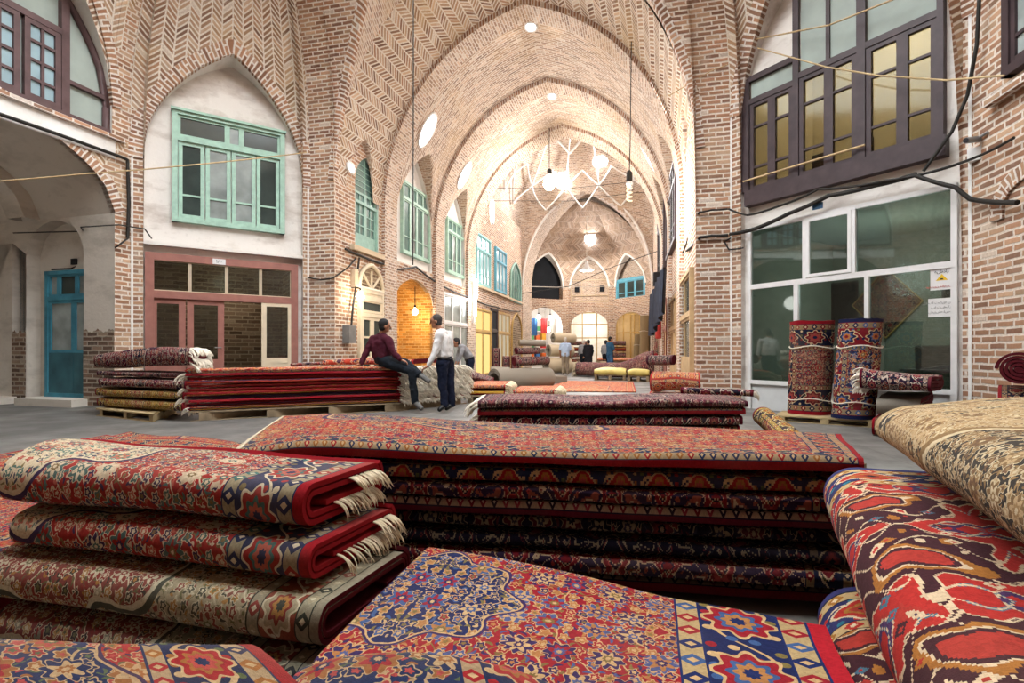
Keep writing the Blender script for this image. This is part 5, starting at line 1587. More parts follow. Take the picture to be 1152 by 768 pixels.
def W3(X, d, z): q = P(X, HZ, d); q.z = z; return q
roll('rolled_carpet', 'wine', 'back_tan', 'rolled carpet end with fringe on the right of the dark stack behind', W3(766, 5.4, .605), W3(848, 5.05, .60), .045, None, 3, .012, 51, fringe=[1], fr_n=60, fr_len=.06, fr_mat='fringe_white')
roll('rolled_carpet', 'mustard', 'back_tan', 'dark floral roll lying beside the right end of the dark stack', W3(858, 5.3, .28), W3(903, 4.3, .12), .12, None, 3, .03, 52)
thing_box('timber', W3(880, 4.75, .05), (1.2, .5, .1), -.9, 'pallet', 'timber block under the dark floral roll', 'timber')
# ---- pallets
def pallet(W4, z, label, mat='pallet', group=None, cat='pallet', h=.13, bearers=3):
    a, b, c, d = [Vector((q[0], q[1], 0)) for q in W4]
    o = empty('pallet', (a + b + c + d) / 4 + Vector((0, 0, z)), label, cat, group)
    n = 5; ang = math.atan2((b - a).y, (b - a).x); L = ((b - a).length + (c - d).length) / 2; D = ((d - a).length + (c - b).length) / 2
    M_ = Matrix(((b - a).normalized(), (d - a).normalized(), Vector((0, 0, 1)))).transposed()
    for i in range(bearers):
        t = .06 + .88 * i / (bearers - 1); p = (a.lerp(b, t) + d.lerp(c, t)) / 2
        k = MB(); k.box(p + Vector((0, 0, z + (h - .045) / 2 + .012)), (.1, D, h - .035), M_); k.build('bearer', M[mat], o)
    for i in range(n):
        t = .08 + .84 * i / (n - 1); p = (a.lerp(d, t) + b.lerp(c, t)) / 2
        k = MB(); k.box(p + Vector((0, 0, z + h - .011)), (L, D / n * .72, .022), M_); k.build('slat', M[mat], o)
    for i in (0, 2, 4):
        t = .08 + .84 * i / (n - 1); p = (a.lerp(d, t) + b.lerp(c, t)) / 2
        k = MB(); k.box(p + Vector((0, 0, z + .006)), (L, D / n * .6, .012), M_); k.build('base_board', M[mat], o)
    return o
# left pallet stack
QG = quad((108, 8.35), (196, 7.55), (232, 8.6), (142, 9.5))
pallet(quad((109, 8.3), (168, 7.6), (206, 8.6), (142, 9.4)), 0, 'pale pallet under the short folded stack on the left', 'pallet_light')
GG = 'folded carpets on the left pallet'
folded('folded_carpet', 'mustard', 'back_red', 'lowest folded carpet on the left pallet, ochre and red', quad((108, 8.4), (205, 7.6), (226, 8.7), (142, 9.5)), .14, .165, GG, turns=2.3, th=.026, rev=True, seed=61, wob=.012, nl=30)
folded('folded_carpet', 'mustard', 'back_red', 'second carpet up on the left pallet, ochre with a red turned end', quad((106, 8.4), (206, 7.62), (226, 8.7), (140, 9.5)), .31, .155, GG, turns=2.3, th=.026, rev=True, seed=61, wob=.012, nl=30)
folded('folded_carpet', 'wine', 'back_red', 'third carpet up on the left pallet, maroon with pale flowers', quad((110, 8.35), (208, 7.6), (228, 8.7), (144, 9.5)), .47, .17, GG, turns=2.3, th=.03, rev=True, seed=61, wob=.012, nl=30)
folded('folded_carpet', 'plum', 'back_dark', 'fourth carpet up on the left pallet, thin dark green and maroon', quad((108, 8.4), (212, 7.7), (232, 8.7), (142, 9.5)), .645, .1, GG, turns=1.6, th=.02, rev=True, seed=61, wob=.01, nl=30)
folded('folded_carpet', 'wine', 'back_dark', 'big maroon carpet heaped on top of the left pallet stack', quad((104, 8.5), (212, 7.6), (234, 8.7), (140, 9.6)), .755, .26, GG, turns=2.4, th=.045, rev=True, seed=61, wob=.03, nl=34, tilt=(0, .06, .12, 0), fringe=[1], fr_n=200, fr_len=.2, fr_rad=.008, fr_mat='fringe_white', fr_turn=(0, .6), top=lambda s, t: .12 * math.sin(s * PI * .8))
# the long stack the man sits on
qa, qb, qc = Vector(D2(207, 7.65)), Vector(D2(447, 9.0)), Vector(D2(527, 10.4))
qd = qa + (qc - qb)
QH = [tuple(qa), tuple(qb), tuple(qc), tuple(qd)]
pallet([tuple(qa + (qb - qa) * .02), tuple(qb), tuple(qc), tuple(qd)], 0, 'grey timber pallet under the long striped stack', 'pallet', h=.15, bearers=4)
GH = 'striped carpets of the long stack'
HL = [('kilim', 'bottom striped carpet of the long stack on its timber pallet'), ('kilim', 'second striped carpet up from the bottom of the long stack'), ('dark', 'third carpet up from the bottom of the long stack, plain red edge'), ('kilim', 'fourth carpet up from the bottom of the long stack, gold stripe'), ('kilim', 'fifth carpet up from the bottom of the long stack, dark red'), ('kilim', 'sixth carpet up in the long stack, navy and gold stripes'), ('kilim', 'seventh carpet up in the long stack, yellow zigzag stripe'), ('kilim', 'fourth carpet from the top of the long stack, deep red'), ('kilim', 'third carpet from the top of the long stack, thin gold stripes'), ('dark', 'second carpet from the top of the long stack, red fold'), ('coral', 'top carpet of the long stack with a worn patterned border, sat upon by a man')]
z = .155; hz_ = .058
for i, (k_, lab) in enumerate(HL):
    h = hz_ if i < 10 else .075
    rn = random.Random(i)
    sh = [rn.uniform(-.03, .03) for _ in range(2)]
    o = folded('folded_carpet', k_, 'back_red', lab, [(q[0] + sh[0], q[1] + sh[1]) for q in QH], z, h - .005, GH, turns=1.3, th=.024, edge_at=(.3, .5, .02, .7, .13, .45, .9, .225, .6, .02, .1)[i], seed=70, wob=.008, nl=40, npr=70, fringe=[1, 0] if i % 3 == 0 else [1], fr_n=150, fr_len=.2 if i > 2 else .13, fr_rad=.008, fr_mat='fringe_white')
    z += h
ZH = z
# carpets heaped further back on the long stack
def along(t, w, n=0): # point on the long stack: t along front, w to the back
    q = qa.lerp(qb, t) + (qd - qa) * w; return (q.x, q.y)
folded('folded_carpet', 'coralgeo', 'back_dark', 'orange-red patterned carpet lying at the back of the long stack behind the seated man', [along(.35, .52), along(.86, .5), along(.88, .97), along(.4, .98)], ZH + .012, .12, None, turns=1.5, th=.03, seed=85, mult=1.6, mirror=True, wob=.012, nl=30, top=lambda s, t: .03 * math.sin(s * 7))
folded('folded_carpet', 'wine', 'back_red', 'small red and cream carpet heaped at the back left of the long stack', [along(.15, .6), along(.33, .6), along(.35, .95), along(.17, .97)], ZH + .012, .07, None, turns=1.5, th=.02, seed=86, wob=.012, nl=20)
# ---- beyond the standing man
folded('folded_carpet', 'plum', 'back_red', 'carpet with purple and cream stripes folded over a red one, right of the long stack', quad((523, 11.4), (552, 11.8), (556, 13), (520, 13)), .4, .28, None, turns=1.6, th=.05, p=2, seed=90, wob=.02, nl=20, top=lambda s, t: -.25 * s)
folded('folded_carpet', 'dark', 'back_red', 'red carpet stack below the purple striped carpet', quad((518, 11.3), (552, 11.7), (556, 13), (520, 13)), .003, .39, None, turns=2.5, th=.05, seed=91, wob=.01, nl=20)
GJ = 'low pallets with cream fringed carpets'
for i, (x0, x1, d, lab) in enumerate(((527, 567, 10.4, 'low pallet left of the pair, carrying cream fringed rugs'), (577, 622, 10.6, 'low pallet right of the pair, carrying a cream fringed rug'))):
    pallet(quad((x0, d), (x1, d), (x1 + 6, d + 1.3), (x0 + 8, d + 1.3)), 0, lab, 'pallet', GJ, h=.16)
    for j in range(2 if i == 0 else 1):
        folded('folded_carpet', ('kilim', 'coral')[j] if i == 0 else 'coral', 'back_red', ['dark red carpet under the cream fringed rug on the left low pallet', 'cream fringed red rug on the left low pallet'][j] if i == 0 else 'cream fringed red rug on the right low pallet',
               quad((x0, d + .02), (x1 + 1, d + .05), (x1 + 8, d + 1.35), (x0 + 9, d + 1.35)), .165 + .125 * j, .12, None, turns=1.4, th=.03, seed=93 + i * 2 + j, wob=.01, nl=20, fringe=[1], fr_n=130, fr_len=.2, fr_rad=.011, fr_mat='fringe')
roll('rolled_carpet', 'back_grey', 'back_grey', 'long grey carpet roll under the maroon rolls', W3(556, 13.5, .01), W3(617, 14.6, .01), .33, None, 2.4, .03, 96, wob=.02)
for i, (x0, x1, z0, dd, lab) in enumerate(((578, 602, .665, 14.0, 'maroon roll lying left of the pair on the grey roll'), (598, 616, .665, 14.5, 'maroon roll lying right of the pair on the grey roll'), (580, 606, .98, 14.1, 'third maroon roll resting on top of the pair'))):
    roll('rolled_carpet', 'plum', 'back_dark', lab, W3(x0, dd, z0), W3(x1, dd + .3, z0), .15 if i < 2 else .12, 'maroon rolls on the grey roll', 3, .03, 97 + i, wob=.02)
roll('rolled_carpet', 'back_grey', 'back_tan', 'grey-brown roll across the top of the maroon rolls', W3(584, 14.15, 1.215), W3(613, 14.4, 1.2), .11, None, 3, .025, 101)
for i, (x, z1, lab) in enumerate(((558, 1.25, 'tall maroon folded carpet standing by the dark doorway'), (569, .95, 'shorter maroon folded carpet standing by the dark doorway'), (579, .98, 'maroon folded carpet standing nearest the arched doorway'))):
    folded('folded_carpet', 'plum', 'back_dark', lab, quad((x - 4, 18.5), (x + 4, 18.5), (x + 5, 19), (x - 3, 19)), .003, z1, 'maroon carpets standing by the dark doorway', turns=2, th=.05, seed=104 + i, nl=10, npr=40, wob=.02)
folded('folded_carpet', 'back_grey', 'back_grey', 'grey crumpled cloth-like rug in front of the standing maroon carpets', quad((552, 15.5), (572, 15.8), (574, 17), (552, 17)), .003, .6, None, turns=2, th=.06, p=2, seed=107, nl=16, wob=.06)
for i, (x0, x1, z0, dd, r, lab) in enumerate(((614, 640, .0, 25, .42, 'large pale roll at the foot of the far pale heap'), (617, 643, .82, 25.2, .34, 'middle pale roll of the far pale heap'), (622, 646, 1.5, 25.5, .28, 'top pale roll of the far pale heap'), (640, 652, .0, 26.5, .3, 'small pale roll beside the man in the light blue shirt'))):
    roll('rolled_carpet', 'back_cream', 'back_grey', lab, W3(x0, dd, z0 + .004), W3(x1, dd + .5, z0 + .004), r, 'pale rolls of the far heap', 3, .04, 110 + i, wob=.03)
thing_box('grey_bundle', W3(620, 17.4, .12), (1.0, .6, .22), .3, 'back_grey', 'pale flat bundle on the floor by the grey roll', 'bundle')
# red carpet laid out on the floor
folded('floor_carpet', 'coral', 'back_red', 'red and gold carpet laid flat on the floor in the middle of the hall', [tuple(PZ(597, 438.5, .05).xy), tuple(PZ(716, 439.5, .05).xy), tuple(PZ(712, 428.5, .05).xy), tuple(PZ(640, 427.5, .05).xy)], .003, .05, None, turns=1.02, th=.02, seed=115, wob=.004, nl=40, npr=80)
# dark long heap across the hall with yellow packs in front
folded('folded_carpet', 'plum', 'back_dark', 'long dark maroon carpet heap crossing the hall floor', quad((647, 21.8), (735, 18.5), (736, 19.4), (652, 23)), .003, .68, None, turns=2.4, th=.07, p=2.2, seed=116, wob=.03, nl=36, top=lambda s, t: .5 * smooth(.55, 1, s), fringe=[0], fr_n=80, fr_len=.3, fr_rad=.015)
M['yellow_wrap'] = plain('yellow plastic wrap', '#c9b96a', .45, .12, 5)
for i, (x0, x1, d, lab) in enumerate(((668, 704, 19.0, 'left pale yellow wrapped bale on its pallet'), (706, 730, 18.2, 'right pale yellow wrapped bale on its pallet'))):
    Q = quad((x0, d), (x1, d - .3), (x1 + 1, d + .6), (x0 + 2, d + .9))
    pallet(Q, 0, 'pallet under the %s yellow bale' % ('left' if i == 0 else 'right'), 'pallet', h=.2)
    folded('wrapped_bale', 'yellow_wrap', 'yellow_wrap', lab, Q, .205, .27, 'yellow wrapped bales', 'bale', turns=1.1, th=.03, p=2.5, seed=120 + i, wob=.05, top=lambda s, t: -.06 * (2 * s - 1) ** 4, nl=16)
# pile by the right pier
folded('folded_carpet', 'coral', 'back_cream', 'coral carpet with a pale turned end in the pile by the right pier', quad((731, 9.3), (788, 8.9), (786, 9.7), (735, 10.0)), .33, .42, None, turns=2.6, th=.05, p=2.2, seed=130, wob=.03, nl=24, phase=PI * .9)
folded('folded_carpet', 'coral', 'back_red', 'lower red carpet of the pile by the right pier', quad((728, 9.2), (792, 8.8), (788, 9.75), (733, 10.1)), .003, .32, None, turns=2, th=.05, seed=131, wob=.02, nl=20)
roll('rolled_carpet', 'plum', 'back_dark', 'dark maroon roll on top of the pile by the right pier', W3(730, 9.75, .79), W3(758, 9.4, .8), .12, None, 2.6, .03, 132, wob=.03)
# far platform and rug piles under the end arches
folded('folded_carpet', 'coral', 'back_dark', 'orange patterned carpet on a far platform under the end arches', quad((672, 25.5), (722, 24.5), (720, 26.5), (674, 27.5)), .62, .16, None, turns=1.5, th=.05, seed=140, wob=.02, nl=20)
thing_box('platform', W3(697, 26.0, .31), (2.2, 1.3, .6), YAW, 'dado', 'low platform under the far orange carpet', 'platform')
for i, (x0, x1, d, n, lab) in enumerate(((641, 660, 30.5, 5, 'left'), (687, 704, 30.3, 5, 'right'))):
    ords = ['lowest', 'second from the bottom', 'third from the bottom', 'fourth from the bottom', 'topmost']
    for j in range(n):
        folded('folded_carpet', ('plum', 'dark', 'wine', 'kilim', 'plum')[j], 'back_dark', '%s rug of the far %s pile under the end arches' % (ords[j], lab), quad((x0 + j % 2, d), (x1, d), (x1, d + 1), (x0, d + 1)), .005 + j * .36, .35, 'rugs of the far %s pile' % lab, turns=1.5, th=.08, seed=150 + i * 9 + j, wob=.03, nl=8, npr=26)
def upright(key, back, label, base, r, h, lean=(0, 0), turns=4, th=.03, seed=0, group=None, a=0.0, pinch=0, rb=None):
    """a rolled carpet standing on its end"""
    mb = MB(); n = int(28 * turns); nl = 26; base = Vector(base)
    prof = []
    for i in range(n + 1):
        an = i / n * turns * 2 * PI; rr = r - th * 1.15 * an / (2 * PI) * .9
        prof.append((max(rr, .02), an))
    arc = [0]
    for i in range(1, n + 1): arc.append(arc[-1] + prof[i][0] * 2 * PI * turns / n)
    for side, m in ((1, 0), (-1, 1)):
        rows, uvs = [], []
        for i in range(n + 1):
            rr, an = prof[i]; row = []
            for k in range(nl + 1):
                t = k / nl; nn = noise.noise(Vector((math.cos(an) * 1.5, math.sin(an) * 1.5, t * 3 + seed)))
                q = (rr + side * th / 2) * (1 + .05 * nn - pinch * (math.exp(-((t - .72) / .05) ** 2) + math.exp(-((t - .16) / .05) ** 2)))
                row.append(base + Vector((math.cos(an + a) * q + lean[0] * t, math.sin(an + a) * q * .85 + lean[1] * t, h * t + (.02 * nn if k == nl else 0))))
            rows.append(row); uvs.append([((k / nl - .5) * h, arc[i] - arc[-1] / 2) for k in range(nl + 1)])
        mb.grid(rows, uvs, m, True, uh=(h / 2, arc[-1] / 2), flip=side < 0)
        if side > 0: o_ = rows
    for k in (0, nl): mb.grid([[r_[k] for r_ in o_], [r_[k] for r_ in rows]], None, 1, False, uh=(1, 1), flip=k == 0)
    o = mb.build('rolled_carpet', [C.get(key) or M[key], M[back]]); recentre(o, base); props(o, label, 'carpet', group)
    for t in (.72, .16):
        s = MB(); s.tube([base + Vector((math.cos(2 * PI * i / 20) * (r * (1.03 - pinch) + th / 2) + lean[0] * t, math.sin(2 * PI * i / 20) * (r * (1.03 - pinch) + th / 2) * .88 + lean[1] * t, h * t + .02 * math.sin(i))) for i in range(21)], .008, 5)
        s.build('tie_string', M['fringe_white'], o)
    return o
# rolls standing at the right shop front
pallet(quad((872, 7.7), (988, 7.0), (990, 7.55), (880, 8.25)), 0, 'low timber pallet under the standing rolls', 'pallet_light', h=.1)
cm('rose_bold', 'dark', scale=.5, worn=.2, bw=1.5)
upright('rose_bold', 'back_red', 'standing rolled red carpet with navy band, left at the glass shop', W3(911, 7.85, .105), .30, 1.42, (.04, 0), 3, .035, 160, 'rolls standing at the glass shop', a=2.2, pinch=.05)
cm('navy_roll', 'navy', scale=.7, worn=.15, bw=1.5)
upright('navy_roll', 'back_dark', 'standing rolled navy carpet leaning right at the glass shop', W3(960, 7.3, .105), .27, 1.42, (.12, .03), 3, .035, 161, 'rolls standing at the glass shop', a=2.2, pinch=.05)
folded('folded_carpet', 'back_grey', 'back_dark', 'grey-blue bundle below the folded maroon rug by the standing rolls', quad((985, 6.3), (1035, 6.1), (1050, 7.0), (1000, 7.2)), .28, .26, None, turns=2, th=.05, p=2, seed=163, wob=.02, nl=16)
folded('folded_carpet', 'dark', 'back_dark', 'dark bundle on the floor under the grey-blue bundle', quad((980, 6.3), (1038, 6.1), (1054, 7.0), (996, 7.2)), .003, .27, None, turns=2, th=.05, seed=164, wob=.01, nl=16)
folded('folded_carpet', 'wine', 'back_dark', 'folded maroon rug with white fringe beside the standing rolls', quad((966, 6.4), (1046, 5.9), (1062, 6.9), (985, 7.2)), .555, .32, None, turns=2.2, th=.05, p=2, seed=162, wob=.035, nl=26, fringe=[0], fr_n=160, fr_len=.12, fr_rad=.008, fr_mat='fringe_white', top=lambda s, t: -.1 * s, rev=True)
roll('rolled_carpet', 'wine', 'back_dark', 'roll end at the right edge in front of the brick pier', W3(1147, 4.5, .755), W3(1146, 5.2, .755), .165, None, 5.5, .024, 165)
folded('folded_carpet', 'dark', 'back_dark', 'dark carpets folded under the roll end at the right edge', quad((1122, 4.45), (1166, 4.4), (1163, 5.2), (1124, 5.3)), .003, .78, None, turns=3, th=.06, seed=166, nl=14, npr=40, wob=.004)
# rolls leaning at the far right pier
for i, (x, d, h, r, lab) in enumerate(((716, 27.5, 2.0, .2, 'shorter pale roll leaning in the far right corner'), (724, 27.0, 3.0, .26, 'tall pale roll leaning in the far right corner'))):
    upright('back_tan', 'back_grey', lab, W3(x, d, .004), r, h, (.1, .1), 3, .05, 170 + i, 'pale rolls leaning in the far right corner')
mb = MB(); n_ = 8
A_, B_ = P(737, 372, 24.5), P(741, 372, 23.0)
rows = [[A_.lerp(B_, i / n_) + Vector((.06 * math.sin(i * 1.6) - .02 * t, 0, -.32 * t - (.1 * math.sin(i * .8)))) for i in range(n_ + 1)] for t in range(5)]
mb.grid(rows, [[(i * .1, t * .3) for i in range(n_ + 1)] for t in range(5)]); mb.grid([[p + Vector((.02, 0, 0)) for p in r_] for r_ in rows], flip=True)
o = mb.build('hanging_rug', [C['dark']]); recentre(o, A_); props(o, 'dark red rug hanging by the far right pier', 'rug')
# ------------------------------------------------------------------ daylight openings, lamps, cables
def vault_hit(X, Y, zf, d0=8, d1=40):
    n = 1200; prev = None
    for i in range(n):
        d = d0 + (d1 - d0) * i / n; p = P(X, Y, d)
        z = zf(p.x, p.y)
        if z is not None and p.z >= z: return p
    return None
def vz(x, y):
    if y < 10.6 or x < xl(y) + .01 or x > xr(y) - .01: return -1 if y >= 10.6 else None
    return vaultz(x, y)
def skylight(label, p, nrm, w, h, shape='oval', group='daylight openings in the vault', rim='plaster_clean', up=Vector((0, 0, 1)), watts=45):
    nrm = nrm.normalized(); v = (up - nrm * up.dot(nrm)).normalized(); u = v.cross(nrm)
    n = 24; pts = []
    for i in range(n):
        a = 2 * PI * i / n; c, s = math.cos(a), math.sin(a)
        if shape == 'hex': c, s = c * .95, (s if abs(s) < .8 else math.copysign(.9, s))
        if shape == 'pointed' and s > 0: s = s * (1.1 - .25 * abs(c))
        pts.append(p + nrm * .03 + u * c * w / 2 + v * s * h / 2)
    e = empty('skylight_window', p, label, 'skylight', group)
    m = MB(); m.face(pts); m.build('glowing_pane', M['daylight'], e)
    m = MB(); m.tube(pts + pts[:1], .035, 6); m.build('rim', M[rim], e)
    l = light('daylight', 'AREA', p + nrm * .08, watts, (.97, .98, 1), (w + h) / 2); l.rotation_euler = nrm.to_track_quat('-Z', 'Y').to_euler()
    return e
def vnormal(x, y):
    e = .05; gx = (vmain(x + e, y) - vmain(x - e, y)) / (2 * e); gy = (vmain(x, y + e) - vmain(x, y - e)) / (2 * e)
    return Vector((gx, gy, -1)).normalized()
for X_, Y_, w, h, lab in ((480, 146, .62, 1.05, 'oval daylight opening above the first white niche on the left'), (521.5, 197, .62, 1.05, 'oval daylight opening above the second white niche on the left'),
                          (743, 118, .6, 1.3, 'tall daylight opening on the right side, nearest the front arch'), (731, 177, .6, 1.1, 'smaller daylight opening on the right side, beyond the second rib')):
    p = vault_hit(X_, Y_, vz)
    if p: skylight(lab, p, vnormal(p.x, p.y), w, h)
for (y, lab) in ((13.75, 'small square daylight opening at the crown behind the first rib'), (17.3, 'small daylight opening at the crown behind the second rib')):
    x = (xl(y) + xr(y)) / 2; skylight(lab, Vector((x, y, vmain(x, y) - .04)), Vector((0, 0, -1)), .34, .42, 'hex', up=Vector((0, 1, 0)))
for X_, h_, w, hh2, lab in ((631, .55, .8, 1.05, 'large daylight opening in the dome behind the big bulb'), (683, .66, .95, .7, 'second daylight opening high in the dome, right of the big bulb')):
    a = math.atan2(P(X_, 188, 28.5).y - DC.y, P(X_, 188, 28.5).x - DC.x)
    p = domept(a, h_); q1, q2, q3 = domept(a + .05, h_), domept(a, h_ + .03), domept(a, h_)
    nn = (q1 - q3).cross(q2 - q3).normalized(); c = Vector((DC.x, DC.y, 9)) - p
    if nn.dot(c) < 0: nn = -nn
    skylight(lab, p + nn * .05, nn, w, hh2, 'hex', watts=640)
u_, z_ = LW.at(552.5, 238); skylight('narrow daylight slit above the teal window', LW.pt(u_, min(z_, 7.9), .06), Vector((LW.N.x, LW.N.y, 0)), .45, 1.15, 'oval')
u_, z_ = LW.at(392.5, 189); skylight('small bright opening in the brick near the green arched window', LW.pt(u_, z_, .02), Vector((LW.N.x, LW.N.y, 0)), .3, .26, 'hex')
# end wall oculus
zz = 8.35; i_ = einset(zz); m_ = (E[1] + E[2]) / 2
skylight('round-headed daylight opening high in the end wall', Vector((m_.x, m_.y - i_ - .06, zz)), Vector((0, -1, -.35)), .78, 1.0, 'pointed', watts=220)

def bulb(label, p, r, mat, top, group=None, energy=60, col=(1, .88, .7), cord=True):
    """hanging bulb: cord, black socket, glowing glass"""
    e = empty('hanging_bulb', p, label, 'lamp', group)
    k = MB(); k.lathe([(0, -r), (r * .55, -r * .85), (r, -r * .1), (r * .9, r * .5), (r * .5, r * 1.15), (r * .33, r * 1.5)], p, 14); k.build('glass_globe', M[mat], e)
    k = MB(); k.lathe([(r * .36, r * 1.42), (r * .4, r * 1.5), (r * .38, r * 2.3), (r * .12, r * 2.5), (.01, r * 2.52)], p, 12); k.build('socket', M['black_rubber'], e)
    if cord: k = MB(); k.tube([p + Vector((0, 0, r * 2.45)), top], .018 if r > .1 else .012, 6); k.build('cord', M['black_rubber'], e)
    if energy: light('bulb_light', 'POINT', p - Vector((0, 0, r * 1.3)), energy, col, r)
    return e
p = P(618, 207, 19.6); top = Vector((p.x, p.y, vaultz(p.x, p.y)))
bulb('big glowing bulb hanging below the third rib', p, .24, 'bulb', top, energy=760, col=(1, .94, .88))
# spiral energy saving bulb nearer on the right
p = P(708, 217, 12.0)
e = empty('hanging_bulb', p, 'dimly lit spiral bulb in a black socket hanging on the right', 'lamp')
k = MB(); k.tube([p + Vector((.055 * math.cos(i * .7), .055 * math.sin(i * .7), -.19 + .011 * i)) for i in range(32)], .022, 6); k.build('spiral_tube', M['bulb_soft'], e)
k = MB(); k.lathe([(0, .16), (.07, .16), (.075, .24), (.06, .27)], p, 12); k.build('ballast', M['white_paint'], e)
k = MB(); k.lathe([(.06, .26), (.075, .3), (.07, .48), (.02, .54), (.01, .55)], p, 12); k.build('socket', M['black_rubber'], e)
k = MB(); k.tube([p + Vector((0, 0, .53)), p + Vector((.02, .0, 1.2)), Vector((p.x + .05, p.y + .1, vaultz(p.x + .05, min(p.y + .1, 13.0))))], .012, 6); k.build('cord', M['black_rubber'], e)
light('bulb_light', 'POINT', p - Vector((0, 0, .35)), 430, (1, .95, .9), .1)
# bulbs on the left wall and in the niche
u_, z_ = LW.at(395, 334)
b_ = empty('wall_lamp', LW.pt(u_, z_, .25), 'lit bare bulb on the near left pier above the meter box', 'lamp')
k = MB(); k.lathe([(0, -.1), (.07, -.07), (.1, 0), (.07, .08), (.04, .13)], LW.pt(u_, z_, .25), 12); k.build('glass_globe', M['bulb'], b_)
k = MB(); k.tube([LW.pt(u_, z_ + .12, .25), LW.pt(u_, z_ + .2, .25), LW.pt(u_, z_ + .24, .1), LW.pt(u_, z_ + .24, 0)], .02, 6); k.build('bracket', M['black_rubber'], b_)
light('bulb_light', 'POINT', LW.pt(u_, z_, .5), 25, (1, .85, .62), .08)
un, zn = LW.at(478, 351)
p = LW.pt(un, zn, -.35)
bulb('lit bulb hanging in the yellow brick niche', p, .1, 'bulb', Vector((p.x, p.y, nx[3] - .1)), energy=45, col=(1, .72, .34))
thing_box('dark_picture', LW.pt(LW.at(461) + .25, LW.at(463, 357)[1], -1.27), (.36, .05, .55), aLW, 'wood_brown', 'small dark framed picture in the yellow brick niche', 'picture')
thing_box('white_plate', LW.pt(LW.at(463) + .25, LW.at(465, 374)[1], -1.27), (.34, .03, .1), aLW, 'white_paint', 'small white plate under the dark picture in the niche', 'plate')
# bright tube fixture on the pier by the white shop front
e = empty('fluorescent_lamp', LW.pt(LW.at(528.5), 3.2, .2), 'dazzling upright tube lamp on the wall before the yellow shop', 'lamp')
for j, dz in enumerate((0, .75)):
    k = MB(); k.tube([LW.pt(LW.at(528.5 + j * 1.5), 2.55 + dz, .24), LW.pt(LW.at(528.5 + j * 1.5), 3.3 + dz, .24)], .05, 8); k.build('tube', M['bulb_cold'], e)
k = MB(); k.box(LW.pt(LW.at(528.5), 3.1, .14), (.12, .12, 1.7), aLW); k.build('housing', M['white_paint'], e)
light('tube_light', 'POINT', LW.pt(LW.at(528.5), 3.2, .7), 90, (1, .97, .9), .2)
# cone shaded lamp before the end wall and the bare shop bulbs
p = P(660, 302, 31.5)
e = empty('pendant_lamp', p, 'white cone-shaded pendant lamp before the end wall', 'lamp')
k = MB(); k.lathe([(.42, -.12), (.38, -.05), (.14, .12), (.1, .4), (.05, .42)], p, 18); k.build('shade', M['white_paint'], e)
k = MB(); k.lathe([(0, -.2), (.09, -.16), (.1, -.08), (.06, .02)], p, 12); k.build('glass_globe', M['bulb_soft'], e)
k = MB(); k.tube([p + Vector((0, 0, .4)), Vector((p.x, p.y, 8.0)), Vector((p.x, p.y + .0, 10.0))], .02, 5); k.build('cord', M['white_cable'], e)
light('lamp_light', 'POINT', p - Vector((0, 0, .35)), 320, (1, .94, .86), .12)
for X_, Y_, d, lab, c in ((606, 357, 33.6, 'left white bulb in the bright far left shop', 'bulb_cold'), (619, 358, 33.8, 'right white bulb in the bright far left shop', 'bulb_cold'), (617, 371, 34.2, 'lower warm bulb in the bright far left shop', 'bulb'), (668.5, 370, 34.6, 'bulb beside the middle far arch', 'bulb'), (694, 366, 34.2, 'bulb in the yellow lit far right shop', 'bulb')):
    p = P(X_, Y_, d); bulb(lab, p, .13, c, p + Vector((0, 0, .9)), energy=12, col=(1, .93, .8))
# cables
def cable(label, pts, r=.02, mat='black_rubber', sag=0.0, name='electric_cord', cat='cable', n=6, group=None):
    out = []
    for i in range(len(pts) - 1):
        a, b = Vector(pts[i]), Vector(pts[i + 1])
        for k in range(n):
            t = k / n; q = a.lerp(b, t); q.z -= sag * 4 * t * (1 - t) * (b - a).length; out.append(q)
    out.append(Vector(pts[-1]))
    m = MB(); m.tube(out, r, 6); o = m.build(name, M[mat]); recentre(o, out[0]); return props(o, label, cat, group)
def RW1(X_, Y_, n=.08): u, z = R1.at(X_, Y_); return R1.pt(u, z, n)
def LW1(X_, Y_, n=.06): u, z = LW.at(X_, Y_); return LW.pt(u, z, n)
def LD1(X_, Y_, n=.06): u, z = L1.at(X_, Y_); return L1.pt(u, z, n)
def LS1(X_, Y_, n=.06): u, z = L0.at(X_, Y_); return L0.pt(u, z, n)
cable('thick black cable sagging under the brown window across the right bay', [RW1(824, 264), RW1(852, 258), RW1(890, 241), RW1(935, 221), RW1(985, 210), RW1(1034, 197)], .035, sag=.02)
cable('second black cable looping just above the thick one on the right bay', [RW1(824, 236, .12), RW1(845, 243, .12), RW1(880, 233, .12), RW1(925, 214, .12), RW1(1000, 205, .12), RW1(1080, 187, .12)], .02, sag=.03)
cable('dangling cable end below the thick cable near the right pier', [RW1(824, 268, .05), RW1(817, 272, .06), RW1(822, 281, .05), RW1(838, 279, .05)], .015, sag=.02)
h0 = HF.at(790, 266); h1_ = HF.at(788, 240)
cable('thick black cable wrapping the right pier at the hall corner', [RW1(822, 265), HF.pt(HF.at(800, 266)[0], HF.at(800, 266)[1], .06), HF.pt(HF.at(787, 268)[0], HF.at(787, 268)[1], .08), P(772, 282, 11.2)], .03, sag=.02)
cable('thin black cable wrapping the right pier above the thick one', [RW1(823, 236, .12), HF.pt(HF.at(800, 237)[0], HF.at(800, 237)[1], .06), HF.pt(HF.at(786, 240)[0], HF.at(786, 240)[1], .08), P(776, 262, 11.2), P(768, 285, 11.8)], .018, sag=.02)
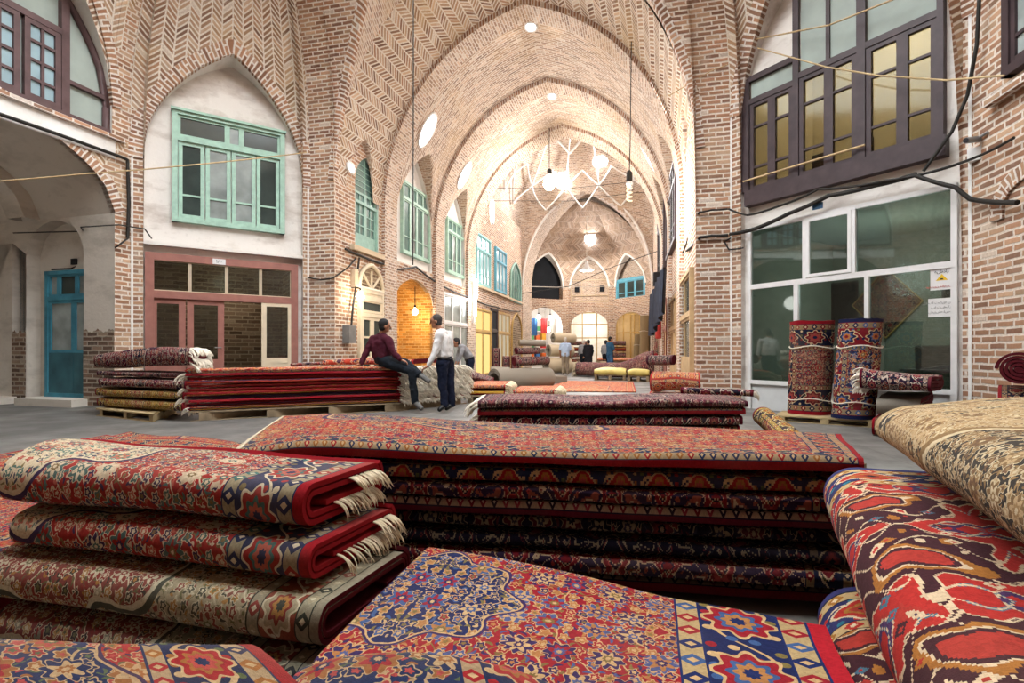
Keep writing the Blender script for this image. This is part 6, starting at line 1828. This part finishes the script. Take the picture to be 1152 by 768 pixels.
cable('black cable dropping from above past the brown window', [R0.pt(R0.at(1117, -20)[0], R0.at(1117, -20)[1], .14), R0.pt(R0.at(1109, 50)[0], R0.at(1109, 50)[1], .1), RW1(1092, 110, .12), RW1(1074, 150, .1), RW1(1042, 194, .1)], .022)
cable('black cable running right from the brown window toward the camera bracket', [RW1(1036, 199, .13), RW1(1085, 186, .16), R0.pt(.25, R0.at(1120, 170)[1], .1), R0.pt(R0.at(1152, 154)[0], R0.at(1152, 154)[1], .1)], .018, sag=.02)
cable('heavy cable running right across the brick corner below the surveillance camera', [RW1(1036, 200, .15), RW1(1080, 213, .16), R0.pt(.12, R0.at(1106, 222)[1], .1), R0.pt(R0.at(1156, 227)[0], R0.at(1156, 227)[1], .1)], .032, sag=.02)
cable('tan rope from the arch over the brown window to the right edge', [RW1(856, 56, .1), RW1(941, 82, .3), RW1(1001, 92, .3), RW1(1071, 95, .2), R0.pt(R0.at(1152, 83)[0], R0.at(1152, 83)[1], .2)], .013, 'rope', name='hanging_rope', cat='rope')
cable('upper tan rope crossing the panes of the brown window', [RW1(850, 47, .1), RW1(940, 33, .2), RW1(1030, -2, .2)], .013, 'rope', name='hanging_rope', cat='rope')
cable('tan rope strung across the left bay over the green window', [P(-20, 205, 8.2), P(90, 196, 8.8), P(210, 186, 9.6), LD1(344, 173, .1)], .013, 'rope', sag=.004, name='hanging_rope', cat='rope')
cable('black cable along the brick beside the passage arch', [LS1(-10, 127, .08), LS1(60, 151, .08), LS1(130, 176, .08), LS1(140, 180, .08), LS1(141.5, 230, .08), LS1(140, 268, .08)], .03)
cable('black cable sagging across the passage from the pier to the blue door', [LS1(140, 268, .1), LS1(128, 277, .1), P(104, 292, 10.3), P(80, 302, 10.35), P(58, 303, 10.35)], .016)
cable('thin black cable stapled along the passage wall', [P(15, 262, 10.2), P(94, 260, 10.2), LS1(95.5, 255, -.1), LS1(131, 253, .06), LD1(163, 258, .05), LD1(171, 269, .05)], .013)
cable('black cable running along the left hall wall between the storeys', [LW1(386, 280), LW1(402, 287), LW1(430, 297), LW1(444, 303), LW1(466, 300), LW1(490, 318), LW1(525, 334), LW1(556, 345), LW1(584, 350)], .03, sag=.015)
cable('black cable crossing the near left pier', [LD1(346, 312, .04), HF.pt(HF.at(362, 315)[0], HF.at(362, 315)[1], .05), HF.pt(HF.at(376, 313)[0], HF.at(376, 313)[1], .05), LW1(390, 300), LW1(398, 290)], .018, sag=.01)
cable('long thin chain hanging from the dome in front of the left wall', [P(465, -60, 9.6), P(465, 120, 9.6), P(464.5, 298, 9.6)], .012, name='hanging_chain', cat='chain')
cable('upper thin wire across the hall under the dome', [LW1(545, 212, .1), P(640, 212, 22), P(706, 205, 22), P(735, 200, 22)], .012, 'black_rubber', name='hanging_wire', cat='wire')
cable('lower thin wire across the hall under the dome', [LW1(545, 226, .1), P(640, 226, 22), P(712, 217, 22), P(735, 216, 22)], .012, 'black_rubber', name='hanging_wire', cat='wire')
cable('slanting wire across the end arches from left to right', [P(588, 330, 28), P(640, 322, 28), P(690, 300, 27), P(741, 282, 23)], .02, 'black_rubber', name='hanging_wire', cat='wire')
cable('nearly level wire across the dark far left opening', [P(586, 322, 28), P(625, 323, 29), P(690, 322, 29)], .02, 'white_cable', name='hanging_wire', cat='wire')
cable('thin wire on the right pier slanting to the hall vault', [RW1(825, 72, .05), HF.pt(HF.at(800, 85)[0], HF.at(800, 85)[1], .2), P(752, 108, 10.2)], .01, 'rope', name='hanging_wire', cat='wire')
# surveillance camera and its box
c0 = R1.pt(R1.at(1096, 163)[0], R1.at(1096, 163)[1], .22)
e = empty('surveillance_camera', c0, 'small grey surveillance camera on the right brick corner', 'camera')
k = MB(); k.tube([c0 + Vector((-.06, -.06, -.01)), c0 + Vector((.12, .0, .02))], .04, 10); k.build('body', M['steel'], e)
k = MB(); k.tube([c0 + Vector((-.075, -.075, -.012)), c0 + Vector((-.055, -.055, -.01))], .03, 10); k.build('lens', M['black'], e)
k = MB(); k.tube([c0 + Vector((.1, 0, .02)), R0.pt(.3, c0.z + .05, .02)], .018, 6); k.build('bracket', M['steel'], e)
thing_box('junction_box', R1.pt(R1.at(1099, 175)[0], R1.at(1099, 175)[1], .06), (.14, .1, .17), aR, 'white_paint', 'white junction box below the surveillance camera', 'box')
# meter boxes on the near left pier
thing_box('meter_box', LW.pt(LW.at(389), LW.at(389, 376)[1], .1), (.3, .18, .42), aLW, 'steel', 'grey meter box on the near left wall beside the white arched door', 'box')
thing_box('conduit_box', LW.pt(LW.at(396.5), LW.at(396.5, 313)[1], .06), (.16, .12, .45), aLW, 'dado', 'tall conduit box above the lit bulb on the near left wall', 'box')
cable('bundle of thin cables from the meter box up the left wall', [LW1(390, 368, .12), LW1(393, 345, .1), LW1(397, 322, .08), LW1(401, 290, .08)], .025)
# right wall: dark cloths, meter, extinguisher
def cloth(label, p, q, h, mat, seed):
    m = MB(); n = 10; rows = []
    for t in range(9):
        rows.append([p.lerp(q, i / n) + Vector((.08 * math.sin(i * 1.9 + seed) - .05 * t / 8, .04 * math.cos(i * 1.3 + seed), -h * t / 8 - .12 * math.sin(i / n * PI) * (t / 8))) for i in range(n + 1)])
    m.grid(rows); m.grid([[a + Vector((-.025, 0, 0)) for a in r_] for r_ in rows], flip=True)
    o = m.build('hanging_cloth', M[mat]); recentre(o, p); return props(o, label, 'cloth')
M['navy_cloth'] = plain('navy banner cloth', '#272d3d', .8, .3, 5)
u1_, u2_ = RW.at(763), RW.at(752)
cloth('dark navy cloth hanging from the right wall, nearer one', RW.pt(u1_, 3.35, .35), RW.pt(u1_ + 1.5, 3.1, .45), 1.2, 'navy_cloth', 0)
cloth('dark navy banner hanging from the right wall, farther one', RW.pt(u1_ + 1.9, 3.2, .4), RW.pt(u1_ + 3.4, 2.9, .55), 1.3, 'navy_cloth', 2)
thing_box('meter_box', RW.pt(RW.at(746), 3.9, .2), (.5, .35, .5), math.atan2(RW.D.y, RW.D.x), 'black', 'black box high on the right wall with cables', 'box')
p = RW.pt(RW.at(747.5), 1.55, .22)
e = empty('fire_extinguisher', p, 'red fire extinguisher on the right wall', 'extinguisher')
k = MB(); k.lathe([(.0, 0), (.1, .01), (.11, .05), (.11, .62), (.08, .72), (.03, .76)], p, 12); k.build('cylinder', M['sign_red'], e)
k = MB(); k.box(p + Vector((0, 0, .8)), (.06, .16, .08)); k.build('valve', M['black'], e)
# window-height brick sill on the right side wall and its arch below
sl_ = MB(); q = R0.at(1125, 112)
sl_.box(R0.pt(q[0] + 1.5, q[1], .05), (3.2, .16, .1), math.atan2(R0.D.y, R0.D.x)); S('trim_40', sl_, M['brick_arch'])
rg = MB(); ring(rg, R0.pt, [R0.at(*q) for q in ((1117, 250), (1117, 236), (1121, 220), (1129, 205), (1141, 191), (1157, 179), (1190, 164))][::-1], .2, .03); S('trim_41', rg, M['brick_arch'])
rr_ = R0.rect(1138, -60, 88, 1290)
hall_window(R0, rr_, .05, M['wood_brown'], M['curtain_pane'], 4, .75, 'brown window at the top right edge', 3, .1)
# ------------------------------------------------------------------ people
SKIN = plain('skin', '#b98468', .55, .06, 8); SKIN2 = plain('skin darker', '#9c6b52', .55, .06, 8)
HAIR = plain('dark hair', '#1d1a1b', .7, .2, 30); HAIRG = plain('greying cropped hair', '#3f3836', .8, .25, 40); HAIRW = plain('white hair', '#b9b2aa', .8, .15, 40)
def cloth_mat(name, h, var=.12):
    m, bs = newmat(name); n = nz(objc(), 5, 4); n2 = nz(objc(), 160, 2); k = srgb(h)
    finish(bs, mixc(tuple(x * (1 - var * 1.6) for x in k[:3]) + (1,), k, rng(n, .35, .62)), .9, n * .6 + n2 * .2, .4, .02, .15); return m
MAROON = cloth_mat('maroon shirt', '#4a1c29'); WHITE = cloth_mat('white shirt', '#d9d6d4', .06); NAVY = cloth_mat('navy trousers', '#1b2033'); CHAR = cloth_mat('dark jeans', '#1c2128')
LBLUE = cloth_mat('light blue shirt', '#a9bcd8', .06); KHAKI = cloth_mat('khaki trousers', '#8d8070'); COAT = cloth_mat('dark coat', '#23242a'); BLUE = cloth_mat('blue shirt', '#2f5573'); JEANS = cloth_mat('blue jeans', '#3f6288'); GREYS = cloth_mat('grey shirt', '#8f9094')
LEATHER = plain('black leather', '#161616', .4, .2, 6); SOLE = plain('grey shoe', '#5c5a58', .7, .2, 6)
def ball(mb, c, r, n=12, sc=(1, 1, 1), M3=None):
    c = Vector(c); rows = []
    for i in range(n + 1):
        a = PI * i / n; rows.append([])
        for k in range(2 * n):
            b = 2 * PI * k / (2 * n)
            v = Vector((math.sin(a) * math.cos(b) * sc[0], math.sin(a) * math.sin(b) * sc[1], math.cos(a) * sc[2])) * r
            if i in (0, n): v = Vector((0, 0, (1 if i == 0 else -1) * r * sc[2])) + Vector((math.cos(b), math.sin(b), 0)) * r * .01
            rows[-1].append(c + (M3 @ v if M3 else v))
    mb.grid(rows, None, 0, True, close=True)
    mb.face(rows[0][::-1]); mb.face(rows[-1])
def limb(mb, pts, rad, flat=1.0):
    pts = [Vector(p) for p in pts]
    for p, r in zip(pts, rad): ball(mb, p, r, 8)
    for i in range(len(pts) - 1):
        m = 5; mb.tube([pts[i].lerp(pts[i + 1], k / m) for k in range(m + 1)], [lerp(rad[i], rad[i + 1], k / m) for k in range(m + 1)], 12)
def meld(mb, name, mat, parent, vox, smooth_it=5, wrinkle=0.0, origin=None):
    o = mb.build(name, mat, parent)
    r = o.modifiers.new('remesh', 'REMESH'); r.mode = 'VOXEL'; r.voxel_size = vox; r.use_smooth_shade = True
    s = o.modifiers.new('smooth', 'SMOOTH'); s.factor = .5; s.iterations = smooth_it
    if wrinkle:
        t = bpy.data.textures.new(name + ' folds', 'CLOUDS'); t.noise_scale = .09; t.noise_depth = 1
        d = o.modifiers.new('folds', 'DISPLACE'); d.texture = t; d.strength = wrinkle; d.mid_level = .5; d.texture_coords = 'LOCAL'
    dg = bpy.context.evaluated_depsgraph_get(); dg.update()
    ev = o.evaluated_get(dg); me = bpy.data.meshes.new_from_object(ev)
    o.modifiers.clear(); old = o.data; o.data = me
    if not me.materials: me.materials.append(mat)
    return o
def hand(mb, w, d, curl, side, r=1.0):
    """palm, four unequal bent fingers and a thumb; w wrist, d direction of the fingers, curl the way they bend"""
    w, d = Vector(w), Vector(d).normalized(); c = (Vector(curl) - d * Vector(curl).dot(d)).normalized(); s = d.cross(c) * side
    Mx = Matrix((s, c, d)).transposed()
    ball(mb, w + d * .05, .048 * r, 8, (.9, .42, 1.1), Mx)
    for i, (o_, L) in enumerate(((-.03, .066), (-.01, .078), (.011, .072), (.031, .056))):
        a = w + d * .09 + s * o_; b = a + (d * .85 + c * .35).normalized() * L * .5; e = b + (d * .45 + c * .8).normalized() * L * .5
        limb(mb, [a - d * .03, a, b, e], [.011, .011, .0095, .008])
    a = w + d * .035 - s * .035; limb(mb, [a, a + (d * .7 - s * .8).normalized() * .035, a + (d * .7 - s * .8).normalized() * .035 + (d + c * .4).normalized() * .03], [.013, .011, .009])
def head(mb, c, f, up, sc=1.0):
    """skull, jaw, nose, brow, ears on the frame looking along f"""
    f = f.normalized(); up = (up - f * up.dot(f)).normalized(); s = f.cross(up)
    Mx = Matrix((s, f, up)).transposed(); k = sc
    ball(mb, c + up * .02 * k, .1 * k, 14, (.8, .98, 1.0), Mx)
    ball(mb, c + f * .028 * k - up * .055 * k, .068 * k, 12, (.86, .85, .95), Mx)
    ball(mb, c + f * .07 * k - up * .09 * k, .026 * k, 8, (1.1, .8, .8), Mx)
    limb(mb, [c + f * .092 * k + up * .012 * k, c + f * .118 * k - up * .026 * k], [.011 * k, .017 * k])
    ball(mb, c + f * .088 * k - up * .055 * k, .02 * k, 8, (1.3, .6, .6), Mx)
    for q in (-1, 1):
        ball(mb, c + s * q * .036 * k + f * .08 * k + up * .028 * k, .022 * k, 8, (1.3, .6, .5), Mx)
        ball(mb, c + s * q * .082 * k - f * .008 * k - up * .012 * k, .03 * k, 8, (.35, .7, 1.1), Mx)
    return s, f, up
def features(parent, c, s, f, up, hair, k=1.0, brows=HAIR, beard=None):
    m = MB()
    for q in (-1, 1): ball(m, c + s * q * .034 * k + f * .0885 * k + up * .004 * k, .0115 * k, 6)
    m.build('eyes', brows, parent)
    m = MB()
    for q in (-1, 1): limb(m, [c + s * q * .016 * k + f * .097 * k + up * .03 * k, c + s * q * .052 * k + f * .083 * k + up * .032 * k], [.006 * k, .005 * k])
    m.build('eyebrows', brows, parent)
    m = MB(); Mx = Matrix((s, f, up)).transposed()
    ball(m, c + up * .035 * k - f * .016 * k, .102 * k, 14, (.84, .95, .96), Mx); ball(m, c - f * .035 * k - up * .02 * k, .082 * k, 10, (.95, .8, .95), Mx)
    meld(m, 'hair', hair, parent, .012, 2)
    if beard:
        m = MB(); limb(m, [c + s * -.03 * k + f * .098 * k - up * .045 * k, c + f * .108 * k - up * .04 * k, c + s * .03 * k + f * .098 * k - up * .045 * k], [.007, .009, .007]); m.build('moustache', beard, parent)
def person(label, J, skin, shirt, trousers, shoes, hair, face, vox=.012, sleeves='long', belt=True, group=None, tuck=True, coat=0, beard=None, base=None, fat=1.0, up=None):
    """J: joints in the world: head, neck, chest, waist, hip; (sh, el, wr, hd direction) per arm; (hp, kn, an, toe) per leg"""
    base = Vector(base)
    root = MB(); f = Vector(face); upv = Vector(up) if up else (J['head'] - J['neck']).normalized() * .5 + Vector((0, 0, .7))
    s, fz, uz = head(root, J['head'], f, upv)
    limb(root, [J['head'] - uz * .06 - fz * .012, J['neck']], [.052, .058])
    limb(root, [J['neck'], J['chest'], J['waist'], J['hip']], [.06, .11, .1, .1])
    for i, a in enumerate(J['arms']):
        limb(root, [a[0], a[1], a[2]], [.045, .038, .028]); hand(root, a[2], a[3], a[4], 1 if i else -1); limb(root, [a[0], J['chest']], [.05, .09])
    for l in J['legs']: limb(root, [J['hip'], l[0], l[1], l[2]], [.09, .07, .05, .038])
    o = meld(root, 'person', skin, None, min(vox, .009), 3)
    recentre(o, base); props(o, label, 'person', group)
    ac = (J['arms'][1][0] - J['arms'][0][0]).normalized()
    # shirt: shoulders, chest, belly, sleeves
    m = MB()
    for q in (-1, 1):
        limb(m, [J['neck'] - Vector((0, 0, .03)) + ac * q * .03, J['chest'] + ac * q * .075 * fat, J['waist'] + ac * q * .07 * fat] + ([J['hip'] + ac * q * .07] if not tuck else []), [.075, .125 * fat, .118 * fat] + ([.13] if not tuck else []))
    limb(m, [J['neck'] - Vector((0, 0, .04)), J['chest'], J['waist'], J['waist'].lerp(J['hip'], .6)], [.075, .12 * fat, .12 * fat, .115 * fat])
    if coat: limb(m, [J['waist'], J['hip'], J['hip'] - Vector((0, 0, coat))], [.17, .18, .2])
    for a in J['arms']:
        limb(m, [J['chest'] + (J['neck'] - J['chest']) * .6, a[0]], [.1, .076])
        if sleeves == 'long': limb(m, [a[0], a[1], a[1].lerp(a[2], .93)], [.075, .058, .044])
        else: limb(m, [a[0], a[0].lerp(a[1], .8)], [.076, .068])
    sh_o = meld(m, 'coat' if coat else 'shirt', shirt, o, vox, 4, .03)
    m = MB()
    for k in (-1, 1):
        limb(m, [J['neck'] + Vector((0, 0, .012)) + ac * k * .03 + fz * .03, J['neck'] + Vector((0, 0, .02)) + ac * k * .055 - fz * .02, J['neck'] + Vector((0, 0, .015)) - fz * .06], [.016, .018, .016])
    m.build('collar', shirt, sh_o)
    # trousers
    m = MB()
    for k, l in enumerate(J['legs']):
        side = ac * (.07 if k else -.07)
        limb(m, [J['waist'] * .25 + J['hip'] * .75 + side * .8, l[0], l[1], l[1].lerp(l[2], .55), l[2].lerp(l[1], .03)], [.118 * fat, .108, .078, .07, .066])
    limb(m, [J['waist'] * .3 + J['hip'] * .7, J['hip'] - (J['waist'] - J['hip']).normalized() * .03], [.13 * fat, .115 * fat])
    tr_o = meld(m, 'trousers', trousers, o, vox, 4, .03)
    if belt:
        wv = J['waist'] * .45 + J['hip'] * .55; bx = (J['waist'] - J['hip']).normalized(); by = ac; bz = bx.cross(by)
        m = MB(); m.tube([wv + by * math.cos(2 * PI * i / 20) * .175 * fat + bz * math.sin(2 * PI * i / 20) * .128 * fat for i in range(21)], .018, 6); m.build('belt', LEATHER, tr_o)
    for l in J['legs']:
        m = MB(); a, t = l[2], l[3]; d = (t - a); d.normalize()
        limb(m, [a - d * .015, a.lerp(t, .55), t], [.048, .046, .04]); meld(m, 'shoe', shoes, o, .012, 3)
    features(o, J['head'], s, fz, uz, hair, beard=beard)
    return o
def V(X_, Y_, d): return P(X_, Y_, d)
def camdir(x, y, z=0): q = RGT * x + FWD * y; return Vector((q.x, q.y, z))
# seated man on the long stack
J = dict(head=V(432.5, 366.5, 8.92), neck=V(429.5, 376.5, 8.94), chest=V(427.5, 386.5, 8.95), waist=V(429, 398.5, 8.95), hip=V(431.5, 404.8, 8.95),
         arms=[(V(419.5, 382, 9.0), V(411.5, 397, 8.95), V(406.5, 409, 8.9), camdir(-.8, -.2, -.25), (0, 0, -1)), (V(437, 382.5, 8.82), V(442.5, 396.5, 8.74), V(450.5, 404.5, 8.72), camdir(.9, .1, -.3), (0, 0, -1))],
         legs=[(V(436, 407, 8.86), V(463, 417.5, 8.72), V(467, 452.5, 8.74), V(474, 459, 8.66)), (V(435, 405, 9.0), V(457, 408.5, 8.9), V(472, 421, 8.72), V(482, 428.5, 8.62))])
person('seated man in a maroon shirt leaning back on the long carpet stack', J, SKIN2, MAROON, CHAR, SOLE, HAIR, camdir(.85, .5, -.05), .011, belt=False, beard=HAIR, base=(J['hip'].x, J['hip'].y, ZH))
# standing man in the white shirt
J = dict(head=V(490.8, 361.5, 9.0), neck=V(495.5, 372, 9.0), chest=V(499, 382, 9.0), waist=V(500.5, 398, 9.0), hip=V(500.5, 407, 9.0),
         arms=[(V(494, 377, 8.82), V(489.5, 396, 8.76), V(481.5, 411.5, 8.72), camdir(-.8, 0, -.5), (0, 0, -1)), (V(505.5, 377, 9.2), V(507, 396, 9.25), V(499, 408, 9.3), camdir(-.6, .3, -.6), (0, 0, -1))],
         legs=[(V(497.5, 409, 8.9), V(498, 433, 8.9), V(500.5, 455.5, 8.9), V(494.5, 460.5, 8.82)), (V(504.5, 409, 9.1), V(506.5, 433, 9.05), V(508.5, 454.5, 9.05), V(502.5, 459.2, 8.98))])
person('standing man in a white shirt and navy trousers facing the seated man', J, SKIN2, WHITE, NAVY, LEATHER, HAIRG, camdir(-1, .05, -.12), .011, base=(J['hip'].x, J['hip'].y, 0), up=(0, 0, 1))
def stander(label, X_, d, h, ang, skin, shirt, trousers, hair, **kw):
    """a person standing at column X_, depth d, facing ang (0 = away from the camera, positive to the right)"""
    a = R(ang); f = camdir(math.sin(a), math.cos(a)); s_ = camdir(math.cos(a), -math.sin(a)); b = P(X_, HZ, d); b.z = 0; k = h / 1.74
    def q(x, y, z): return b + s_ * x * k + f * y * k + Vector((0, 0, z * k))
    bend = kw.pop('bend', 0); reach = kw.pop('reach', 0)
    J = dict(head=q(0, .03 + bend * 1.3, 1.61 - bend * .5), neck=q(0, bend, 1.46 - bend * .3), chest=q(0, bend * .7, 1.3 - bend * .2), waist=q(0, bend * .2, 1.06), hip=q(0, 0, .93),
             arms=[(q(-.185, bend * .8, 1.4 - bend * .3), q(-.25, .02 + bend + reach * .1, 1.13), q(-.22, .08 + bend + reach * .35, .9 + reach * .2), f * .4 * (1 + reach) + Vector((0, 0, -1 + reach * .6)), f), (q(.185, bend * .8, 1.4 - bend * .3), q(.25, .02 + bend + reach * .1, 1.13), q(.22, .08 + bend + reach * .35, .9 + reach * .2), f * .4 * (1 + reach) + Vector((0, 0, -1 + reach * .6)), f)],
             legs=[(q(-.09, 0, .9), q(-.1, .03, .5), q(-.1, -.03, .085), q(-.11, .12, .045)), (q(.09, 0, .9), q(.1, .06, .5), q(.11, .06, .085), q(.12, .21, .045))])
    return person(label, J, skin, shirt, trousers, LEATHER, hair, f + Vector((0, 0, -bend * 1.2)), .018, base=b, up=(0, 0, 1), **kw)
stander('man bent over carpets behind the man in the white shirt', 529, 13.7, 1.56, -105, SKIN2, GREYS, NAVY, HAIR, bend=.3, sleeves='long')
stander('man in a light blue shirt and khaki trousers seen from behind', 636, 23.4, 1.74, 5, SKIN2, LBLUE, KHAKI, HAIRW, sleeves='short', tuck=False, belt=False)
stander('man in a long dark coat seen from behind, beyond the dark heap', 662, 24.6, 1.66, -15, SKIN, COAT, CHAR, HAIR, coat=.25, belt=False, tuck=False)
stander('white-haired person half hidden behind the man in the dark coat', 656.5, 25.6, 1.68, 20, SKIN, GREYS, CHAR, HAIRW, belt=False)
stander('young man in a blue shirt and jeans turned to the right', 686, 23.6, 1.78, 70, SKIN, BLUE, JEANS, HAIR, sleeves='short', tuck=False, belt=False, reach=.5)
stander('person in a grey shirt half hidden behind the young man in blue', 681.5, 25.4, 1.66, 40, SKIN2, GREYS, CHAR, HAIR, belt=False)
# camera
cd = bpy.data.cameras.new('camera'); cam = bpy.data.objects.new('camera', cd); COL.objects.link(cam)
cam.location = (0, 0, EYE); cam.rotation_euler = (R(90), 0, YAW)
cd.sensor_width = 36; cd.lens = FPX / 1152 * 36; cd.shift_y = (HZ - 384) / 1152; cd.clip_start = .05; cd.clip_end = 200
SC.camera = cam
w = bpy.data.worlds.new('world'); SC.world = w; w.use_nodes = True
w.node_tree.nodes['Background'].inputs[0].default_value = (.93, .97, 1, 1); w.node_tree.nodes['Background'].inputs[1].default_value = 10.5
SC.view_settings.view_transform = 'Standard'; SC.view_settings.look = 'None'; SC.view_settings.gamma = 1; SC.view_settings.use_curve_mapping = False
SC.view_settings.exposure = 0.08
SC.cycles.use_denoising = True
